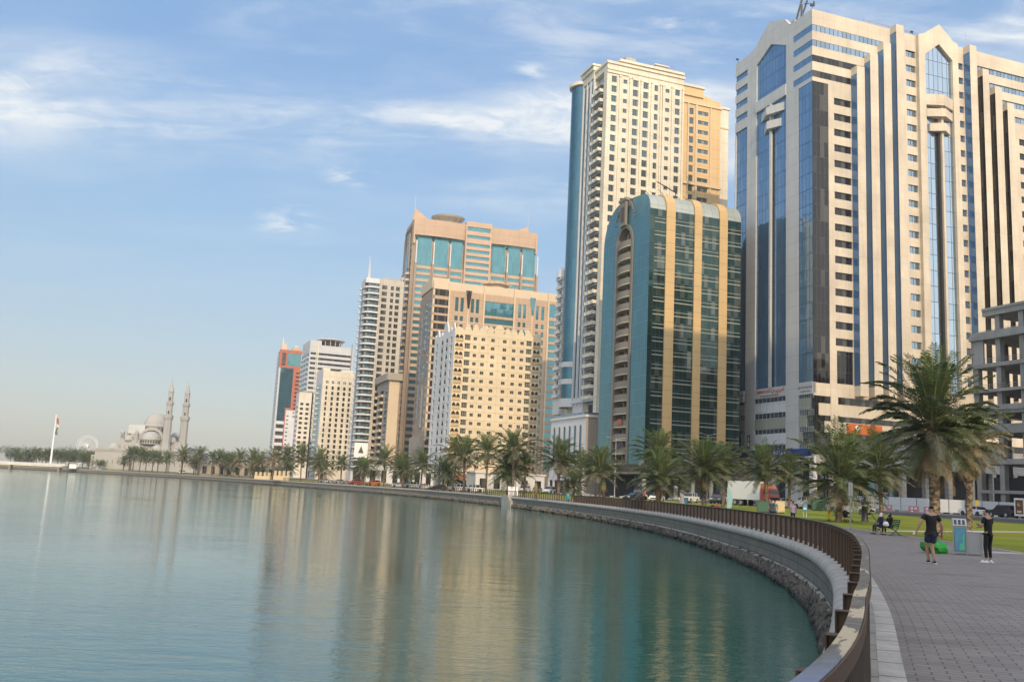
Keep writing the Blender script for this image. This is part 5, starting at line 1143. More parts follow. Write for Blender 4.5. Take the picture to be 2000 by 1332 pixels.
def tower_b():
    B = Bd('banded_disc_tower', 'grey banded tower with flat round disc on its roof, far along the shore', (-158.62, 718.7), 22)
    T, W, D, fh = 105.0, 34.5, 34, 3.9; w = MB(); L = []
    for k in range(24):
        z = 97.0 - fh * k; L += [('R', .9, z, 4.2, 1.8, 0), ('R', 6.0, z, W - 7.5, 1.8, 0)]
    B.holes(w, 'R', 0, W, 22, T, [(q[1], q[1] + q[3], q[2], q[2] + q[4]) for q in L], 0, .5, 'grey_panel'); w.box(.6, W, .6, D, 22, T - 1, 'grey_panel', skip='-z'); w.box(0, W, 0, D, .4, 22, 'brown_panel', skip='-z')
    n = 8; arch = [(0, T), (0, T + 2)] + [(7 - 7 * cos(pi / 2 * k / n), T + 1 + 3.4 * sin(pi / 2 * k / n)) for k in range(n + 1)] + [(8, T)]
    w.box(0, 9, 0.3, D, T - 1, T + 3.5, 'grey_panel'); w.box(6.3, 7.0, -.9, 0, 30, T, 'ivory'); w.box(W - 1.4, W - .9, -.5, 0, 30, T + 3, 'taupe'); B.part('wall', w)
    B.wins('window_band', L, ('dark_window', None, 1, 1), 100, .4)
    l = MB(); B.rect(l, 'L', 0, D, 0.4, T - 1, 0, 'grey_panel'); 
    B.part('side_wall', l)
    b = MB(); n = 5; P2 = [(-1.7 * sin(pi * k / n), 10.5 * k / n) for k in range(n + 1)] + [(.5, 10.5), (.5, 0)]; b.prism(P2[::-1], 0, 1.5, 'grey_panel'); b.prism([(x * .7, y) for x, y in P2][::-1], 1.5, fh, 'sky_window', False)
    B.repeat('bay_storey', b, [(0, v, 16 + fh * k) for k in range(21) for v in (1, 12, 23)])
    h = MB(); cx, cy = 18, 10; h.lathe([(8, T - 1), (8, T + 4.2)], 20, 'dark_void', (cx, cy)); h.lathe([(8, T + 4.4), (11.2, T + 5.2), (11.2, T + 6.0), (0, T + 6.6)], 28, 'grey_panel', (cx, cy)); o = B.part('roof_disc', h)
    for k in range(14): q = MB(); t = 2 * pi * k / 14; q.cyl((cx + 8.8 * cos(t), cy + 8.8 * sin(t), T - 1), (cx + 9.4 * cos(t), cy + 9.4 * sin(t), T + 4.8), .3, .3, 5, 'tan_trim'); q.build('column', o)
tower_b()

def tower_c():
    B = Bd('cream_block', 'cream tower with dark window columns and green glass side, in front of the banded tower', (-116.8, 573.1), 20)
    T, W, D, fh = 68.0, 19.5, 28, 3.3; w = MB(); H = []
    cols = [(2.2, 3.3), (5.8, 7.2), (9.4, 10.9), (13.1, 14.6), (16.6, 17.9)]
    for a, b in cols:
        for k in range(16): H.append((a, b, 56.2 - fh * k, 58.4 - fh * k))
        H += [(a - .1, a + .45, 60.0, 61.8), (a + .8, a + 1.35, 60.0, 61.8)]
    B.holes(w, 'R', 0, W, .4, T, H, 0, .45, 'ivory'); w.box(.3, W, .5, D, .4, T, 'ivory', skip='-z -x')
    for a in (4.3, 8.0, 11.7, 15.4): w.box(a, a + .7, -.5, 0, 4, 59.3, 'ivory', skip='y')
    w.box(0, 4.5, 2, D, T, T + 1.6, 'ivory'); w.box(12, W, 3, D, T, T + 1.5, 'white_render'); B.rect(w, 'L', 0, D, 60, T, 0, 'white_render'); B.rect(w, 'L', 0, 4, .4, 60, 0, 'white_render'); B.part('wall', w)
    B.wins('window', [('R', a, z, b - a, d - z, 0) for a, b, z, d in H], ('dark_window', None, 1, 1), 100, .35)
    g = MB(); B.rect(g, 'L', 4, D, .4, 60, -.05, 'teal_glass'); B.part('glass_side', g)
    b = MB(); B.box(b, 'L', 0, 5.5, 0, 1.1, -.1, 1.3, 'white_render'); B.repeat('balcony', b, [(0, 15, 8 + fh * k) for k in range(16)])
tower_c()

def tower_a():
    B = Bd('red_framed_tower', 'teal glass tower with brick red frame, leftmost of the skyline towers', (-215.3, 852.0), 20)
    T, W, D, fh = 118.0, 20.0, 22, 3.7; w = MB(); w.box(0.5, W, .5, D, .4, T - 1, 'grey_panel', skip='-z -x'); B.rect(w, 'L', 0, D, .4, T - 3, 0, 'grey_panel')
    for k in range(26): B.box(w, 'L', 4, D - 2, 12 + 3.9 * k, 13.8 + 3.9 * k, 0, .15, 'navy_glass')
    B.part('wall', w)
    r = MB(); B.box(r, 'R', 0, W, T - 3, T, -.5, .3, 'red_panel'); B.box(r, 'R', 0, 2.0, T - 17, T - 3, -.5, .3, 'red_panel'); B.box(r, 'R', 2, 5.5, T - 17, T - 15, -.5, .3, 'red_panel'); B.box(r, 'R', 5.5, 7.3, T - 17, T - 3, -.5, .3, 'red_panel'); B.box(r, 'R', 7.3, W, T - 17, T - 15, -.5, .3, 'red_panel')
    B.box(r, 'R', 13.5, 15.2, 62, T - 17, -.5, .3, 'red_panel'); B.box(r, 'R', 8.6, 13.5, 62, 64, -.5, .3, 'red_panel'); B.box(r, 'R', 8.6, 9.6, 22, 62, -.5, .3, 'red_panel'); r.box(-.1, 0, 0, 4, T - 16, T, 'red_panel'); B.part('red_frame', r)
    g = MB(); B.rect(g, 'R', 7.3, W - .5, T - 15, T - 3, .1, 'teal_glass'); B.rect(g, 'R', 1.6, 8.6, 52, T - 17, .1, 'navy_teal'); B.rect(g, 'R', 8.6, 13.5, 64, T - 17, .1, 'navy_teal'); B.rect(g, 'R', 2, 5.5, T - 15, T - 3, -.2, 'dark_window'); B.part('glass_wall', g)
    x = MB(); B.box(x, 'R', 0, 1.6, .4, T - 17, -.5, .35, 'grey_panel'); B.box(x, 'R', 9.6, W, .4, 62, -.5, .2, 'white_render')
    for k in range(5): B.box(x, 'R', 1.6, 8.6, 51.5 - 6.6 * k, 48.6 - 6.6 * k, -.2, .3, 'white_render')
    B.rect(x, 'R', 1.6, 8.6, 20, 52, .05, 'dark_window'); B.box(x, 'R', 0, 9.6, .4, 20, -.3, .5, 'stone_tan'); B.part('lower_wall', x)
    L = [('R', 16.0, T - 22 - fh * k, 3.4, 1.8, .2) for k in range(12)] + [('R', 10.6, 56 - fh * k, 1.8, 1.0, .3) for k in range(10)]; b = MB(); B.box(b, 'R', 15.2, W, 60, T - 17, -.4, .15, 'red_panel'); B.part('balcony_wall', b)
    B.wins('window', L, ('dark_window', None, 1, 1), 100, .0)
    t = MB(); t.box(1, 6, 3, 9, T, T + 6, 'tan_trim'); t.cyl((2.5, 5, T + 6), (2.5, 5, T + 13), .9, .1, 6, 'white_render'); t.box(12, 19, 4, 10, T, T + 3.5, 'salmon'); t.box(13.5, 17, 5, 9, T + 3.5, T + 5.4, 'grey_panel'); B.part('roof_house', t)
glass('navy_teal', (.05, .15, .18), (2.2, 3.7), .6, .06, (.03, .06, .08), .06, .5, wob=.008)
tower_a()

def block_small():
    B = Bd('white_balcony_block', 'small white block with dark balcony openings between the red framed tower and the banded tower', (-150.5, 660.0), 20)
    T, D, fh = 62, 16, 3.4; w = MB(); H = [(a, a + 2.6, 8 + fh * k, 10.2 + fh * k) for k in range(14) for a in (1.5, 6.2, 11)]
    B.holes(w, 'L', 0, D, .4, T, H, 0, 1, 'white_render'); w.box(1, 10, .02, D, .4, T - .5, 'dark_void', skip='-y -z'); Hr = [(a, a + 2.2, 8 + fh * k, 9.8 + fh * k) for k in range(14) for a in (1.2, 5.2)]; B.holes(w, 'R', 0, 9, .4, T, Hr, 0, .4, 'ivory'); w.box(.3, 9, .45, 1, .4, T - .5, 'dark_void', skip='-z'); w.box(0, 9, 0, D, T - .5, T, 'white_render'); B.part('wall', w)
    b = MB(); B.box(b, 'L', 0, 3.0, 0, 1.0, .05, .9, 'white_render'); B.repeat('balcony', b, [(0, a, 7.6 + fh * k) for k in range(14) for a in (1.3, 6.0)])
block_small()

# ================================================================ unseen towers added and sized to cast shade on the promenade and lower facades
def unseen_caster(label, c, wd, dp, h):
    B = Bd('shade_tower', label, c, 19); w = MB(); nf = int(h / 3.6) - 1; H = [(a, a + 1.8, 3 + 3.6 * k, 5 + 3.6 * k) for k in range(nf) for a in frange(1.5, wd - 2.5, 3.4)]
    for side, n, pl in (('R', wd, 0), ('L', dp, 0)):
        Hs = [q for q in H if q[1] < n - .5]; B.holes(w, side, 0, n, 0, h, Hs, 0, .3, 'ivory')
    w.box(.32, wd, .32, dp, 0, h - .5, 'dark_window', skip='-z'); w.box(wd - .05, wd, 0, dp, 0, h, 'ivory'); w.box(0, wd, dp - .05, dp, 0, h, 'ivory'); w.box(-.3, wd + .3, -.3, dp + .3, h, h + 1, 'ivory'); B.part('wall', w)
unseen_caster('unseen wide ivory tower added right of view to shade the concrete frame and podium', (104, 66), 80, 22, 91)
unseen_caster('unseen taller ivory slab tower added to shade the foot of the green glass block', (64, 44), 36, 24, 132)
unseen_caster('unseen ivory tower added behind the viewer to shade the promenade', (-12, -84), 60, 24, 84)

# ================================================================ bare concrete frame under construction
def frame_n():
    B = Bd('concrete_frame_building', 'unfinished bare concrete building frame with open floors and thick columns, at the right edge', (93.5, 185.0), 19.4)
    # local -y runs toward the viewer; lagoon side is x = 0
    Dn, Wn = -34.0, 24.0; fl = [(10.5, 11.5), (16.4, 17.2), (20.3, 21.0), (24.6, 25.2), (29.6, 30.4), (35.2, 36.1), (39.9, 41.0)]
    for i, (z0, z1) in enumerate(fl):
        s = MB(); a0 = 0 if i < 6 else -1.5
        s.box(-.6 if i % 2 else -.2, Wn, Dn, a0 if i < 6 else -3.2, z0, z1, 'raw_concrete')
        if i in (1, 2): s.box(-.6, -.35, Dn, 0, z1, z1 + 1.0, 'raw_concrete')
        if i == 5: s.box(-.35, .1, Dn, -.1, z1, z1 + .7, 'raw_concrete')
        if i == 6: s.box(-.4, -.1, Dn, -3.2, z1, z1 + .5, 'raw_concrete')
        B.part('floor_slab', s)
    for y in (-.8, -6.3, -11.8, -17.3, -22.8, -28.3, -33.2):
        for x in (.8, 8.2, 15.8, 23.2):
            top = 40 if y < -3 else 35.5
            c = MB(); c.box(x - .55, x + .55, y - .55, y + .55, .5, top, 'raw_concrete') if x < 1 or int(y) % 2 else c.cyl((x, y, .5), (x, y, top), .62, .62, 12, 'raw_concrete'); B.part('column', c)
    b = MB(); b.box(.0, .35, -3.0, -.1, 30.4, 35.2, 'brick_grey'); b.box(0, 2.2, -.35, -.05, 30.4, 35.2, 'brick_grey'); B.part('block_infill', b)
    b = MB(); b.box(0, .3, -6.4, -1.2, 11.5, 14.2, 'brick_grey'); b.box(14, 20, -20, -19.7, .6, 29, 'brick_grey'); b.box(1.6, 1.9, -12, -3, .6, 8, 'dark_void'); B.part('block_infill', b)
    for z in (12.6, 26.3, 31.5, 37.2):
        r = MB()
        for zz in (0, .45): r.cyl((.1, Dn, z - .6 + zz), (.1, -1, z - .6 + zz), .045, .045, 4, 'steel')
        for y in frange(-33, -1, 2.4): r.cyl((.1, y, z - 1.1), (.1, y, z + .1), .04, .04, 4, 'steel')
        B.part('guard_rail', r)
    g = MB(); g.box(-.2, .2, Dn, -1, 4.9, 5.5, 'raw_concrete'); g.box(1.2, 1.5, -30, -4, .6, 3.4, 'dark_void'); B.part('ground_beam', g)
frame_n()
# ================================================================ mosque, ferris wheel, flag, far shore
def mosque():
    B = Bd('mosque', 'pale stone mosque with large central dome and two tall minarets across the lagoon', (-250.0, 556.0), 8)
    B.root.scale = (.68, .68, .93)
    # local frame: x runs along the long visible side, facing the viewer; z up
    m = MB(); S = 'mosque_stone'
    def blk(x0, x1, y0, y1, z0, z1): m.box(x0, x1, y0, y1, z0, z1, S)
    blk(6, 94, 0, 46, .3, 13.2); blk(2, 8, 4, 40, .3, 9.5); blk(6, 90, -.5, 46, 13.2, 14.2); blk(14, 84, 4, 42, 14.2, 17.2); blk(26, 76, 7, 40, 17.2, 20.4); blk(32, 68, 9, 37, 20.4, 24.5)
    blk(-1.0, 95, -.6, 0, 12.3, 12.9)
    B.part('walls', m)
    def dome(x, y, z, r, h=None, dr=0., name='dome', n=20, smooth=True):
        d = MB(); h = h or r; pf = []
        if dr: pf += [(r * 1.04, z - dr), (r * 1.04, z - .25)]
        pf += [(r * 1.07, z - .2), (r * 1.07, z)] + [(r * cos(t), z + h * sin(t)) for t in [pi / 2 * k / 8 for k in range(9)]]
        d.lathe(pf, n, S, (x, y)); return B.part(name, d, smooth)
    cx, cy = 50, 23
    o = dome(cx, cy, 30.2, 10.8, 9.2, 4.6, 'main_dome', 32); f = MB(); f.cyl((cx, cy, 39), (cx, cy, 43), .3, .05, 6, 'tan_trim'); f.build('finial', o)
    for k in range(22): t = 2 * pi * k / 22; w = MB(); w.box(-.55, .55, -.12, .12, 0, 2.5, 'dark_void'); w.build('window', o, loc=(cx + 11.35 * cos(t), cy + 11.35 * sin(t), 26.6), rot=(0, 0, t + pi / 2))
    h = dome(cx, 8.5, 21.2, 8.6, 5.4, 3.2, 'half_dome', 24)
    for k in range(11): t = pi + .35 + (pi - .7) * k / 10; w = MB(); w.box(-.4, .4, -.1, .1, 0, 1.6, 'dark_void'); w.build('window', h, loc=(cx + 9.1 * cos(t), 8.5 + 9.1 * sin(t), 18.6), rot=(0, 0, t + pi / 2))
    a = MB()
    for k in range(16):
        t0, t1 = pi * k / 16, pi * (k + 1) / 16
        for r0, r1 in ((8.9, 10.4),): a.face([(cx + r1 * cos(t0), 8.6, 21.2 + r1 * .78 * sin(t0)), (cx + r1 * cos(t1), 8.6, 21.2 + r1 * .78 * sin(t1)), (cx + r0 * cos(t1), 8.6, 21.2 + r0 * .68 * sin(t1)), (cx + r0 * cos(t0), 8.6, 21.2 + r0 * .68 * sin(t0))], S)
        a.face([(cx + 10.4 * cos(t0), 8.6, 21.2 + 8.1 * sin(t0)), (cx + 10.4 * cos(t1), 8.6, 21.2 + 8.1 * sin(t1)), (cx + 10.4 * cos(t1), 14, 21.2 + 8.1 * sin(t1)), (cx + 10.4 * cos(t0), 14, 21.2 + 8.1 * sin(t0))], S)
    B.part('arch', a)
    for x, y, z, r in ((31, 10, 20.4, 4.4), (67.5, 10, 20.4, 4.6), (20.5, 5, 14.2, 5.6), (40, 3, 14.4, 5.0), (57.5, 3, 14.4, 5.0), (74, 8, 14.6, 5.6), (80, 14, 14.2, 4.4), (34, 28, 24.5, 3.6), (66, 30, 24.5, 3.6)): dome(x, y, z, r, r * .72, .9, 'small_dome', 16)
    for x, y in ((37.5, 7.5), (62.5, 7.5)):
        t = MB(); t.lathe([(1.7, 14), (1.7, 24.2), (2.0, 24.3), (2.0, 25.0), (1.7, 25.1), (1.5, 26.0), (0, 27.2)], 12, S, (x, y)); B.part('turret', t)
    for x, y in ((24, 14), (29, 16)):
        t = MB(); t.lathe([(1.8, 17), (1.8, 24.6), (2.1, 24.8), (1.6, 25.8), (0, 27)], 12, S, (x, y)); t.box(x - 1, x + 1, y - 1.9, y - 1.7, 21.5, 23.8, 'taupe'); B.part('turret', t)
    s = MB(); s.poly([(29, 12, 24.5), (29, 12, 30.3), (43, 12, 30.6), (43, 12, 24.5)][::-1], 'grey_panel'); s.box(29, 43, 12.02, 16, 24.5, 30.3, 'grey_panel'); B.part('roof_screen', s)
    for x in frange(3.5, 92, 4.4): w = MB(); w.box(x, x + .9, -.08, 0, 4.2, 6.8, 'taupe'); B.part('window', w)
    for x in frange(18, 80, 3.6): w = MB(); w.box(x, x + .8, 3.9, 4, 15, 16.3, 'taupe'); B.part('window', w)
    e = MB(); e.lathe([(3.2, .3), (3.2, 8.8), (3.4, 8.9), (2.9, 10.8), (1.8, 12.2), (0, 12.8)], 16, S, (34.5, -2.6)); B.part('porch_dome', e, True)
    for x, y in ((65.2, -1.0), (77.2, 10)):
        t = MB(); q = 8
        t.lathe([(4.6, .3), (4.6, 14), (3.9, 17), (3.6, 19), (3.4, 34.0), (4.1, 35.4), (4.2, 37.2), (3.4, 37.4), (2.7, 37.5), (2.7, 43.5), (3.3, 44.6), (3.3, 46.0), (2.3, 46.2), (2.2, 52), (2.5, 52.4), (2.4, 53), (.3, 59), (.12, 62), (0, 62)], q, S, (x, y)); o = B.part('minaret', t)
        for z in (38, 47): d = MB(); d.box(x - .5, x + .5, y - 2.75, y - 2.2, z, z + 2.0, 'dark_void'); d.build('door', o)
mosque()

def wheel():
    cx, cy, R = -317.5, 705.0, 7.6; zc = 16.5
    r = empty('ferris_wheel', (cx, cy, .5), radians(8), 'thin white ferris wheel rising above the trees left of the mosque', 'ferris wheel')
    rim = MB(); n = 40
    for rr in (R, R - 1.2):
        for y in (-1.2, 1.2):
            for k in range(n):
                a, b = 2 * pi * k / n, 2 * pi * (k + 1) / n; rim.cyl((rr * sin(a), y, zc + rr * cos(a)), (rr * sin(b), y, zc + rr * cos(b)), .12, .12, 4, 'sign_white', False)
    rim.build('rim', r); sp = MB()
    for k in range(24): a = 2 * pi * k / 24; sp.cyl((0, 0, zc), ((R - 1) * sin(a), 1.2 if k % 2 else -1.2, zc + (R - 1) * cos(a)), .10, .10, 3, 'sign_white', False)
    sp.cyl((0, -2, zc), (0, 2, zc), 1.1, 1.1, 10, 'sign_white'); sp.build('spokes', r); lg = MB()
    for sx in (-7, 7):
        for y in (-2, 2): lg.cyl((sx, y * 2, 0), (0, y, zc), .45, .35, 6, 'sign_white')
    lg.build('legs', r); g = MB(); g.box(-.4, .4, -.4, .4, -.9, -.1, 'grey_panel'); me = g.mesh('gondola')
    for k in range(30): a = 2 * pi * k / 30; inst('gondola', me, r, ((R + .1) * sin(a), 0, zc + (R + .2) * cos(a)))
wheel()
def flag():
    r = empty('flagpole', (-260.5, 534.0, .4), 0, 'very tall white flagpole with a limp red, white and dark flag at its top', 'flagpole')
    p = MB(); p.cyl((0, 0, 0), (0, 0, 29.5), .62, .26, 10, 'sign_white'); p.lathe([(0, 29.9), (.5, 29.7), (.5, 29.4)], 8, 'sign_white'); p.build('pole', r)
    f = MB(); n = 12
    for k in range(n):
        z0, z1 = 28.6 - 9.6 * k / n, 28.6 - 9.6 * (k + 1) / n
        for j in range(5):
            x0, x1 = .3 + .24 * j, .3 + .24 * (j + 1); q = lambda x, z: (x + .25 * sin(z * .9 + j) * min(1, (28.6 - z) / 3) + .06 * (28.6 - z), .35 * sin(x * 5 + z * .5), z - x * .9)
            f.face([q(x0, z0), q(x1, z0), q(x1, z1), q(x0, z1)], 'sign_red' if k < 4 else ('sign_white' if k < 6 else ('sign_dark' if k > 7 else 'flag_green')))
    f.build('flag', r)
plain('flag_green', (.02, .18, .08), .7)
flag()
def kiosk():
    r = empty('kiosk', (-249, 537, 0), radians(25), 'small white waterside kiosk with flat overhanging roof at the end of the footbridge', 'kiosk', scale=.62)
    b = MB(); b.box(-3, 3, -2, 2, .2, 4.6, 'sign_white'); b.build('cabin', r); b = MB(); b.box(-6.5, 7.5, -3.5, 3.5, 5.2, 5.7, 'white_render'); b.box(-3.2, 3.2, -2.2, 2.2, 4.6, 5.2, 'taupe'); b.build('roof', r)
    b = MB()
    for x in (-6, 7): b.box(x - .15, x + .15, -3, -2.7, .2, 5.2, 'steel')
    b.build('posts', r)
    r = empty('footbridge', (-253, 534, 0), radians(180), 'low pale footbridge running out from the far bank at the left edge', 'bridge')
    b = MB(); b.box(0, 90, -1.6, 1.6, .6, 1.3, 'ivory'); b.box(0, 90, -1.7, -1.55, 1.3, 2.4, 'white_render'); b.box(0, 90, 1.55, 1.7, 1.3, 2.4, 'white_render'); b.build('deck', r)
    for x in (2, 30, 60, 88): b = MB(); b.box(x - .6, x + .6, -1.4, 1.4, -4, .6, 'taupe'); b.build('pier', r)
kiosk()
# ---------------------------------------------------------------- vegetation
def leafmat(name, c1, c2, rough=.55, tr=.25):
    a = reg(name); oi = a.n('ShaderNodeObjectInfo'); w = a.noise(a.coord('Object'), 1.3, 3, .6)
    c = a.mix(a.rng(w, .3, .7), c1, c2); c = a.mix(a.math('MULTIPLY', oi.outputs['Random'], .35), c, tuple(x * .6 for x in c1))
    a.set(c, rough, 0, .4)
    t = a.n('ShaderNodeBsdfTranslucent'); a.l(c, t.inputs[0]); m = a.n('ShaderNodeMixShader'); m.inputs[0].default_value = tr
    a.l(a.b.outputs[0], m.inputs[1]); a.l(t.outputs[0], m.inputs[2]); a.l(m.outputs[0], a.nt.nodes['Material Output'].inputs[0])
leafmat('frond', (.060, .090, .034), (.145, .175, .078)); leafmat('frond_young', (.060, .105, .028), (.120, .175, .050)); leafmat('frond_old', (.17, .17, .11), (.26, .245, .165))
leafmat('frond_dead', (.25, .185, .10), (.38, .29, .165)); leafmat('frond_sunlit', (.20, .17, .045), (.30, .25, .08)); leafmat('rachis', (.26, .25, .12), (.34, .31, .17), tr=0.)  # the gold tone puts yellow sunlight on the leaves into their colour
leafmat('shrub', (.035, .065, .022), (.085, .12, .045))
a = reg('palm_bark'); uv = a.coord('UV', (1, 1, 1)); v = a.n('ShaderNodeTexVoronoi'); a.l(a.coord('UV', (7, 6, 1)), v.inputs['Vector']); v.inputs['Scale'].default_value = 1
n1 = a.noise(a.coord('Object'), 9, 5, .7); a.set(a.mix(a.rng(v.outputs[0], .1, .7), a.mix(n1, (.23, .18, .125), (.34, .28, .20)), (.085, .062, .045)), .9, 0, .2); a.bump(a.math('ADD', v.outputs[0], n1), .8, .05)
plaster('bark', (.14, .11, .085), .2)

def frond(mb, rnd, L, elev, azi, droop, npair, lw, mat, wid=.52, org=(0, 0, 0), mr='rachis'):
    """one feather leaf: arching rachis with narrow leaflets on both sides"""
    P = []; n = 9; p = Vector(org); e = elev; seg = L / n; tw = rnd.uniform(-.25, .25)
    for i in range(n + 1):
        P.append(p.copy()); d = Vector((cos(e) * cos(azi), cos(e) * sin(azi), sin(e))); p = p + d * seg; e -= droop * (.35 + 1.3 * i / n) / n; azi += tw / n
    sm = mb.slot(mr)
    for i in range(n):
        a, b = P[i], P[i + 1]; d = (b - a).normalized(); u = d.cross(Vector((0, 0, 1))); u = u.normalized() if u.length > .05 else Vector((1, 0, 0)); w0 = .035 * (1 - i / n) + .008
        k = len(mb.v); mb.v += [tuple(a - u * w0), tuple(a + u * w0), tuple(b + u * w0 * .8), tuple(b - u * w0 * .8)]; mb.f.append((k, k + 1, k + 2, k + 3)); mb.mi.append(sm); mb.uv.append([(0, 0)] * 4)
    ms = mb.slot(mat)
    for j in range(npair):
        t = .12 + .88 * (j + .5) / npair; f = t * n; i = min(int(f), n - 1); c = P[i].lerp(P[i + 1], f - i); d = (P[i + 1] - P[i]).normalized()
        u = d.cross(Vector((0, 0, 1))); u = u.normalized() if u.length > .05 else Vector((-sin(azi), cos(azi), 0)); up = u.cross(d)
        ll = wid * (.55 + .9 * sin(pi * min(1, t * .86 + .08))) * rnd.uniform(.85, 1.15) * (1.0 if t < .9 else .8)
        for s in (-1, 1):
            fw = rnd.uniform(.45, .75) + .35 * t; q = (u * s + d * fw + up * rnd.uniform(.0, .42)).normalized()
            tip = c + q * ll + Vector((0, 0, -.22 * ll * rnd.uniform(.4, 1.4))); md = c + q * ll * .5 + Vector((0, 0, .02)); w = (d * lw * .5)
            k = len(mb.v); mb.v += [tuple(c - w * .6), tuple(c + w * .6), tuple(md + w), tuple(tip), tuple(md - w)]; mb.f.append((k, k + 1, k + 2, k + 3, k + 4)); mb.mi.append(ms); mb.uv.append([(0, 0)] * 5)
def crown_mesh(seed, nf, npair, lw, style='n', R=3.6):
    rnd = random.Random(seed); mb = MB()
    for i in range(nf):
        t = (i + .5) / nf; az = i * 2.39996 + rnd.uniform(-.25, .25)
        el = radians(86 - 122 * t ** 1.12 + rnd.uniform(-7, 7)); L = R * (.78 + .35 * sin(pi * min(1, t + .12))) * rnd.uniform(.88, 1.1)
        dr = radians(34 + 42 * (1 - abs(2 * t - 1)) + rnd.uniform(-10, 18)) * (1.0 if t < .75 else .55)
        m = 'frond_young' if t < .22 else ('frond' if t < .68 else ('frond_old' if rnd.random() < .6 else 'frond'))
        if style == 'y' and rnd.random() < .55: m = 'frond_sunlit' if t < .8 else 'frond_dead'
        if style == 'd' and t > .42: m = 'frond_dead' if rnd.random() < .65 else 'frond_old'
        frond(mb, rnd, L, el, az, dr, npair, lw, m, .50 if R > 3 else .42, (.16 * cos(az), .16 * sin(az), .25 - .55 * t))
    return mb.mesh('crown')
def skirt_mesh(seed, n, npair, lw, R):
    rnd = random.Random(seed); mb = MB()
    for i in range(n):
        az = 2 * pi * i / n + rnd.uniform(-.3, .3); frond(mb, rnd, R * rnd.uniform(.55, 1.0), radians(rnd.uniform(-82, -48)), az, radians(rnd.uniform(5, 25)), npair, lw, 'frond_dead', .34, (.2 * cos(az), .2 * sin(az), -.3 - rnd.random() * .5), 'frond_dead')
    return mb.mesh('dead_fronds')
def trunk_mesh(seed):
    """unit-tall trunk with spiral leaf-base scars, thicker at foot and neck"""
    rnd = random.Random(seed); mb = MB(); n, rows = 14, 44; ring = []
    for j in range(rows + 1):
        t = j / rows; r0 = .23 + .07 * max(0, 1 - t * 9) + .07 * max(0, (t - .86) / .14)
        row = []
        for i in range(n):
            ph = (i / n * 7 + j * .5) % 1.0; r = r0 * (1 + .16 * (ph if j % 2 else 1 - ph) + rnd.uniform(-.03, .03)); a = 2 * pi * i / n; row.append((r * cos(a), r * sin(a), t))
        ring.append(row)
    for j in range(rows):
        for i in range(n):
            k = (i + 1) % n; mb.face([ring[j][i], ring[j][k], ring[j + 1][k], ring[j + 1][i]], 'palm_bark', [(i / n, j / rows * 7), ((i + 1) / n, j / rows * 7), ((i + 1) / n, (j + 1) / rows * 7), (i / n, (j + 1) / rows * 7)])
    mb.face([ring[rows][i] for i in range(n)], 'palm_bark'); return mb.mesh('trunk', weld=True)
TR = [trunk_mesh(1), trunk_mesh(2)]
CR = {'h': [crown_mesh(11, 92, 46, .050, 'n', 3.9)], 'n': [crown_mesh(s, 62, 30, .065, 'n') for s in (21, 22, 23)], 'f': [crown_mesh(s, 46, 15, .13, 'n') for s in (31, 32, 33)],
      'y': [crown_mesh(41, 44, 15, .13, 'y')], 'd': [crown_mesh(51, 50, 30, .065, 'd')], 'df': [crown_mesh(52, 36, 14, .13, 'd', 2.6)]}
SK = {'h': skirt_mesh(5, 34, 26, .05, 3.4), 'd': skirt_mesh(6, 46, 22, .06, 2.6), 'f': skirt_mesh(7, 14, 10, .12, 2.0)}
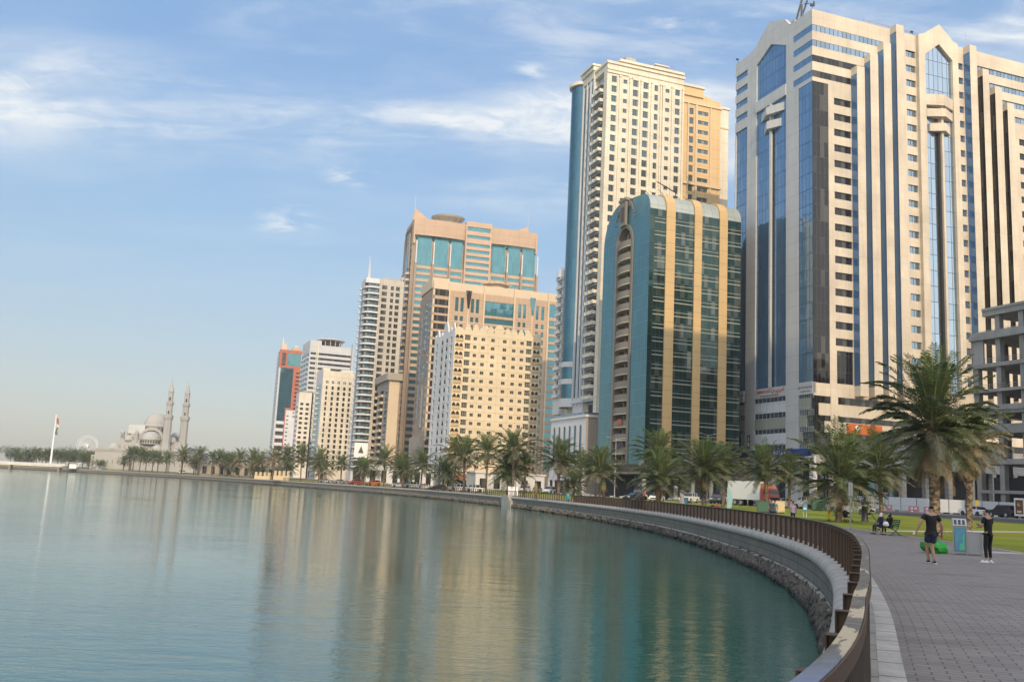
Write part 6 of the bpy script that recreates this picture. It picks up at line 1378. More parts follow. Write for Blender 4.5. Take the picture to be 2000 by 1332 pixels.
PALMS = [(24.9, 54, 10.7, 4.4, 'h'), (30.8, 62, 8.1, 3.6, 'd'), (38.4, 95, 8.3, 3.3, 'n'), (28.6, 80, 7.2, 4.0, 'n'), (34.3, 122, 8.5, 3.4, 'n'), (42.7, 140, 8.3, 3.2, 'n'), (21.6, 101, 7.6, 3.5, 'n'), (32.8, 140, 9.7, 3.6, 'n'), (15.6, 95, 5.7, 2.9, 'n'), (20.0, 122, 9.5, 3.3, 'n'), (13.4, 132, 7.4, 3.3, 'n'), (8.6, 150, 9.3, 3.5, 'n'), (12.4, 168, 4.6, 2.6, 'n'), (1.6, 178, 12.3, 3.6, 'n'), (3.8, 182, 8.4, 2.6, 'd'), (0.5, 182, 8.4, 3.8, 'n'), (-4.0, 196, 12.4, 3.6, 'n'), (-9.0, 206, 11.3, 3.4, 'n'), (-11.8, 212, 12.2, 3.2, 'y'), (-14.5, 220, 7.7, 3.3, 'n'), (-21.5, 238, 9.5, 3.4, 'n'), (-28.0, 255, 8.3, 3.0, 'n'), (-34.0, 262, 11.1, 3.6, 'n'), (-43.2, 280, 7.8, 2.6, 'n'), (-52.1, 296, 9.4, 3.2, 'n'), (-62.3, 312, 10.8, 3.6, 'n'), (-72.3, 330, 12.4, 3.6, 'n'), (-81.5, 345, 12.7, 3.8, 'n'), (-89.7, 360, 11.8, 3.8, 'y'), (-97.7, 372, 10.4, 3.4, 'y'), (-105.5, 386, 11.2, 3.7, 'n'), (-114.1, 400, 11.3, 3.6, 'y'), (-121.2, 412, 10.5, 3.4, 'n'), (-129.7, 424, 11.3, 3.8, 'n'), (-137.0, 436, 11.5, 3.8, 'n'), (-156.9, 470, 10.0, 3.2, 'n'), (-149.2, 452, 13.8, 4.0, 'n'), (-164.4, 474, 11.7, 3.6, 'n'), (-160.7, 462, 13.1, 4.0, 'n'), (-175.4, 482, 11.2, 3.8, 'n'), (-182.0, 488, 11.0, 3.6, 'n'), (-187.8, 496, 11.2, 3.6, 'n'), (-193.6, 502, 11.4, 3.6, 'n'), (-199.3, 508, 12.2, 3.9, 'n'), (-204.5, 512, 12.9, 3.9, 'n'), (-209.7, 520, 12.4, 3.7, 'n'), (-214.5, 524, 8.4, 3.2, 'n'), (-246.1, 560, 7.9, 3.2, 'n'), (-253.1, 566, 8.7, 3.6, 'n'), (-258.6, 570, 9.8, 3.4, 'n'), (-260.1, 560, 8.6, 3.6, 'n'), (-271.7, 580, 9.5, 3.6, 'n'), (-273.8, 570, 10.4, 3.8, 'n'), (-281.9, 572, 10.9, 4.2, 'n'), (-289.3, 575, 10.6, 4.0, 'n'), (-297.2, 580, 8.0, 3.6, 'n'), (-304.5, 585, 7.8, 3.6, 'n'), (-309.4, 588, 10.0, 3.6, 'n')]
PALM_LABELS = ['tallest nearest date palm with brown hanging dead fronds, behind the man in shorts', 'leaning date palm with a thick skirt of dead brown fronds, behind the grey bins', 'date palm on the lawn right behind the bench with the two seated people', 'short wide date palm with drooping crown beside the worker in yellow', 'upright date palm behind the three walkers on the promenade', 'pale date palm behind the white saloon car on the road', 'full date palm on the lawn to the right of the grey info panel', 'taller date palm just behind the one beside the grey info panel', 'low short date palm with broad crown in front of the entrance canopy', 'taller date palm rising behind the low one at the entrance canopy', 'date palm at the left end of the entrance canopy', 'wide-crowned date palm in front of the arched white podium', 'small low date palm under the arched white podium', 'tall date palm at the right end of the sand coloured hotel', 'date palm with bare orange trunk beside the white kiosk box']
ordn = ['nearest', 'second', 'third', 'fourth', 'fifth', 'sixth', 'seventh', 'eighth', 'ninth', 'tenth', 'eleventh', 'twelfth', 'thirteenth', 'fourteenth', 'fifteenth', 'sixteenth', 'seventeenth', 'eighteenth', 'nineteenth', 'twentieth']
def back_row():
    rnd = random.Random(77)
    for i, (s_, d) in enumerate([(s_at_y(y), d) for y, d in ((190, 22), (204, 25), (216, 17), (229, 22), (243, 12), (257, 20), (270, 11), (285, 18), (300, 12), (315, 19), (332, 11), (348, 17), (364, 10), (380, 16), (396, 9), (412, 15), (428, 9), (444, 16), (458, 9))]):
        p = off(s_, d); PALMS_B.append((round(p.x, 1), round(p.y, 1), rnd.uniform(7.2, 10.5), rnd.uniform(3.0, 3.8), 'n' if rnd.random() < .8 else 'y'))
PALMS_B = []; back_row()
def palms():
    rnd = random.Random(9); cnt = {}
    for i, (x, y, top, R, k) in enumerate(PALMS + PALMS_B):
        if i >= len(PALMS): lab = '%s shorter date palm of the back row by the road, counted leftward from the hotel' % ordn[i - len(PALMS)]; grp = 'date palms along the corniche'
        elif i < len(PALM_LABELS): lab = PALM_LABELS[i]; grp = 'date palms on the near lawn'
        else:
            if y < 290: key = 'left of the hotel, counted leftward from it'
            elif y < 440: key = 'along the far sea wall, counted leftward from the cream tower'
            elif y < 530: key = 'in the row before the mosque, counted from its right end leftward'
            else: key = 'in the dark grove at the far left, counted from the mosque leftward'
            c = cnt.get(key, 0); cnt[key] = c + 1; kind_ = {'y': 'sunlit-coloured date palm', 'd': 'dry date palm'}.get(k, 'date palm'); lab = '%s %s %s' % (ordn[c], kind_, key); grp = 'date palms along the corniche'
        z = zg(x, y); r = empty('date_palm', (x, y, z), rnd.uniform(0, 6.28) if k != 'h' else 0.6, lab, 'palm tree', grp)
        far = y > 170; s = R / 3.7 * (.80 if k == 'h' else .78 if (k == 'd' and y < 170) else 1.22 if y < 170 else 1.42); hc = top - z - (4.7 if k == 'h' else 2.75) * s; hc = max(hc, 1.6); th = 1.15 if k == 'h' else rnd.uniform(.85, 1.1)
        t = inst('trunk', TR[i % 2], r, (0, 0, -.1), (0, 0, 0), (th, th, hc + .1)); 
        kk = {'h': 'h', 'n': 'f' if far else 'n', 'y': 'y', 'd': 'df' if far else 'd'}[k]; me = CR[kk][i % len(CR[kk])]
        inst('crown', me, r, (0, 0, hc), (rnd.uniform(-.12, .12), rnd.uniform(-.12, .12), rnd.uniform(0, 6.28)), (s, s, s * (rnd.uniform(.88, 1.14) if k != 'h' else 1.26)))
        if k == 'n': r.rotation_euler = (rnd.uniform(-.045, .045), rnd.uniform(-.045, .045), rnd.uniform(0, 6))
        if k in 'hd' and not far: inst('dead_fronds', SK[k], r, (0, 0, hc - .2), (0, 0, 1.0), (s,) * 3)
        elif i % 5 in (1, 3): inst('dead_fronds', SK['f'], r, (0, 0, hc - .1), (0, 0, i), (s * .62, s * .62, s * .8))
        if k == 'd' and not far: r.rotation_euler = (radians(-3), radians(4.5), 0)
palms()
def tree_mesh(seed, R, H):
    rnd = random.Random(seed); mb = MB(); ms = mb.slot('shrub'); cl = [(Vector((rnd.uniform(-1, 1) * R * .65, rnd.uniform(-1, 1) * R * .65, rnd.uniform(.45, .85) * H)), rnd.uniform(.35, .6) * R) for _ in range(14)]
    for c, r in cl:
        for _ in range(170):
            d = Vector((rnd.gauss(0, 1), rnd.gauss(0, 1), rnd.gauss(0, .8))).normalized() * r * rnd.uniform(.55, 1.05); p = c + d
            if p.z < H * .25: continue
            s = rnd.uniform(.14, .3); u = Vector((rnd.gauss(0, 1), rnd.gauss(0, 1), rnd.gauss(0, 1))).normalized() * s; v = u.orthogonal().normalized() * s * .6
            k = len(mb.v); mb.v += [tuple(p - u), tuple(p + v), tuple(p + u), tuple(p - v)]; mb.f.append((k, k + 1, k + 2, k + 3)); mb.mi.append(ms); mb.uv.append([(0, 0)] * 4)
    return mb.mesh('crown')
TM = [tree_mesh(s, 6.0, 9.5) for s in (1, 2, 3)]
tk = MB(); tk.cyl((0, 0, -.2), (.1, .1, 3.2), .28, .16, 7, 'bark'); tk.cyl((.1, .1, 2.6), (1.4, .4, 5.0), .13, .05, 5, 'bark'); tk.cyl((.1, .1, 2.8), (-1.2, -.6, 5.2), .13, .05, 5, 'bark'); tk.cyl((.1, .1, 2.9), (.2, 1.2, 5.6), .12, .05, 5, 'bark'); TKM = tk.mesh('trunk')
for i, (x, y, s, lab) in enumerate([(-250, 575, 1.15, 'dark round tree between the palms just left of the mosque'), (-262, 590, 1.2, 'round tree under the ferris wheel'), (-275, 596, 1.35, 'widest domed green tree between flagpole and ferris wheel'), (-286, 600, 1.0, 'low round tree behind the tall flagpole'), (-300, 604, 1.1, 'olive green round tree above the white kiosk'), (-313, 610, 1.2, 'round tree at the left edge above the footbridge'), (-326, 614, 1.25, 'second round tree at the very left edge above the footbridge'), (-268, 604, 1.2, 'tall dark tree standing behind the ferris wheel grove'), (-294, 612, 1.25, 'domed tree just left of the flagpole'),
        (-240, 552, .6, 'small bush beside the left corner of the mosque'), (-92, 372, .55, 'dark rounded bush between palms near the crenellated cream wall'), (-101, 385, .6, 'dark clump of bush before the low tan house'), (-128, 440, .6, 'bush behind the far sea wall right of the mosque'), (-42, 300, .6, 'dark bush under the pale tower with curved balconies'), (-28, 272, .55, 'bush beside the orange van on the far road')]):
    r = empty('tree', (x, y, zg(x, y)), i * 1.3, lab, 'tree' if s > .9 else 'bush', 'broadleaf trees on the far shore', s); inst('crown', TM[i % 3], r); inst('trunk', TKM, r)
# ---------------------------------------------------------------- vehicles
def carpaint(n, c, r=.28): plain(n, c, r, .0, .03, 1., .6); MATS[n].b.inputs['Coat Weight'].default_value = .5
for n, c in (('paint_white', (.72, .72, .71)), ('paint_silver', (.36, .37, .38)), ('paint_black', (.015, .015, .017)), ('paint_red', (.45, .03, .02)), ('paint_orange', (.60, .17, .02)), ('paint_blue', (.05, .10, .22)), ('paint_beige', (.38, .33, .26))): carpaint(n, c)
plain('car_glass', (.018, .022, .026), .06, 0, .0, 1, .8); plain('tyre', (.02, .02, .02), .85); plain('rim', (.45, .45, .46), .35, .7); plain('lamp_red', (.35, .01, .01), .3); plain('lamp_clear', (.7, .7, .66), .2)
def wheel_meshes(r, w):
    t = MB(); t.lathe([(r * .62, -w / 2), (r * .96, -w / 2), (r, -w * .3), (r, w * .3), (r * .96, w / 2), (r * .62, w / 2)], 18, 'tyre'); q = MB(); q.lathe([(0, w * .32), (r * .2, w * .42), (r * .55, w * .36), (r * .64, w * .48)], 10, 'rim'); q.lathe([(r * .62, -w * .3), (0, -w * .3)], 10, 'tyre')
    return t.mesh('tyre'), q.mesh('rim')
def slab(mb, prof, w, m, rnd_=.07, shrink=.05):
    """side outline (y, z) swept across the width with rounded shoulders"""
    cy = sum(p[0] for p in prof) / len(prof); cz = sum(p[1] for p in prof) / len(prof)
    def sc(k): return [(cy + (y - cy) * (1 - k * .4), cz + (z - cz) * (1 - k)) for y, z in prof]
    L = [(-w / 2, sc(shrink * 1.3)), (-w / 2 + rnd_ * .4, sc(shrink * .4)), (-w / 2 + rnd_ * 1.5, prof), (w / 2 - rnd_ * 1.5, prof), (w / 2 - rnd_ * .4, sc(shrink * .4)), (w / 2, sc(shrink * 1.3))]
    n = len(prof)
    for (x0, A), (x1, B_) in zip(L, L[1:]):
        for i in range(n): j = (i + 1) % n; mb.face([(x0, *A[i]), (x1, *B_[i]), (x1, *B_[j]), (x0, *A[j])], m)
    mb.poly([(L[0][0], *p) for p in L[0][1]], m); mb.poly([(L[-1][0], *p) for p in reversed(L[-1][1])], m)
SPEC = {'sedan': dict(L=4.6, w=1.8, body=[(-2.3, .32), (-2.33, .62), (-2.2, .88), (-1.65, .98), (-.9, 1.0), (1.3, 1.0), (1.9, .9), (2.22, .76), (2.32, .55), (2.28, .3), (1.9, .22), (-1.95, .22)],
                      cab=[(-1.75, .94), (-1.15, 1.36), (-.5, 1.45), (.35, 1.43), (1.25, .97)], wh=(.33, .2, 1.38)),
        'suv': dict(L=4.8, w=1.92, body=[(-2.38, .42), (-2.42, .8), (-2.3, 1.1), (-1.6, 1.16), (1.15, 1.14), (1.95, 1.04), (2.3, .92), (2.42, .6), (2.38, .38), (1.9, .3), (-1.95, .3)],
                    cab=[(-2.22, 1.08), (-2.02, 1.62), (-1.5, 1.78), (.1, 1.76), (.55, 1.66), (1.2, 1.12)], wh=(.39, .25, 1.42))}
PROTO = {}
def car_meshes(kind, paint):
    k = (kind, paint)
    if k in PROTO: return PROTO[k]
    S = SPEC[kind]; w = S['w']; b = MB(); slab(b, S['body'], w, paint)
    cab = S['cab']; cr = [(y, z) for y, z in cab]; top = max(z for _, z in cab)
    roof = [(y, z) for y, z in cab if z > top - .16]; y0, y1 = roof[0][0], roof[-1][0]
    b.box(-w * .36, w * .36, y0, y1, top - .035, top + .012, paint)
    for yy, a in ((y0 + .05, 0), ((y0 + y1) / 2 + .1, 0), (y1 - .05, 0)):
        for s in (-1, 1): b.box(s * w * .43 - .025, s * w * .43 + .035, yy - .05, yy + .05, cab[0][1], top - .05, paint)
    b.box(-w * .34, w * .34, S['body'][1][0] - .03, S['body'][1][0] + .05, .34, .52, 'tyre'); yf = S['body'][-4 if kind == 'sedan' else -4][0]
    b.box(-w * .30, w * .30, yf - .1, yf + .02, .42, .62, 'tyre'); b.box(-w * .5 - .1, -w * .5 + .06, .75, .92, cab[0][1] + .0, cab[0][1] + .14, paint); b.box(w * .5 - .06, w * .5 + .1, .75, .92, cab[0][1], cab[0][1] + .14, paint)
    for yw in (-S['wh'][2], S['wh'][2]):
        for s in (-1, 1): b.cyl((s * (w / 2 - .02), yw, S['wh'][0]), (s * (w / 2 + .006), yw, S['wh'][0]), S['wh'][0] * 1.14, None, 16, 'tyre')
    g = MB(); slab(g, cab, w * .86, 'car_glass', .10, .06)
    h = MB(); h.box(-.20, .20, -.04, .05, 0, .13, 'lamp_clear'); t = MB(); t.box(-.17, .17, -.04, .03, 0, .18, 'lamp_red')
    PROTO[k] = (b.mesh('body', weld=True), g.mesh('windows', weld=True), h.mesh('headlight'), t.mesh('tail_light')) + wheel_meshes(S['wh'][0], S['wh'][1]); return PROTO[k]
def car(kind, paint, x, y, rz, label, z=None, simple=False):
    S = SPEC[kind]; w = S['w']; bm_, gm, hm, tm, ty, ri = car_meshes(kind, paint)
    r = empty('parked_car', (x, y, (zg(x, y) if z is None else z) + .005), radians(rz), label, 'car', 'cars along the corniche road'); inst('body', bm_, r); inst('windows', gm, r)
    zl = .62 if kind == 'sedan' else .82
    for s in (-1, 1):
        inst('headlight', hm, r, (s * w * .36, S['L'] / 2 - .06, zl)); inst('tail_light', tm, r, (s * w * .37, -S['L'] / 2 + .02, zl))
        for yw in (-S['wh'][2], S['wh'][2]):
            o = inst('wheel', ty, r, (s * (w / 2 - .08), yw, S['wh'][0]), (0, pi / 2 * s, 0))
            if not simple: inst('rim', ri, o)
            o.name = 'wheel'
    return r
CARS = [('sedan', 'paint_silver', 43.5, 116, -140, 'silver saloon car on the road just right of the worker in yellow'), ('sedan', 'paint_white', 44.6, 146, -130, 'white saloon car on the road behind the three walkers'),
 ('suv', 'paint_white', 32.6, 165, -215, 'large white off-road car behind the grey info panel'), ('sedan', 'paint_white', 28.2, 173, -205, 'white saloon left of the large white off-road car'), ('suv', 'paint_white', 25.6, 178, -205, 'white car partly behind the low palm at the entrance canopy'),
 ('sedan', 'paint_black', 24.0, 172, -235, 'black saloon standing left of the low palm by the canopy'), ('suv', 'paint_black', 37.5, 164, -205, 'dark off-road car between the info panel and the wide palm'), ('suv', 'paint_white', 40.5, 172, -205, 'white car behind the wide lawn palm'),
 ('suv', 'paint_black', 72.8, 136, 14, 'black off-road car seen from behind by the crescent poster'), ('sedan', 'paint_white', 71.0, 141, 20, 'white saloon just left of the black off-road car'),
 ('sedan', 'paint_white', 66.0, 168, 120, 'white saloon beyond the striped kerb behind the man in shorts'), ('sedan', 'paint_black', 62.6, 172, 70, 'black saloon parked at the brown direction sign'), ('sedan', 'paint_beige', 58.4, 172, 60, 'beige saloon parked left of the brown direction sign'), ('suv', 'paint_white', 53.8, 168, 80, 'white off-road car behind the bench palm'),
 ('suv', 'paint_white', 49.0, 132, -140, 'white off-road car behind the silver saloon'), ('sedan', 'paint_silver', 50.5, 150, -120, 'silver car half hidden behind the dark bollard bin'),
 ('suv', 'paint_white', 10.5, 222, -200, 'white car parked under the arched podium, at its right end'), ('sedan', 'paint_silver', 7.8, 226, -200, 'silver car parked under the arched podium'), ('suv', 'paint_white', 4.8, 229, -200, 'white off-road car parked left of the silver one at the arched podium'), ('sedan', 'paint_blue', 1.8, 231, -200, 'blue saloon parked beside the white kiosk box'),
 ('suv', 'paint_white', -7.6, 221, -245, 'long white off-road car on the far road right of the hotel palm'), ('suv', 'paint_white', -11.6, 228, -245, 'second white off-road car just left of the long one'), ('sedan', 'paint_black', -17.0, 240, -240, 'dark saloon on the far road before the hotel'), ('sedan', 'paint_white', -22.0, 252, -240, 'white saloon left of the dark one before the hotel'),
 ('suv', 'paint_silver', -26.5, 262, -240, 'silver off-road car before the left side of the hotel'), ('sedan', 'paint_white', -31.0, 270, -240, 'white saloon under the sunlit-coloured palm'), ('suv', 'paint_orange', -40.5, 286, -235, 'orange van on the far road'), ('suv', 'paint_red', -47.5, 296, -235, 'red van on the far road left of the orange one'),
 ('sedan', 'paint_silver', -56.0, 315, -235, 'silver car on the far road left of the red van'), ('sedan', 'paint_white', -64.0, 330, -235, 'white car on the far road before the cream tower'), ('sedan', 'paint_white', -86.0, 362, -235, 'white car on the far road left of the crenellated cream wall'),
 ('suv', 'paint_white', -172.0, 495, 60, 'white car between palms before the mosque'), ('sedan', 'paint_white', -236.0, 541, 60, 'small white car at the left foot of the mosque'), ('sedan', 'paint_silver', -240.5, 546, 60, 'small silver car at the left foot of the mosque')]
for i, (k, p, x, y, a, lab) in enumerate(CARS): car(k, p, x, y, a, lab, simple=y > 200)
def truck():
    x, y = 41.5, 152.0; r = empty('truck', (x, y, zg(x, y)), radians(-150), 'white box truck with orange-red cab facing the promenade behind the green cabinets', 'truck')
    b = MB(); b.box(-1.2, 1.2, -6.0, 1.2, 1.0, 4.0, 'paint_white'); b.build('cargo_box', r); c = MB(); slab(c, [(1.35, .6), (1.35, 2.9), (2.9, 2.9), (3.25, 1.9), (3.3, .6)], 2.3, 'paint_red', .08, .03); c.build('cab', r)
    d = MB(); slab(d, [(1.35, 2.9), (1.35, 3.7), (2.0, 3.62), (2.9, 2.95)], 2.2, 'paint_orange', .08, .03); d.build('roof_fairing', r); g = MB(); g.box(-1.0, 1.0, 3.12, 3.22, 1.9, 2.7, 'car_glass'); g.box(-1.17, -1.14, 1.9, 2.8, 1.85, 2.6, 'car_glass'); g.box(1.14, 1.17, 1.9, 2.8, 1.85, 2.6, 'car_glass'); g.build('windows', r)
    g = MB(); g.box(-.9, .9, 3.28, 3.36, .75, 1.5, 'tyre'); g.box(-1.1, 1.1, 3.2, 3.4, .45, .75, 'paint_white'); g.build('grille', r); ty, ri = wheel_meshes(.5, .3)
    for s in (-1, 1):
        for yy in (2.3, -3.0, -4.4): o = inst('wheel', ty, r, (s * 1.05, yy, .5), (0, pi / 2 * s, 0)); inst('rim', ri, o)
        q = MB(); q.box(s * .95 - .18, s * .95 + .18, 3.3, 3.36, .95, 1.15, 'lamp_clear'); q.build('headlight', r)
truck()
# ---------------------------------------------------------------- people
for n_, c_ in (('skin', (.36, .21, .14)), ('skin_pale', (.50, .33, .25)), ('cloth_black', (.005, .005, .006)), ('cloth_navy', (.018, .024, .06)), ('cloth_grey', (.10, .105, .115)), ('cloth_teal', (.03, .33, .38)), ('cloth_pink', (.55, .40, .55)), ('cloth_white', (.70, .69, .68)), ('cloth_yellow', (.75, .50, .02)), ('cloth_red', (.40, .03, .03)), ('hair', (.012, .010, .009)), ('shoe_white', (.75, .75, .75)), ('cloth_denim', (.05, .06, .10))): plain(n_, c_, .85 if 'cloth' in n_ else .55, 0, .12, 9)
def skin_mesh(name, V, Ed, mat, parent, sub=1, smooth=True):
    """V: {key: (x, y, z, r) or (x, y, z, rx, ry)}; one continuous surface around the joints"""
    keys = list(V); me = bpy.data.meshes.new(name); me.from_pydata([V[k][:3] for k in keys], [(keys.index(a), keys.index(b)) for a, b in Ed], [])
    o = bpy.data.objects.new(name, me); COL.objects.link(o); md = o.modifiers.new('s', 'SKIN'); md.use_smooth_shade = True; md.branch_smoothing = .3
    for i, k in enumerate(keys): r = V[k][3:]; me.skin_vertices[0].data[i].radius = (r[0], r[1] if len(r) > 1 else r[0]); me.skin_vertices[0].data[i].use_root = (i == 0)
    if sub: sb = o.modifiers.new('b', 'SUBSURF'); sb.levels = sub; sb.render_levels = sub
    dg = bpy.context.evaluated_depsgraph_get(); m2 = bpy.data.meshes.new_from_object(o.evaluated_get(dg)); m2.name = name; bpy.data.objects.remove(o)
    m2.materials.clear(); m2.materials.append(M_(mat)); m2.polygons.foreach_set('material_index', [0] * len(m2.polygons)); m2.polygons.foreach_set('use_smooth', [True] * len(m2.polygons))
    q = bpy.data.objects.new(name, m2); COL.objects.link(q); q.parent = parent; return q
BASE = dict(pelvis=(0, 0, .99), waist=(0, 0, 1.10), chest=(0, .0, 1.30), upper=(0, .0, 1.42), neck=(0, .0, 1.50), jaw=(0, .025, 1.575), skull=(0, -.005, 1.655), crown=(0, -.01, 1.70),
            shl=(-.17, 0, 1.42), ell=(-.23, -.02, 1.15), wrl=(-.25, .06, .91), shr=(.17, 0, 1.42), elr=(.23, -.02, 1.15), wrr=(.25, .06, .91),
            hpl=(-.085, 0, .85), knl=(-.10, .03, .50), anl=(-.10, -.02, .09), tol=(-.11, .12, .035), hpr=(.085, 0, .85), knr=(.10, .03, .50), anr=(.10, -.02, .09), tor=(.11, .12, .035))
RAD = dict(pelvis=(.115, .095), waist=(.125, .095), chest=(.145, .105), upper=(.12, .08), neck=(.052, .052), jaw=(.062, .066), skull=(.076, .09), crown=(.05, .06), shl=(.055,), ell=(.042,), wrl=(.029,), shr=(.055,), elr=(.042,), wrr=(.029,),
           hpl=(.078,), knl=(.058,), anl=(.038,), tol=(.035,), hpr=(.078,), knr=(.058,), anr=(.038,), tor=(.035,))
EDG = [('pelvis', 'chest'), ('chest', 'upper'), ('upper', 'neck'), ('neck', 'jaw'), ('jaw', 'skull'), ('skull', 'crown'), ('upper', 'shl'), ('shl', 'ell'), ('ell', 'wrl'), ('upper', 'shr'), ('shr', 'elr'), ('elr', 'wrr'),
       ('pelvis', 'hpl'), ('hpl', 'knl'), ('knl', 'anl'), ('anl', 'tol'), ('pelvis', 'hpr'), ('hpr', 'knr'), ('knr', 'anr'), ('anr', 'tor')]
def person(x, y, rz, label, pose={}, shirt='cloth_black', legs='cloth_black', shorts=False, shoe='cloth_black', hair='hair', sk='skin', bulk=1., h=1.75, z=None, sleeve='short', detail=False, group=None, scarf=None, long_robe=None):
    r = empty('person', (x, y, (zg(x, y) if z is None else z) + .004), radians(rz), label, 'person', group, h / 1.75)
    J = {k: Vector(v) for k, v in BASE.items()}
    for k, v in pose.items(): J[k] = Vector(v)
    J.pop('waist', None); V = {k: (*J[k], *[q * ((bulk * .86) if k in ('pelvis', 'chest', 'upper') else (.86 if k in ('hpl', 'hpr') else 1) * (1 + (bulk - 1) * .5)) for q in RAD[k]]) for k in J}; E = list(EDG)
    V['nose'] = (J['skull'].x, J['skull'].y + .105, J['jaw'].z + .045, .012); E.append(('skull', 'nose')) if detail else V.pop('nose')
    for s, sg in (('l', -1), ('r', 1)):
        w, e = J['wr' + s], J['el' + s]; d = (w - e).normalized(); sd = d.cross(Vector((0, 0, 1))); sd = sd.normalized() if sd.length > .1 else Vector((1, 0, 0)); fwd = Vector((0, 1, 0)) if abs(d.y) < .8 else Vector((0, 0, 1)); fwd = (fwd - d * fwd.dot(d)).normalized()
        V['pm' + s] = (*(w + d * .07), .030, .018); E.append(('wr' + s, 'pm' + s))
        if detail:
            for i, (o, L) in enumerate(((-.027, .075), (-.009, .088), (.009, .082), (.027, .062))):
                b = w + d * .095 + fwd * o; k = w + d * (.095 + L * .5) + fwd * o + sd * sg * -.008; t = w + d * (.09 + L) + fwd * o + sd * sg * -.03
                for nm, q, rr in (('a', b, .0095), ('b', k, .0085), ('c', t, .007)): V['f%d%s%s' % (i, nm, s)] = (*q, rr)
                E += [('pm' + s, 'f%da%s' % (i, s)), ('f%da%s' % (i, s), 'f%db%s' % (i, s)), ('f%db%s' % (i, s), 'f%dc%s' % (i, s))]
            b = w + d * .035 + fwd * .035; t = w + d * .075 + fwd * .062; V['t1' + s] = (*b, .011); V['t2' + s] = (*t, .008); E += [('wr' + s, 't1' + s), ('t1' + s, 't2' + s)]
    skin_mesh('body', V, E, sk, r, 1)
    def sub(keys, ex, extra={}, drop=()):
        S = {k: (*J[k], *[q * (bulk if k in ('pelvis', 'waist', 'chest', 'upper') else 1 + (bulk - 1) * .5) * ex + .008 for q in RAD[k]]) for k in keys}; S.update(extra); return S
    ex = {}
    for s in 'lr':
        a, b = J['sh' + s], J['el' + s]
        ex['sl' + s] = (*a.lerp(b, .72 if sleeve == 'short' else 1.0), .060 * (1 + (bulk - 1) * .5)); 
        if sleeve == 'long': ex['cf' + s] = (*J['el' + s].lerp(J['wr' + s], .94), .042)
    sitting = J['pelvis'].z < .7; hm = J['pelvis'] + Vector((0, 0, .0 if sitting else -.14)); ex['hem'] = (*hm, .138 * bulk, .118 * bulk)
    if sitting: ex.pop('hem')
    S = sub(['pelvis', 'chest', 'upper', 'shl', 'shr'], 1.04, ex); S['collar'] = (*(J['neck'] + Vector((0, 0, -.035))), .062)
    Es = [('pelvis', 'chest'), ('chest', 'upper'), ('upper', 'shl'), ('upper', 'shr'), ('shl', 'sll'), ('shr', 'slr'), ('upper', 'collar')] + ([] if sitting else [('pelvis', 'hem')]) + ([('sll', 'cfl'), ('slr', 'cfr')] if sleeve == 'long' else [])
    skin_mesh('shirt', S, Es, shirt, r, 1)
    lm = 'shorts' if shorts else 'trousers'; X = {}
    El = [('pelvis', 'hpl'), ('pelvis', 'hpr')]
    S = sub(['pelvis', 'hpl', 'hpr'], 1.06)
    for s in 'lr':
        if shorts: S['c' + s] = (*J['hp' + s].lerp(J['kn' + s], .80), .092 * (1 + (bulk - 1) * .6)); El += [('hp' + s, 'c' + s)]
        else: S['kn' + s] = (*J['kn' + s], .066); S['c' + s] = (*J['kn' + s].lerp(J['an' + s], .93), .047); El += [('hp' + s, 'kn' + s), ('kn' + s, 'c' + s)]
    skin_mesh(lm, S, El, legs, r, 1)
    for s in 'lr':
        a, t = J['an' + s], J['to' + s]; d = (t - a); d.z = 0; d = d.normalized() if d.length > .02 else Vector((0, 1, 0)); b = Vector((a.x, a.y, t.z)); hl = a - d * .05 + Vector((0, 0, t.z - a.z + .0))
        o = skin_mesh('shoe', {'h': (*(hl + Vector((0, 0, .008))), .040), 'm': (*((hl + t) / 2 + Vector((0, 0, .014))), .042, .044), 't': (*(t + d * .04), .036, .030)}, [('h', 'm'), ('m', 't')], shoe, r, 1)
        if detail: q = MB(); p0, p1 = hl - d * .035, t + d * .07; u = Vector((-d.y, d.x, 0)) * .038; zz = t.z - .033; q.prism([(p0 - u).xy[:], (p0 + u).xy[:], (p1 + u).xy[:], (p1 - u).xy[:]][::-1], zz, zz + .022, 'shoe_white'); q.build('sole', o).parent = o
    k, c, nk = J['skull'], J['crown'], J['neck']
    if scarf: skin_mesh('headscarf', {'a': (*(c + Vector((0, -.01, .0))), .075), 'b': (*(k + Vector((0, -.02, 0))), .105), 'c': (*(J['jaw'] + Vector((0, -.03, -.03))), .09), 'd': (*(J['upper'] + Vector((0, 0, .02))), .155, .12)}, [('a', 'b'), ('b', 'c'), ('c', 'd')], scarf, r, 1)
    else: skin_mesh('hair', {'a': (*(c + Vector((0, .0, .012))), .060), 'b': (*(k + Vector((0, -.022, .018))), .088), 'c': (*(k + Vector((0, -.045, -.055))), .062)}, [('a', 'b'), ('b', 'c')], hair, r, 1)
    if detail:
        for sg in (-1, 1): q = MB(); q.lathe([(0, -.011), (.010, 0), (0, .011)], 8, 'hair'); q.build('eye', r, loc=(k.x + sg * .032, k.y + .088, k.z - .015))
    if long_robe:
        skin_mesh('robe', {'a': (*J['pelvis'], .17, .15), 'b': (*((J['knl'] + J['knr']) / 2), .16, .12), 'c': (*((J['anl'] + J['anr']) / 2 + Vector((0, 0, .06))), .15, .11)}, [('a', 'b'), ('b', 'c')], long_robe, r, 1)
    return r
walk = dict(hpl=(-.085, 0, .85), knl=(-.08, .16, .54), anl=(-.06, .06, .13), tol=(-.05, .19, .05), knr=(.09, .0, .50), anr=(.09, -.22, .12), tor=(.10, -.10, .035))
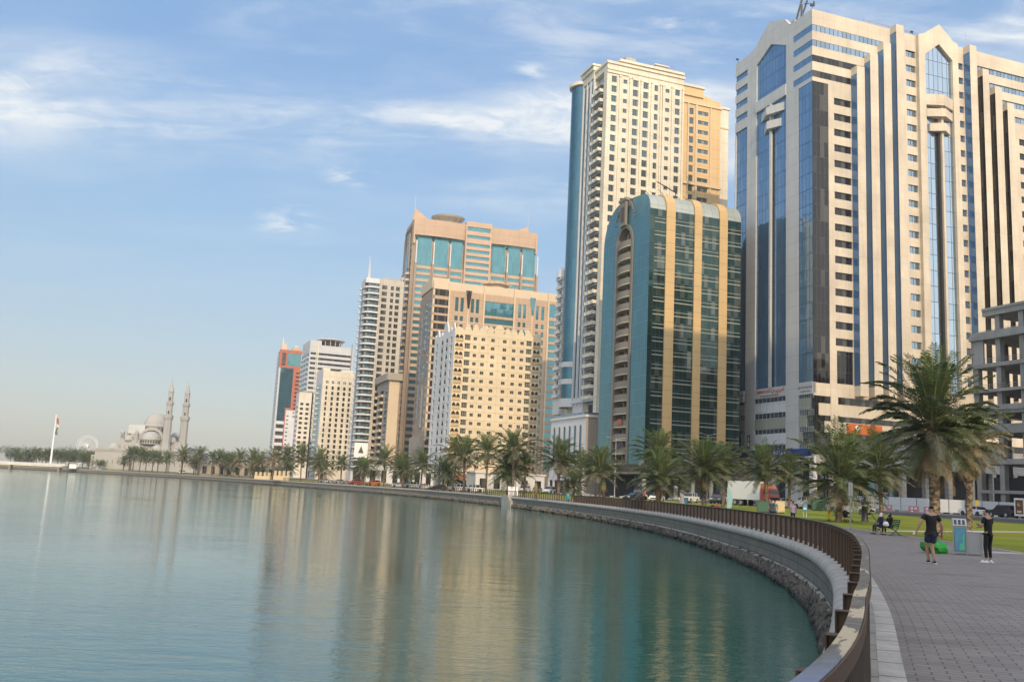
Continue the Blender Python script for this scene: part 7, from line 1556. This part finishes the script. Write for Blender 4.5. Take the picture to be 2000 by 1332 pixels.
P1 = person(13.25, 29.0, 6, 'heavy man in black polo shirt and dark shorts walking away, white cup in hand', dict(walk, knr=(.03, .06, .50), anr=(.03, -.10, .09), tor=(.06, .06, .035), anl=(-.02, .14, .10), tol=(.0, .27, .04), ell=(-.36, -.05, 1.20), wrl=(-.43, .03, .97), elr=(.30, -.06, 1.14), wrr=(.35, .02, .90), shl=(-.20, 0, 1.42), shr=(.20, 0, 1.42)),
            'cloth_black', 'cloth_navy', True, 'cloth_black', bulk=1.32, h=1.80, detail=True)
o = MB(); o.lathe([(.0, 0), (.03, 0), (.038, .10), (.0, .10)], 12, 'shoe_white'); oo = o.build('paper_cup', smooth=False, loc=(12.72, 29.02, .86)); tag(oo, 'small white cup held in the hand of the man in shorts', 'cup')
P2 = person(16.05, 31.0, 24, 'slim man in black T-shirt, black trousers and white trainers reading a phone', dict(elr=(.24, .06, 1.14), wrr=(.12, .26, 1.16), ell=(-.24, .05, 1.14), wrl=(-.12, .28, 1.12), jaw=(-.01, .06, 1.565), skull=(-.005, .03, 1.645), crown=(0, .02, 1.70), knl=(-.13, .02, .50), anl=(-.17, -.04, .09), tol=(-.27, .04, .035), knr=(.10, .05, .51), anr=(.10, .02, .09), tor=(.11, .15, .035)),
            'cloth_black', 'cloth_black', False, 'shoe_white', bulk=1.08, h=1.77, detail=True)
o = MB(); o.box(-.036, .036, -.006, .006, -.075, .075, 'car_glass'); oo = o.build('phone', loc=(15.90, 31.32, 1.20), rot=(radians(-50), 0, radians(24))); tag(oo, 'dark mobile phone held by the man in white trainers', 'phone')
G3 = 'group of three walking on the promenade'
person(19.6, 68.5, 10, 'man in dark grey shirt, left one of three walkers behind the railing', walk, 'cloth_grey', 'cloth_denim', sleeve='short', bulk=1.25, group=G3)
person(20.7, 71.5, 4, 'person in bright teal shirt, middle one of three walkers', walk, 'cloth_teal', 'cloth_denim', bulk=1.12, h=1.68, group=G3)
person(20.4, 66.0, 0, 'person in pale pink shirt and dark trousers, right one of three walkers', walk, 'cloth_pink', 'cloth_navy', bulk=1.12, h=1.66, group=G3)
bend = dict(waist=(0, .04, 1.08), chest=(0, .12, 1.26), upper=(0, .18, 1.37), neck=(0, .21, 1.44), jaw=(0, .25, 1.50), skull=(0, .24, 1.58), crown=(0, .24, 1.63), shl=(-.17, .17, 1.37), shr=(.17, .17, 1.37), ell=(-.22, .24, 1.10), wrl=(-.15, .42, .98), elr=(.22, .24, 1.10), wrr=(.15, .42, .98))
person(29.2, 84, 35, 'gardener in white top and yellow overalls standing by the short wide palm', bend, 'cloth_white', 'cloth_yellow', sleeve='short', bulk=1.2)
person(43.2, 112, -60, 'worker in yellow uniform beside the dark bollard bin', bend, 'cloth_yellow', 'cloth_yellow', sleeve='long', bulk=1.15)
sit = dict(pelvis=(0, 0, .52), waist=(0, .02, .66), chest=(0, .03, .86), upper=(0, .02, .98), neck=(0, .03, 1.06), jaw=(0, .06, 1.13), skull=(0, .03, 1.21), crown=(0, .02, 1.26), shl=(-.17, .02, .98), shr=(.17, .02, .98), ell=(-.22, .06, .74), wrl=(-.10, .26, .66), elr=(.22, .06, .74), wrr=(.10, .26, .66),
           hpl=(-.09, .03, .50), knl=(-.11, .44, .52), anl=(-.11, .46, .10), tol=(-.11, .58, .035), hpr=(.09, .03, .50), knr=(.11, .44, .52), anr=(.11, .46, .10), tor=(.11, .58, .035))
BX, BY, BA = 22.4, 54.6, 108
person(BX - .35, BY + .05, BA - 8, 'person in dark blue clothes and white scarf seated on the left of the green bench', sit, 'cloth_navy', 'cloth_navy', sleeve='long', scarf='cloth_white', z=.0)
person(BX - .10, BY - .62, BA, 'woman in black robe and headscarf with white bag, at the near end of the bench', sit, 'cloth_black', 'cloth_black', sleeve='long', scarf='cloth_black', z=.0)
person(16.9, 74.5, 160, 'man in red top sitting low beside the railing, left of the walkers', sit, 'cloth_red', 'cloth_black', sleeve='short', z=.0)
person(25.5, 170, 20, 'person in red standing by the parked cars near the entrance canopy', {}, 'cloth_red', 'cloth_black')
person(57.0, 158, 40, 'person in dark clothes walking across the road behind the bench palm', walk, 'cloth_navy', 'cloth_black', sleeve='long')
person(8.6, 126.5, 10, 'person in teal robe on the lawn by the entrance canopy palm', sit, 'cloth_teal', 'cloth_teal', sleeve='long', scarf='cloth_teal', z=0.05)
# ---------------------------------------------------------------- street furniture
plain('bench_green', (.01, .09, .075), .5, .2); plain('bin_grey', (.34, .35, .36), .4, .35, .1, 4); plain('bag_green', (.02, .30, .03), .4, 0, .45, 9, bump=.8); plain('bin_black', (.02, .025, .035), .5); plain('poster_blue', (.09, .27, .38), .3, var=.5, scale=2.2); plain('poster_green', (.10, .45, .25), .3, var=.4, scale=3); plain('sign_yellow', (.75, .52, .02), .5); plain('sign_brown', (.10, .05, .035), .5); plain('barrier_pink', (.50, .22, .25), .6); plain('hoard', (.52, .56, .58), .6, var=.06); plain('banner_teal', (.24, .42, .42), .7); plain('box_green', (.045, .12, .08), .6)
plain('crenel', (.62, .49, .30), .8); plain('wood_post', (.16, .09, .05), .8); plain('orange_dry', (.46, .24, .06), .9, 0, .35, 5, bump=.6)
def bench():
    r = empty('park_bench', (BX, BY, .0), radians(BA), 'dark green cast-iron bench with slatted seat on the edge of the paving', 'bench')
    s = MB()
    for k in range(5): s.box(-.75, .75, -.08 + .09 * k, -.01 + .09 * k, .43, .46, 'bench_green')
    s.build('seat', r); b = MB()
    for k in range(4): b.box(-.75, .75, -.17 - .03 * k, -.145 - .03 * k, .52 + .10 * k, .59 + .10 * k, 'bench_green')
    b.build('backrest', r)
    for x in (-.7, .7):
        l = MB(); P = [((x, -.30, .0), (x, .02, .24)), ((x, .02, .24), (x, .40, .42)), ((x, .46, .0), (x, .08, .22)), ((x, .08, .22), (x, -.14, .44)), ((x, -.12, .42), (x, -.30, .90)), ((x, -.10, .66), (x, .30, .66)), ((x, .30, .66), (x, .36, .44)), ((x, -.36, .0), (x, -.26, .02)), ((x, .42, .02), (x, .54, .0))]
        for a, b_ in P: l.cyl(a, b_, .024, .024, 6, 'bench_green')
        l.build('leg', r)
    g = MB(); g.lathe([(0, 0), (.15, .02), (.17, .14), (.10, .26), (0, .28)], 10, 'cloth_white'); o = g.build('bag', loc=(BX - .45, BY - .85, .50), smooth=True); tag(o, 'white and black bag on the lap of the woman on the bench', 'bag')
bench()
def bins():
    r = empty('recycling_bin', (17.5, 35.4, 0), radians(-22), 'grey double recycling bin with blue and green poster, beside the man with the phone', 'bin', scale=.88)
    b = MB(); b.box(-.50, .0, 0, .62, .10, 1.28, 'bin_grey'); b.box(.02, .62, .0, .66, .08, .98, 'bin_grey'); b.box(-.01, .66, -.03, .70, .98, 1.02, 'sign_white'); b.build('body', r)
    t = MB(); t.face([(-.52, -.04, 1.22), (.02, -.04, 1.22), (.02, .22, 1.52), (-.52, .22, 1.52)], 'bin_grey'); t.box(-.52, .02, .22, .64, 1.28, 1.52, 'bin_grey'); t.build('hood', r); h = MB()
    for x in (-.44, -.28, -.12): h.face([(x - .03, -.01, 1.27), (x + .07, -.01, 1.27), (x + .07, .16, 1.465), (x - .03, .16, 1.465)], 'bin_black')
    h.build('slots', r); p = MB(); p.box(-.46, -.04, -.05, -.035, .16, 1.12, 'poster_blue'); o = p.build('poster', r)
    q = MB(); q.poly([(-.30, -.055, .2), (-.08, -.055, .2), (-.08, -.055, .95), (-.16, -.055, .8), (-.14, -.055, .5), (-.26, -.055, .45)], 'poster_green'); q.build('artwork', o)
    l = MB()
    for x in (-.51, .0, .60): l.box(x - .02, x + .02, -.06, -.02, .0, 1.22 if x < .5 else .98, 'steel')
    l.build('legs', r)
    # green bag
    m = MB(); V, F = ico(44, 1.0); S = Vector((.46, .33, .27)); m.v = [(v.x * S.x, v.y * S.y, max(0.0, v.z * S.z + .22)) for v in V]; m.f = [tuple(f) for f in F]; m.mi = [m.slot('bag_green')] * len(F); m.uv = [[(0, 0)] * 3] * len(F)
    m.cyl((.0, 0, .42), (-.12, .02, .62), .05, .012, 6, 'bag_green'); m.cyl((.05, 0, .40), (.16, -.03, .52), .04, .012, 6, 'bag_green'); o = m.build('refuse_bag', loc=(16.35, 35.6, .0)); tag(o, 'crumpled bright green refuse bag on the paving beside the grey bin', 'bag')
bins()
def post_sign(x, y, rz, hh, label, name, cat, panel, mat='steel', pw=.05, two=0.):
    z = zg(x, y); r = empty(name, (x, y, z), radians(rz), label, cat); w, h, z0, pm = panel
    for sx in ((-two, two) if two else (0,)): p = MB(); p.cyl((sx, 0, 0), (sx, 0, hh), pw, pw, 8, mat); p.build('post', r)
    b = MB(); b.box(-w / 2, w / 2, -pw - .03, -pw, z0, z0 + h, pm); return r, b.build('panel', r)
post_sign(22.6, 61, 10, 3.1, 'narrow white signpost with a grey panel, between the tall palm and the bins', 'signpost', 'sign', (.28, .85, 2.2, 'grey_panel'), 'steel', .04)
r, p = post_sign(60.6, 150, -22, 3.0, 'brown direction sign with white lettering on two posts beyond the striped kerb', 'direction_sign', 'sign', (2.5, .75, 2.3, 'sign_brown'), 'steel', .07, 1.0)
lettering(p, 'AL MAJAZ', .28, 'sign_white', (.35, -.12, 2.82)); lettering(p, 'المجاز', .3, 'sign_white', (.35, -.12, 2.5)); q = MB(); q.box(-1.1, -.6, -.13, -.10, 2.42, 2.92, 'sign_white'); q.build('emblem', p)
post_sign(18.3, 96.5, 5, 2.3, 'tall grey information panel on the lawn left of the full palm', 'information_panel', 'sign', (.46, 1.9, .35, 'bin_grey'), 'steel', .06)
r, p = post_sign(29.6, 92, 0, 1.5, 'light blue notice board on two legs standing on the lawn', 'notice_board', 'sign', (.42, .9, .55, 'poster_blue'), 'sign_white', .03, .15); q = MB(); q.box(-.15, .15, -.07, -.065, .8, .95, 'sign_white'); q.build('artwork', p)
post_sign(80.0, 158, -25, 2.6, 'small yellow sign on a post in front of the white hoarding', 'yellow_sign', 'sign', (.55, .9, 1.6, 'sign_yellow'), 'steel', .04)
r, p = post_sign(73.4, 133, -28, .6, 'white framed poster case with golden crescent beside the black off-road car', 'poster_case', 'poster case', (1.25, 2.5, .35, 'sign_white'), 'steel', .15); q = MB(); q.box(-.48, .48, -.20, -.185, .6, 2.6, 'sign_brown'); o = q.build('poster', p)
q = MB(); C_ = [(.22 * cos(t), 1.95 + .22 * sin(t)) for t in [pi * .25 + 1.5 * pi * k / 12 for k in range(13)]] + [(.08 + .16 * cos(t), 2.02 + .16 * sin(t)) for t in [pi * .25 + 1.5 * pi * (12 - k) / 12 for k in range(1, 12)]]; q.poly([(a, -.206, b) for a, b in C_], 'sign_yellow'); q.box(-.28, .28, -.206, -.2, .8, 1.1, 'crenel'); q.build('crescent', o)
def feather(x, y, label):
    r = empty('feather_banner', (x, y, zg(x, y)), .2, label, 'banner'); p = MB(); p.cyl((0, 0, 0), (0, 0, 2.7), .03, .02, 6, 'steel'); p.build('pole', r); f = MB(); pts = [(.03, .5), (.5, .7), (.6, 1.6), (.5, 2.3), (.25, 2.65), (.03, 2.7)]
    f.poly([(a, -.01 + .04 * sin(b * 3), b) for a, b in pts], 'banner_teal'); f.poly([(a, .01 + .04 * sin(b * 3), b) for a, b in pts][::-1], 'banner_teal'); f.build('flag', r)
feather(22.4, 94, 'pale teal feather banner standing beside the railing')
def litter_bin(x, y, s, label):
    r = empty('litter_bin', (x, y, zg(x, y)), 0, label, 'bin', 'black lawn bins' if s < 1 else None, s); b = MB(); b.lathe([(.34, 0), (.34, .06), (.30, .1), (.26, 1.3), (.30, 1.34)], 12, 'bin_black'); b.build('body', r, True); l = MB(); l.lathe([(.32, 1.5), (.30, 1.6), (.12, 1.85), (.10, 2.2), (0, 2.3)], 12, 'bin_black'); l.cyl((.24, 0, 1.3), (.24, 0, 1.52), .02, .02, 5, 'bin_black'); l.cyl((-.24, 0, 1.3), (-.24, 0, 1.52), .02, .02, 5, 'bin_black'); l.build('lid', r)
litter_bin(32.8, 85, 1.0, 'tall black bollard-shaped bin on the lawn right of the short wide palm')
def stroller(x, y, rz, label):
    r = empty('pushchair', (x, y, zg(x, y)), radians(rz), label, 'pushchair'); b = MB(); b.lathe([(.0, .35), (.22, .4), (.28, .62), (.24, .9), (.12, 1.02), (0, 1.03)], 12, 'cloth_black', a0=0, a1=pi * 1.4); b.box(-.22, .22, -.25, .35, .38, .44, 'cloth_black'); b.build('hood', r); f = MB()
    for sx in (-.24, .24): f.cyl((sx, -.4, .12), (sx, .3, .55), .018, .018, 5, 'steel'); f.cyl((sx, .35, .12), (sx, -.35, 1.05), .018, .018, 5, 'steel')
    f.cyl((-.24, -.35, 1.05), (.24, -.35, 1.05), .02, .02, 5, 'steel'); f.build('frame', r); ty, ri = wheel_meshes(.13, .05)
    for sx in (-.26, .26):
        for yy in (-.4, .35): inst('wheel', ty, r, (sx, yy, .13), (0, pi / 2, 0))
stroller(17.4, 78, 80, 'black pushchair with hood beside the railing left of the man in red'); stroller(29.6, 81, 30, 'small black pushchair at the foot of the short wide palm')
def lamp(x, y, h, label, arms=2, m='steel', rz=.3):
    r = empty('street_lamp', (x, y, zg(x, y)), rz, label, 'street lamp', 'street lamps along the corniche road'); p = MB(); p.cyl((0, 0, 0), (0, 0, h), .13, .07, 8, m); p.cyl((0, 0, 0), (0, 0, .6), .2, .18, 8, m)
    for s in ((-1, 1) if arms == 2 else (1,)): p.cyl((0, 0, h - .15), (s * 1.5, 0, h + .25), .05, .04, 5, m)
    p.build('pole', r)
    for s in ((-1, 1) if arms == 2 else (1,)): l = MB(); l.box(s * 1.4, s * 2.3, -.16, .16, h + .2, h + .34, m); l.build('lamp_head', r)
lamp(23.5, 200, 12.5, 'tall two-armed street lamp against the green glass block left edge'); lamp(41.2, 190, 13.5, 'tall two-armed street lamp against the right gold strip of the green glass block'); lamp(-7.2, 214, 10.6, 'two-armed street lamp before the sand coloured hotel')
lamp(-62, 318, 9.5, 'thin street lamp before the cream block'); lamp(57.2, 166, 8.5, 'pale lamp pole left of the brown direction sign', 1); lamp(64.5, 160, 7.5, 'pale lamp pole behind the tall near palm', 1)
for x, y, l in ((1.9, 168, 'black lantern post beside the white kiosk box'), (14.6, 150, 'black signal post in front of the arched podium, left of the canopy'), (-14.2, 200, 'thin black lantern post before the hotel'), (-40.8, 262, 'black lantern post before the curved-balcony tower')):
    r = empty('lantern_post', (x, y, zg(x, y)), 0, l, 'lamp post', 'black lantern posts'); p = MB(); p.cyl((0, 0, 0), (0, 0, 3.6), .07, .05, 6, 'bin_black'); p.build('pole', r); p = MB(); p.lathe([(.0, 3.6), (.16, 3.65), (.2, 4.0), (.05, 4.2), (0, 4.3)], 8, 'bin_black'); p.build('lantern', r)
# white cabinet on the landing, cabinets and sheds by the road
def cab(name, x, y, rz, w, d, h, m, label, cat='cabinet', roof=None):
    r = empty(name, (x, y, zg(x, y)), radians(rz), label, cat); b = MB(); b.box(-w / 2, w / 2, -d / 2, d / 2, .12, h, m); b.build('body', r); b = MB(); b.box(-w / 2 - .04, w / 2 + .04, -d / 2 - .04, d / 2 + .04, h, h + .07, roof or m); b.build('lid', r); b = MB(); b.box(-w * .42, -.02, -d / 2 - .02, -d / 2 - .003, .25, h - .12, m); b.box(.02, w * .42, -d / 2 - .02, -d / 2 - .003, .25, h - .12, m); b.build('doors', r)
    b = MB(); b.box(-w / 2 + .05, w / 2 - .05, -d / 2 + .05, d / 2 - .05, 0, .12, 'bin_black'); b.build('plinth', r)
cab('kiosk_box', 1.6, 172.4, -8, 1.9, 1.4, 1.7, 'sign_white', 'white boxy cabinet standing on the stone landing by the railing', 'cabinet')
cab('utility_cabinet', 30.0, 108, -12, 1.5, .9, 1.3, 'box_green', 'green utility cabinet left of the white box truck'); cab('utility_cabinet', 31.9, 108.8, -12, 1.4, .9, 1.35, 'crenel', 'beige utility cabinet right beside the green one', 'cabinet')
cab('utility_cabinet', 44.5, 131, -10, 2.6, 1.2, 1.8, 'box_green', 'wide green cabinet behind the gardener in yellow'); cab('utility_cabinet', 11.9, 136, 0, 1.1, .8, 1.2, 'sign_white', 'small white cabinet on the lawn under the arched podium')
cab('utility_cabinet', 20.0, 104, 0, .8, .6, 1.4, 'poster_blue', 'pale blue cabinet on the lawn left of the information panel')
def hoarding():
    r = empty('hoarding', (0, 0, 0), 0, 'long pale site hoarding in front of the unfinished concrete building', 'hoarding'); A, B_ = Vector((66, 176)), Vector((100, 160)); n = 14
    for k in range(n):
        a = A.lerp(B_, k / n); b = A.lerp(B_, (k + .97) / n); d = (b - a); q = MB(); q.box(0, d.length, -.04, .04, .15, 2.5, 'hoard'); q.box(0, .08, -.08, .08, 0, 2.55, 'steel'); q.box(0, d.length, -.06, -.04, 1.0, 1.06, 'grey_panel'); q.build('panel', r, loc=(a.x, a.y, zg(a.x, a.y)), rot=(0, 0, atan2(d.y, d.x)))
hoarding()
for i, (x, y, l) in enumerate(((66.8, 163, 'pink water-filled barrier left of the man in shorts'), (70.6, 161, 'pink water-filled barrier right of the tall palm trunk'), (72.8, 160, 'second pink barrier right of the tall palm trunk'))):
    r = empty('barrier', (x, y, zg(x, y)), -.4, l, 'barrier', 'pink traffic barriers'); b = MB(); b.prism([(-.9, -.3), (.9, -.3), (.9, .3), (-.9, .3)], 0, .35, 'barrier_pink'); b.prism([(-.85, -.14), (.85, -.14), (.85, .14), (-.85, .14)], .35, 1.0, 'barrier_pink'); b.box(-.5, -.1, -.16, -.14, .5, .8, 'sign_white'); b.box(.1, .5, -.16, -.14, .5, .8, 'sign_white'); b.build('body', r); b = MB(); b.box(-.5, -.1, -.33, -.3, .05, .28, 'sign_white'); b.build('label_plate', r)
# striped kerb on the far side of the near carriageway
KB = catmull([(80, 70), (79.5, 100), (77.5, 140), (74.5, 172), (67, 190), (54, 196), (40, 199), (27, 206), (16, 219), (4, 242), (-14, 275), (-42, 322)], 1.0); mb = MB(); acc = 0.
for i in range(len(KB) - 1):
    a, b = KB[i], KB[i + 1]; t = (b - a).normalized(); q = Vector((-t.y, t.x)); acc += (b - a).length; m = 'white_paint' if int(acc / 1.5) % 2 else 'black_paint'
    z0, z1 = zg(a.x, a.y), zg(b.x, b.y); A0, A1, B0, B1 = a + q * .15, a - q * .15, b + q * .15, b - q * .15
    mb.face([(A0.x, A0.y, z0 + .22), (B0.x, B0.y, z1 + .22), (B1.x, B1.y, z1 + .22), (A1.x, A1.y, z0 + .22)], m); mb.face([(A0.x, A0.y, z0), (B0.x, B0.y, z1), (B0.x, B0.y, z1 + .22), (A0.x, A0.y, z0 + .22)], m); mb.face([(A1.x, A1.y, z0), (B1.x, B1.y, z1), (B1.x, B1.y, z1 + .22), (A1.x, A1.y, z0 + .22)], m)
tag(mb.build('kerb'), kind='structure')
# small things by the far wall
def castle():
    r = empty('crenellated_wall', (-78.5, 340, .1), radians(150), 'low sunlit cream wall with square battlements on the far promenade', 'wall'); w = MB(); w.box(0, 7.5, 0, .6, 0, 1.6, 'crenel')
    for k in range(4): w.box(.1 + 2.1 * k, .9 + 2.1 * k, 0, .6, 1.6, 3.4, 'crenel')
    w.build('long_section', r); w = MB(); w.box(9.5, 17, 0, .6, 0, 1.2, 'crenel')
    for k in range(4): w.box(9.5 + 2.2 * k, 10.2 + 2.2 * k, 0, .6, 1.2, 2.6, 'crenel')
    w.build('short_section', r)
castle()
def low_house(x, y, rz, w, d, h, m, label):
    r = empty('low_building', (x, y, 0), radians(rz), label, 'building'); b = MB(); b.box(0, w, 0, d, 0, h, m); b.box(-.3, w + .3, -.3, d, h, h + .4, m); b.build('wall', r)
    for k in range(int(w / 4)): q = MB(); q.box(1.2 + 4 * k, 3.0 + 4 * k, -.05, .05, 1.0, h - 1.4, 'dark_window'); q.build('window', r)
low_house(-150, 458, 24, 44, 12, 6.0, 'stone_tan', 'long low tan building behind the far palms right of the mosque'); low_house(-8, 250, 20, 20, 8, 5.0, 'white_stone', 'low white shop building between the hotel and the arched podium')
low_house(-48, 322, 20, 24, 10, 6.5, 'white_stone', 'low white shop row at the left foot of the hotel'); low_house(-190, 700, 20, 50, 12, 8, 'grey_panel', 'low grey building at the foot of the red framed tower')
s_ = MB(); s_.box(-2.2, 2.2, -.3, 0, 0, .1, 'sign_white')
for x, y, h, l in ((14.9, 141, 3.1, 'pruned palm stump wrapped in orange dry leaf bases left of the canopy'), (5.0, 150, 2.3, 'small pruned orange palm stump under the arched podium')):
    r = empty('pruned_palm', (x, y, zg(x, y)), 0, l, 'palm tree'); inst('trunk', TR[0], r, (0, 0, 0), (0, 0, 0), (1, 1, h - 1.2)); inst('dry_crown', SK['d'], r, (0, 0, h + .6), (0, 0, .5), (.42, .42, .8))
# ---------------------------------------------------------------- warm evening haze over the lagoon
hb = MB(); hb.box(-1500, 700, -300, 1500, -7.5, 175, None); HM = bpy.data.materials.new('haze'); HM.use_nodes = True; hn = HM.node_tree; hn.nodes.clear()
hv = hn.nodes.new('ShaderNodeVolumePrincipled'); hv.inputs['Color'].default_value = (.93, .94, .95, 1); hv.inputs['Density'].default_value = .00016; hv.inputs['Anisotropy'].default_value = .2
ho = hn.nodes.new('ShaderNodeOutputMaterial'); hn.links.new(hv.outputs[0], ho.inputs['Volume']); hb.mats = [HM]; hb.mi = [0] * len(hb.f)
tag(hb.build('haze'), kind='stuff')
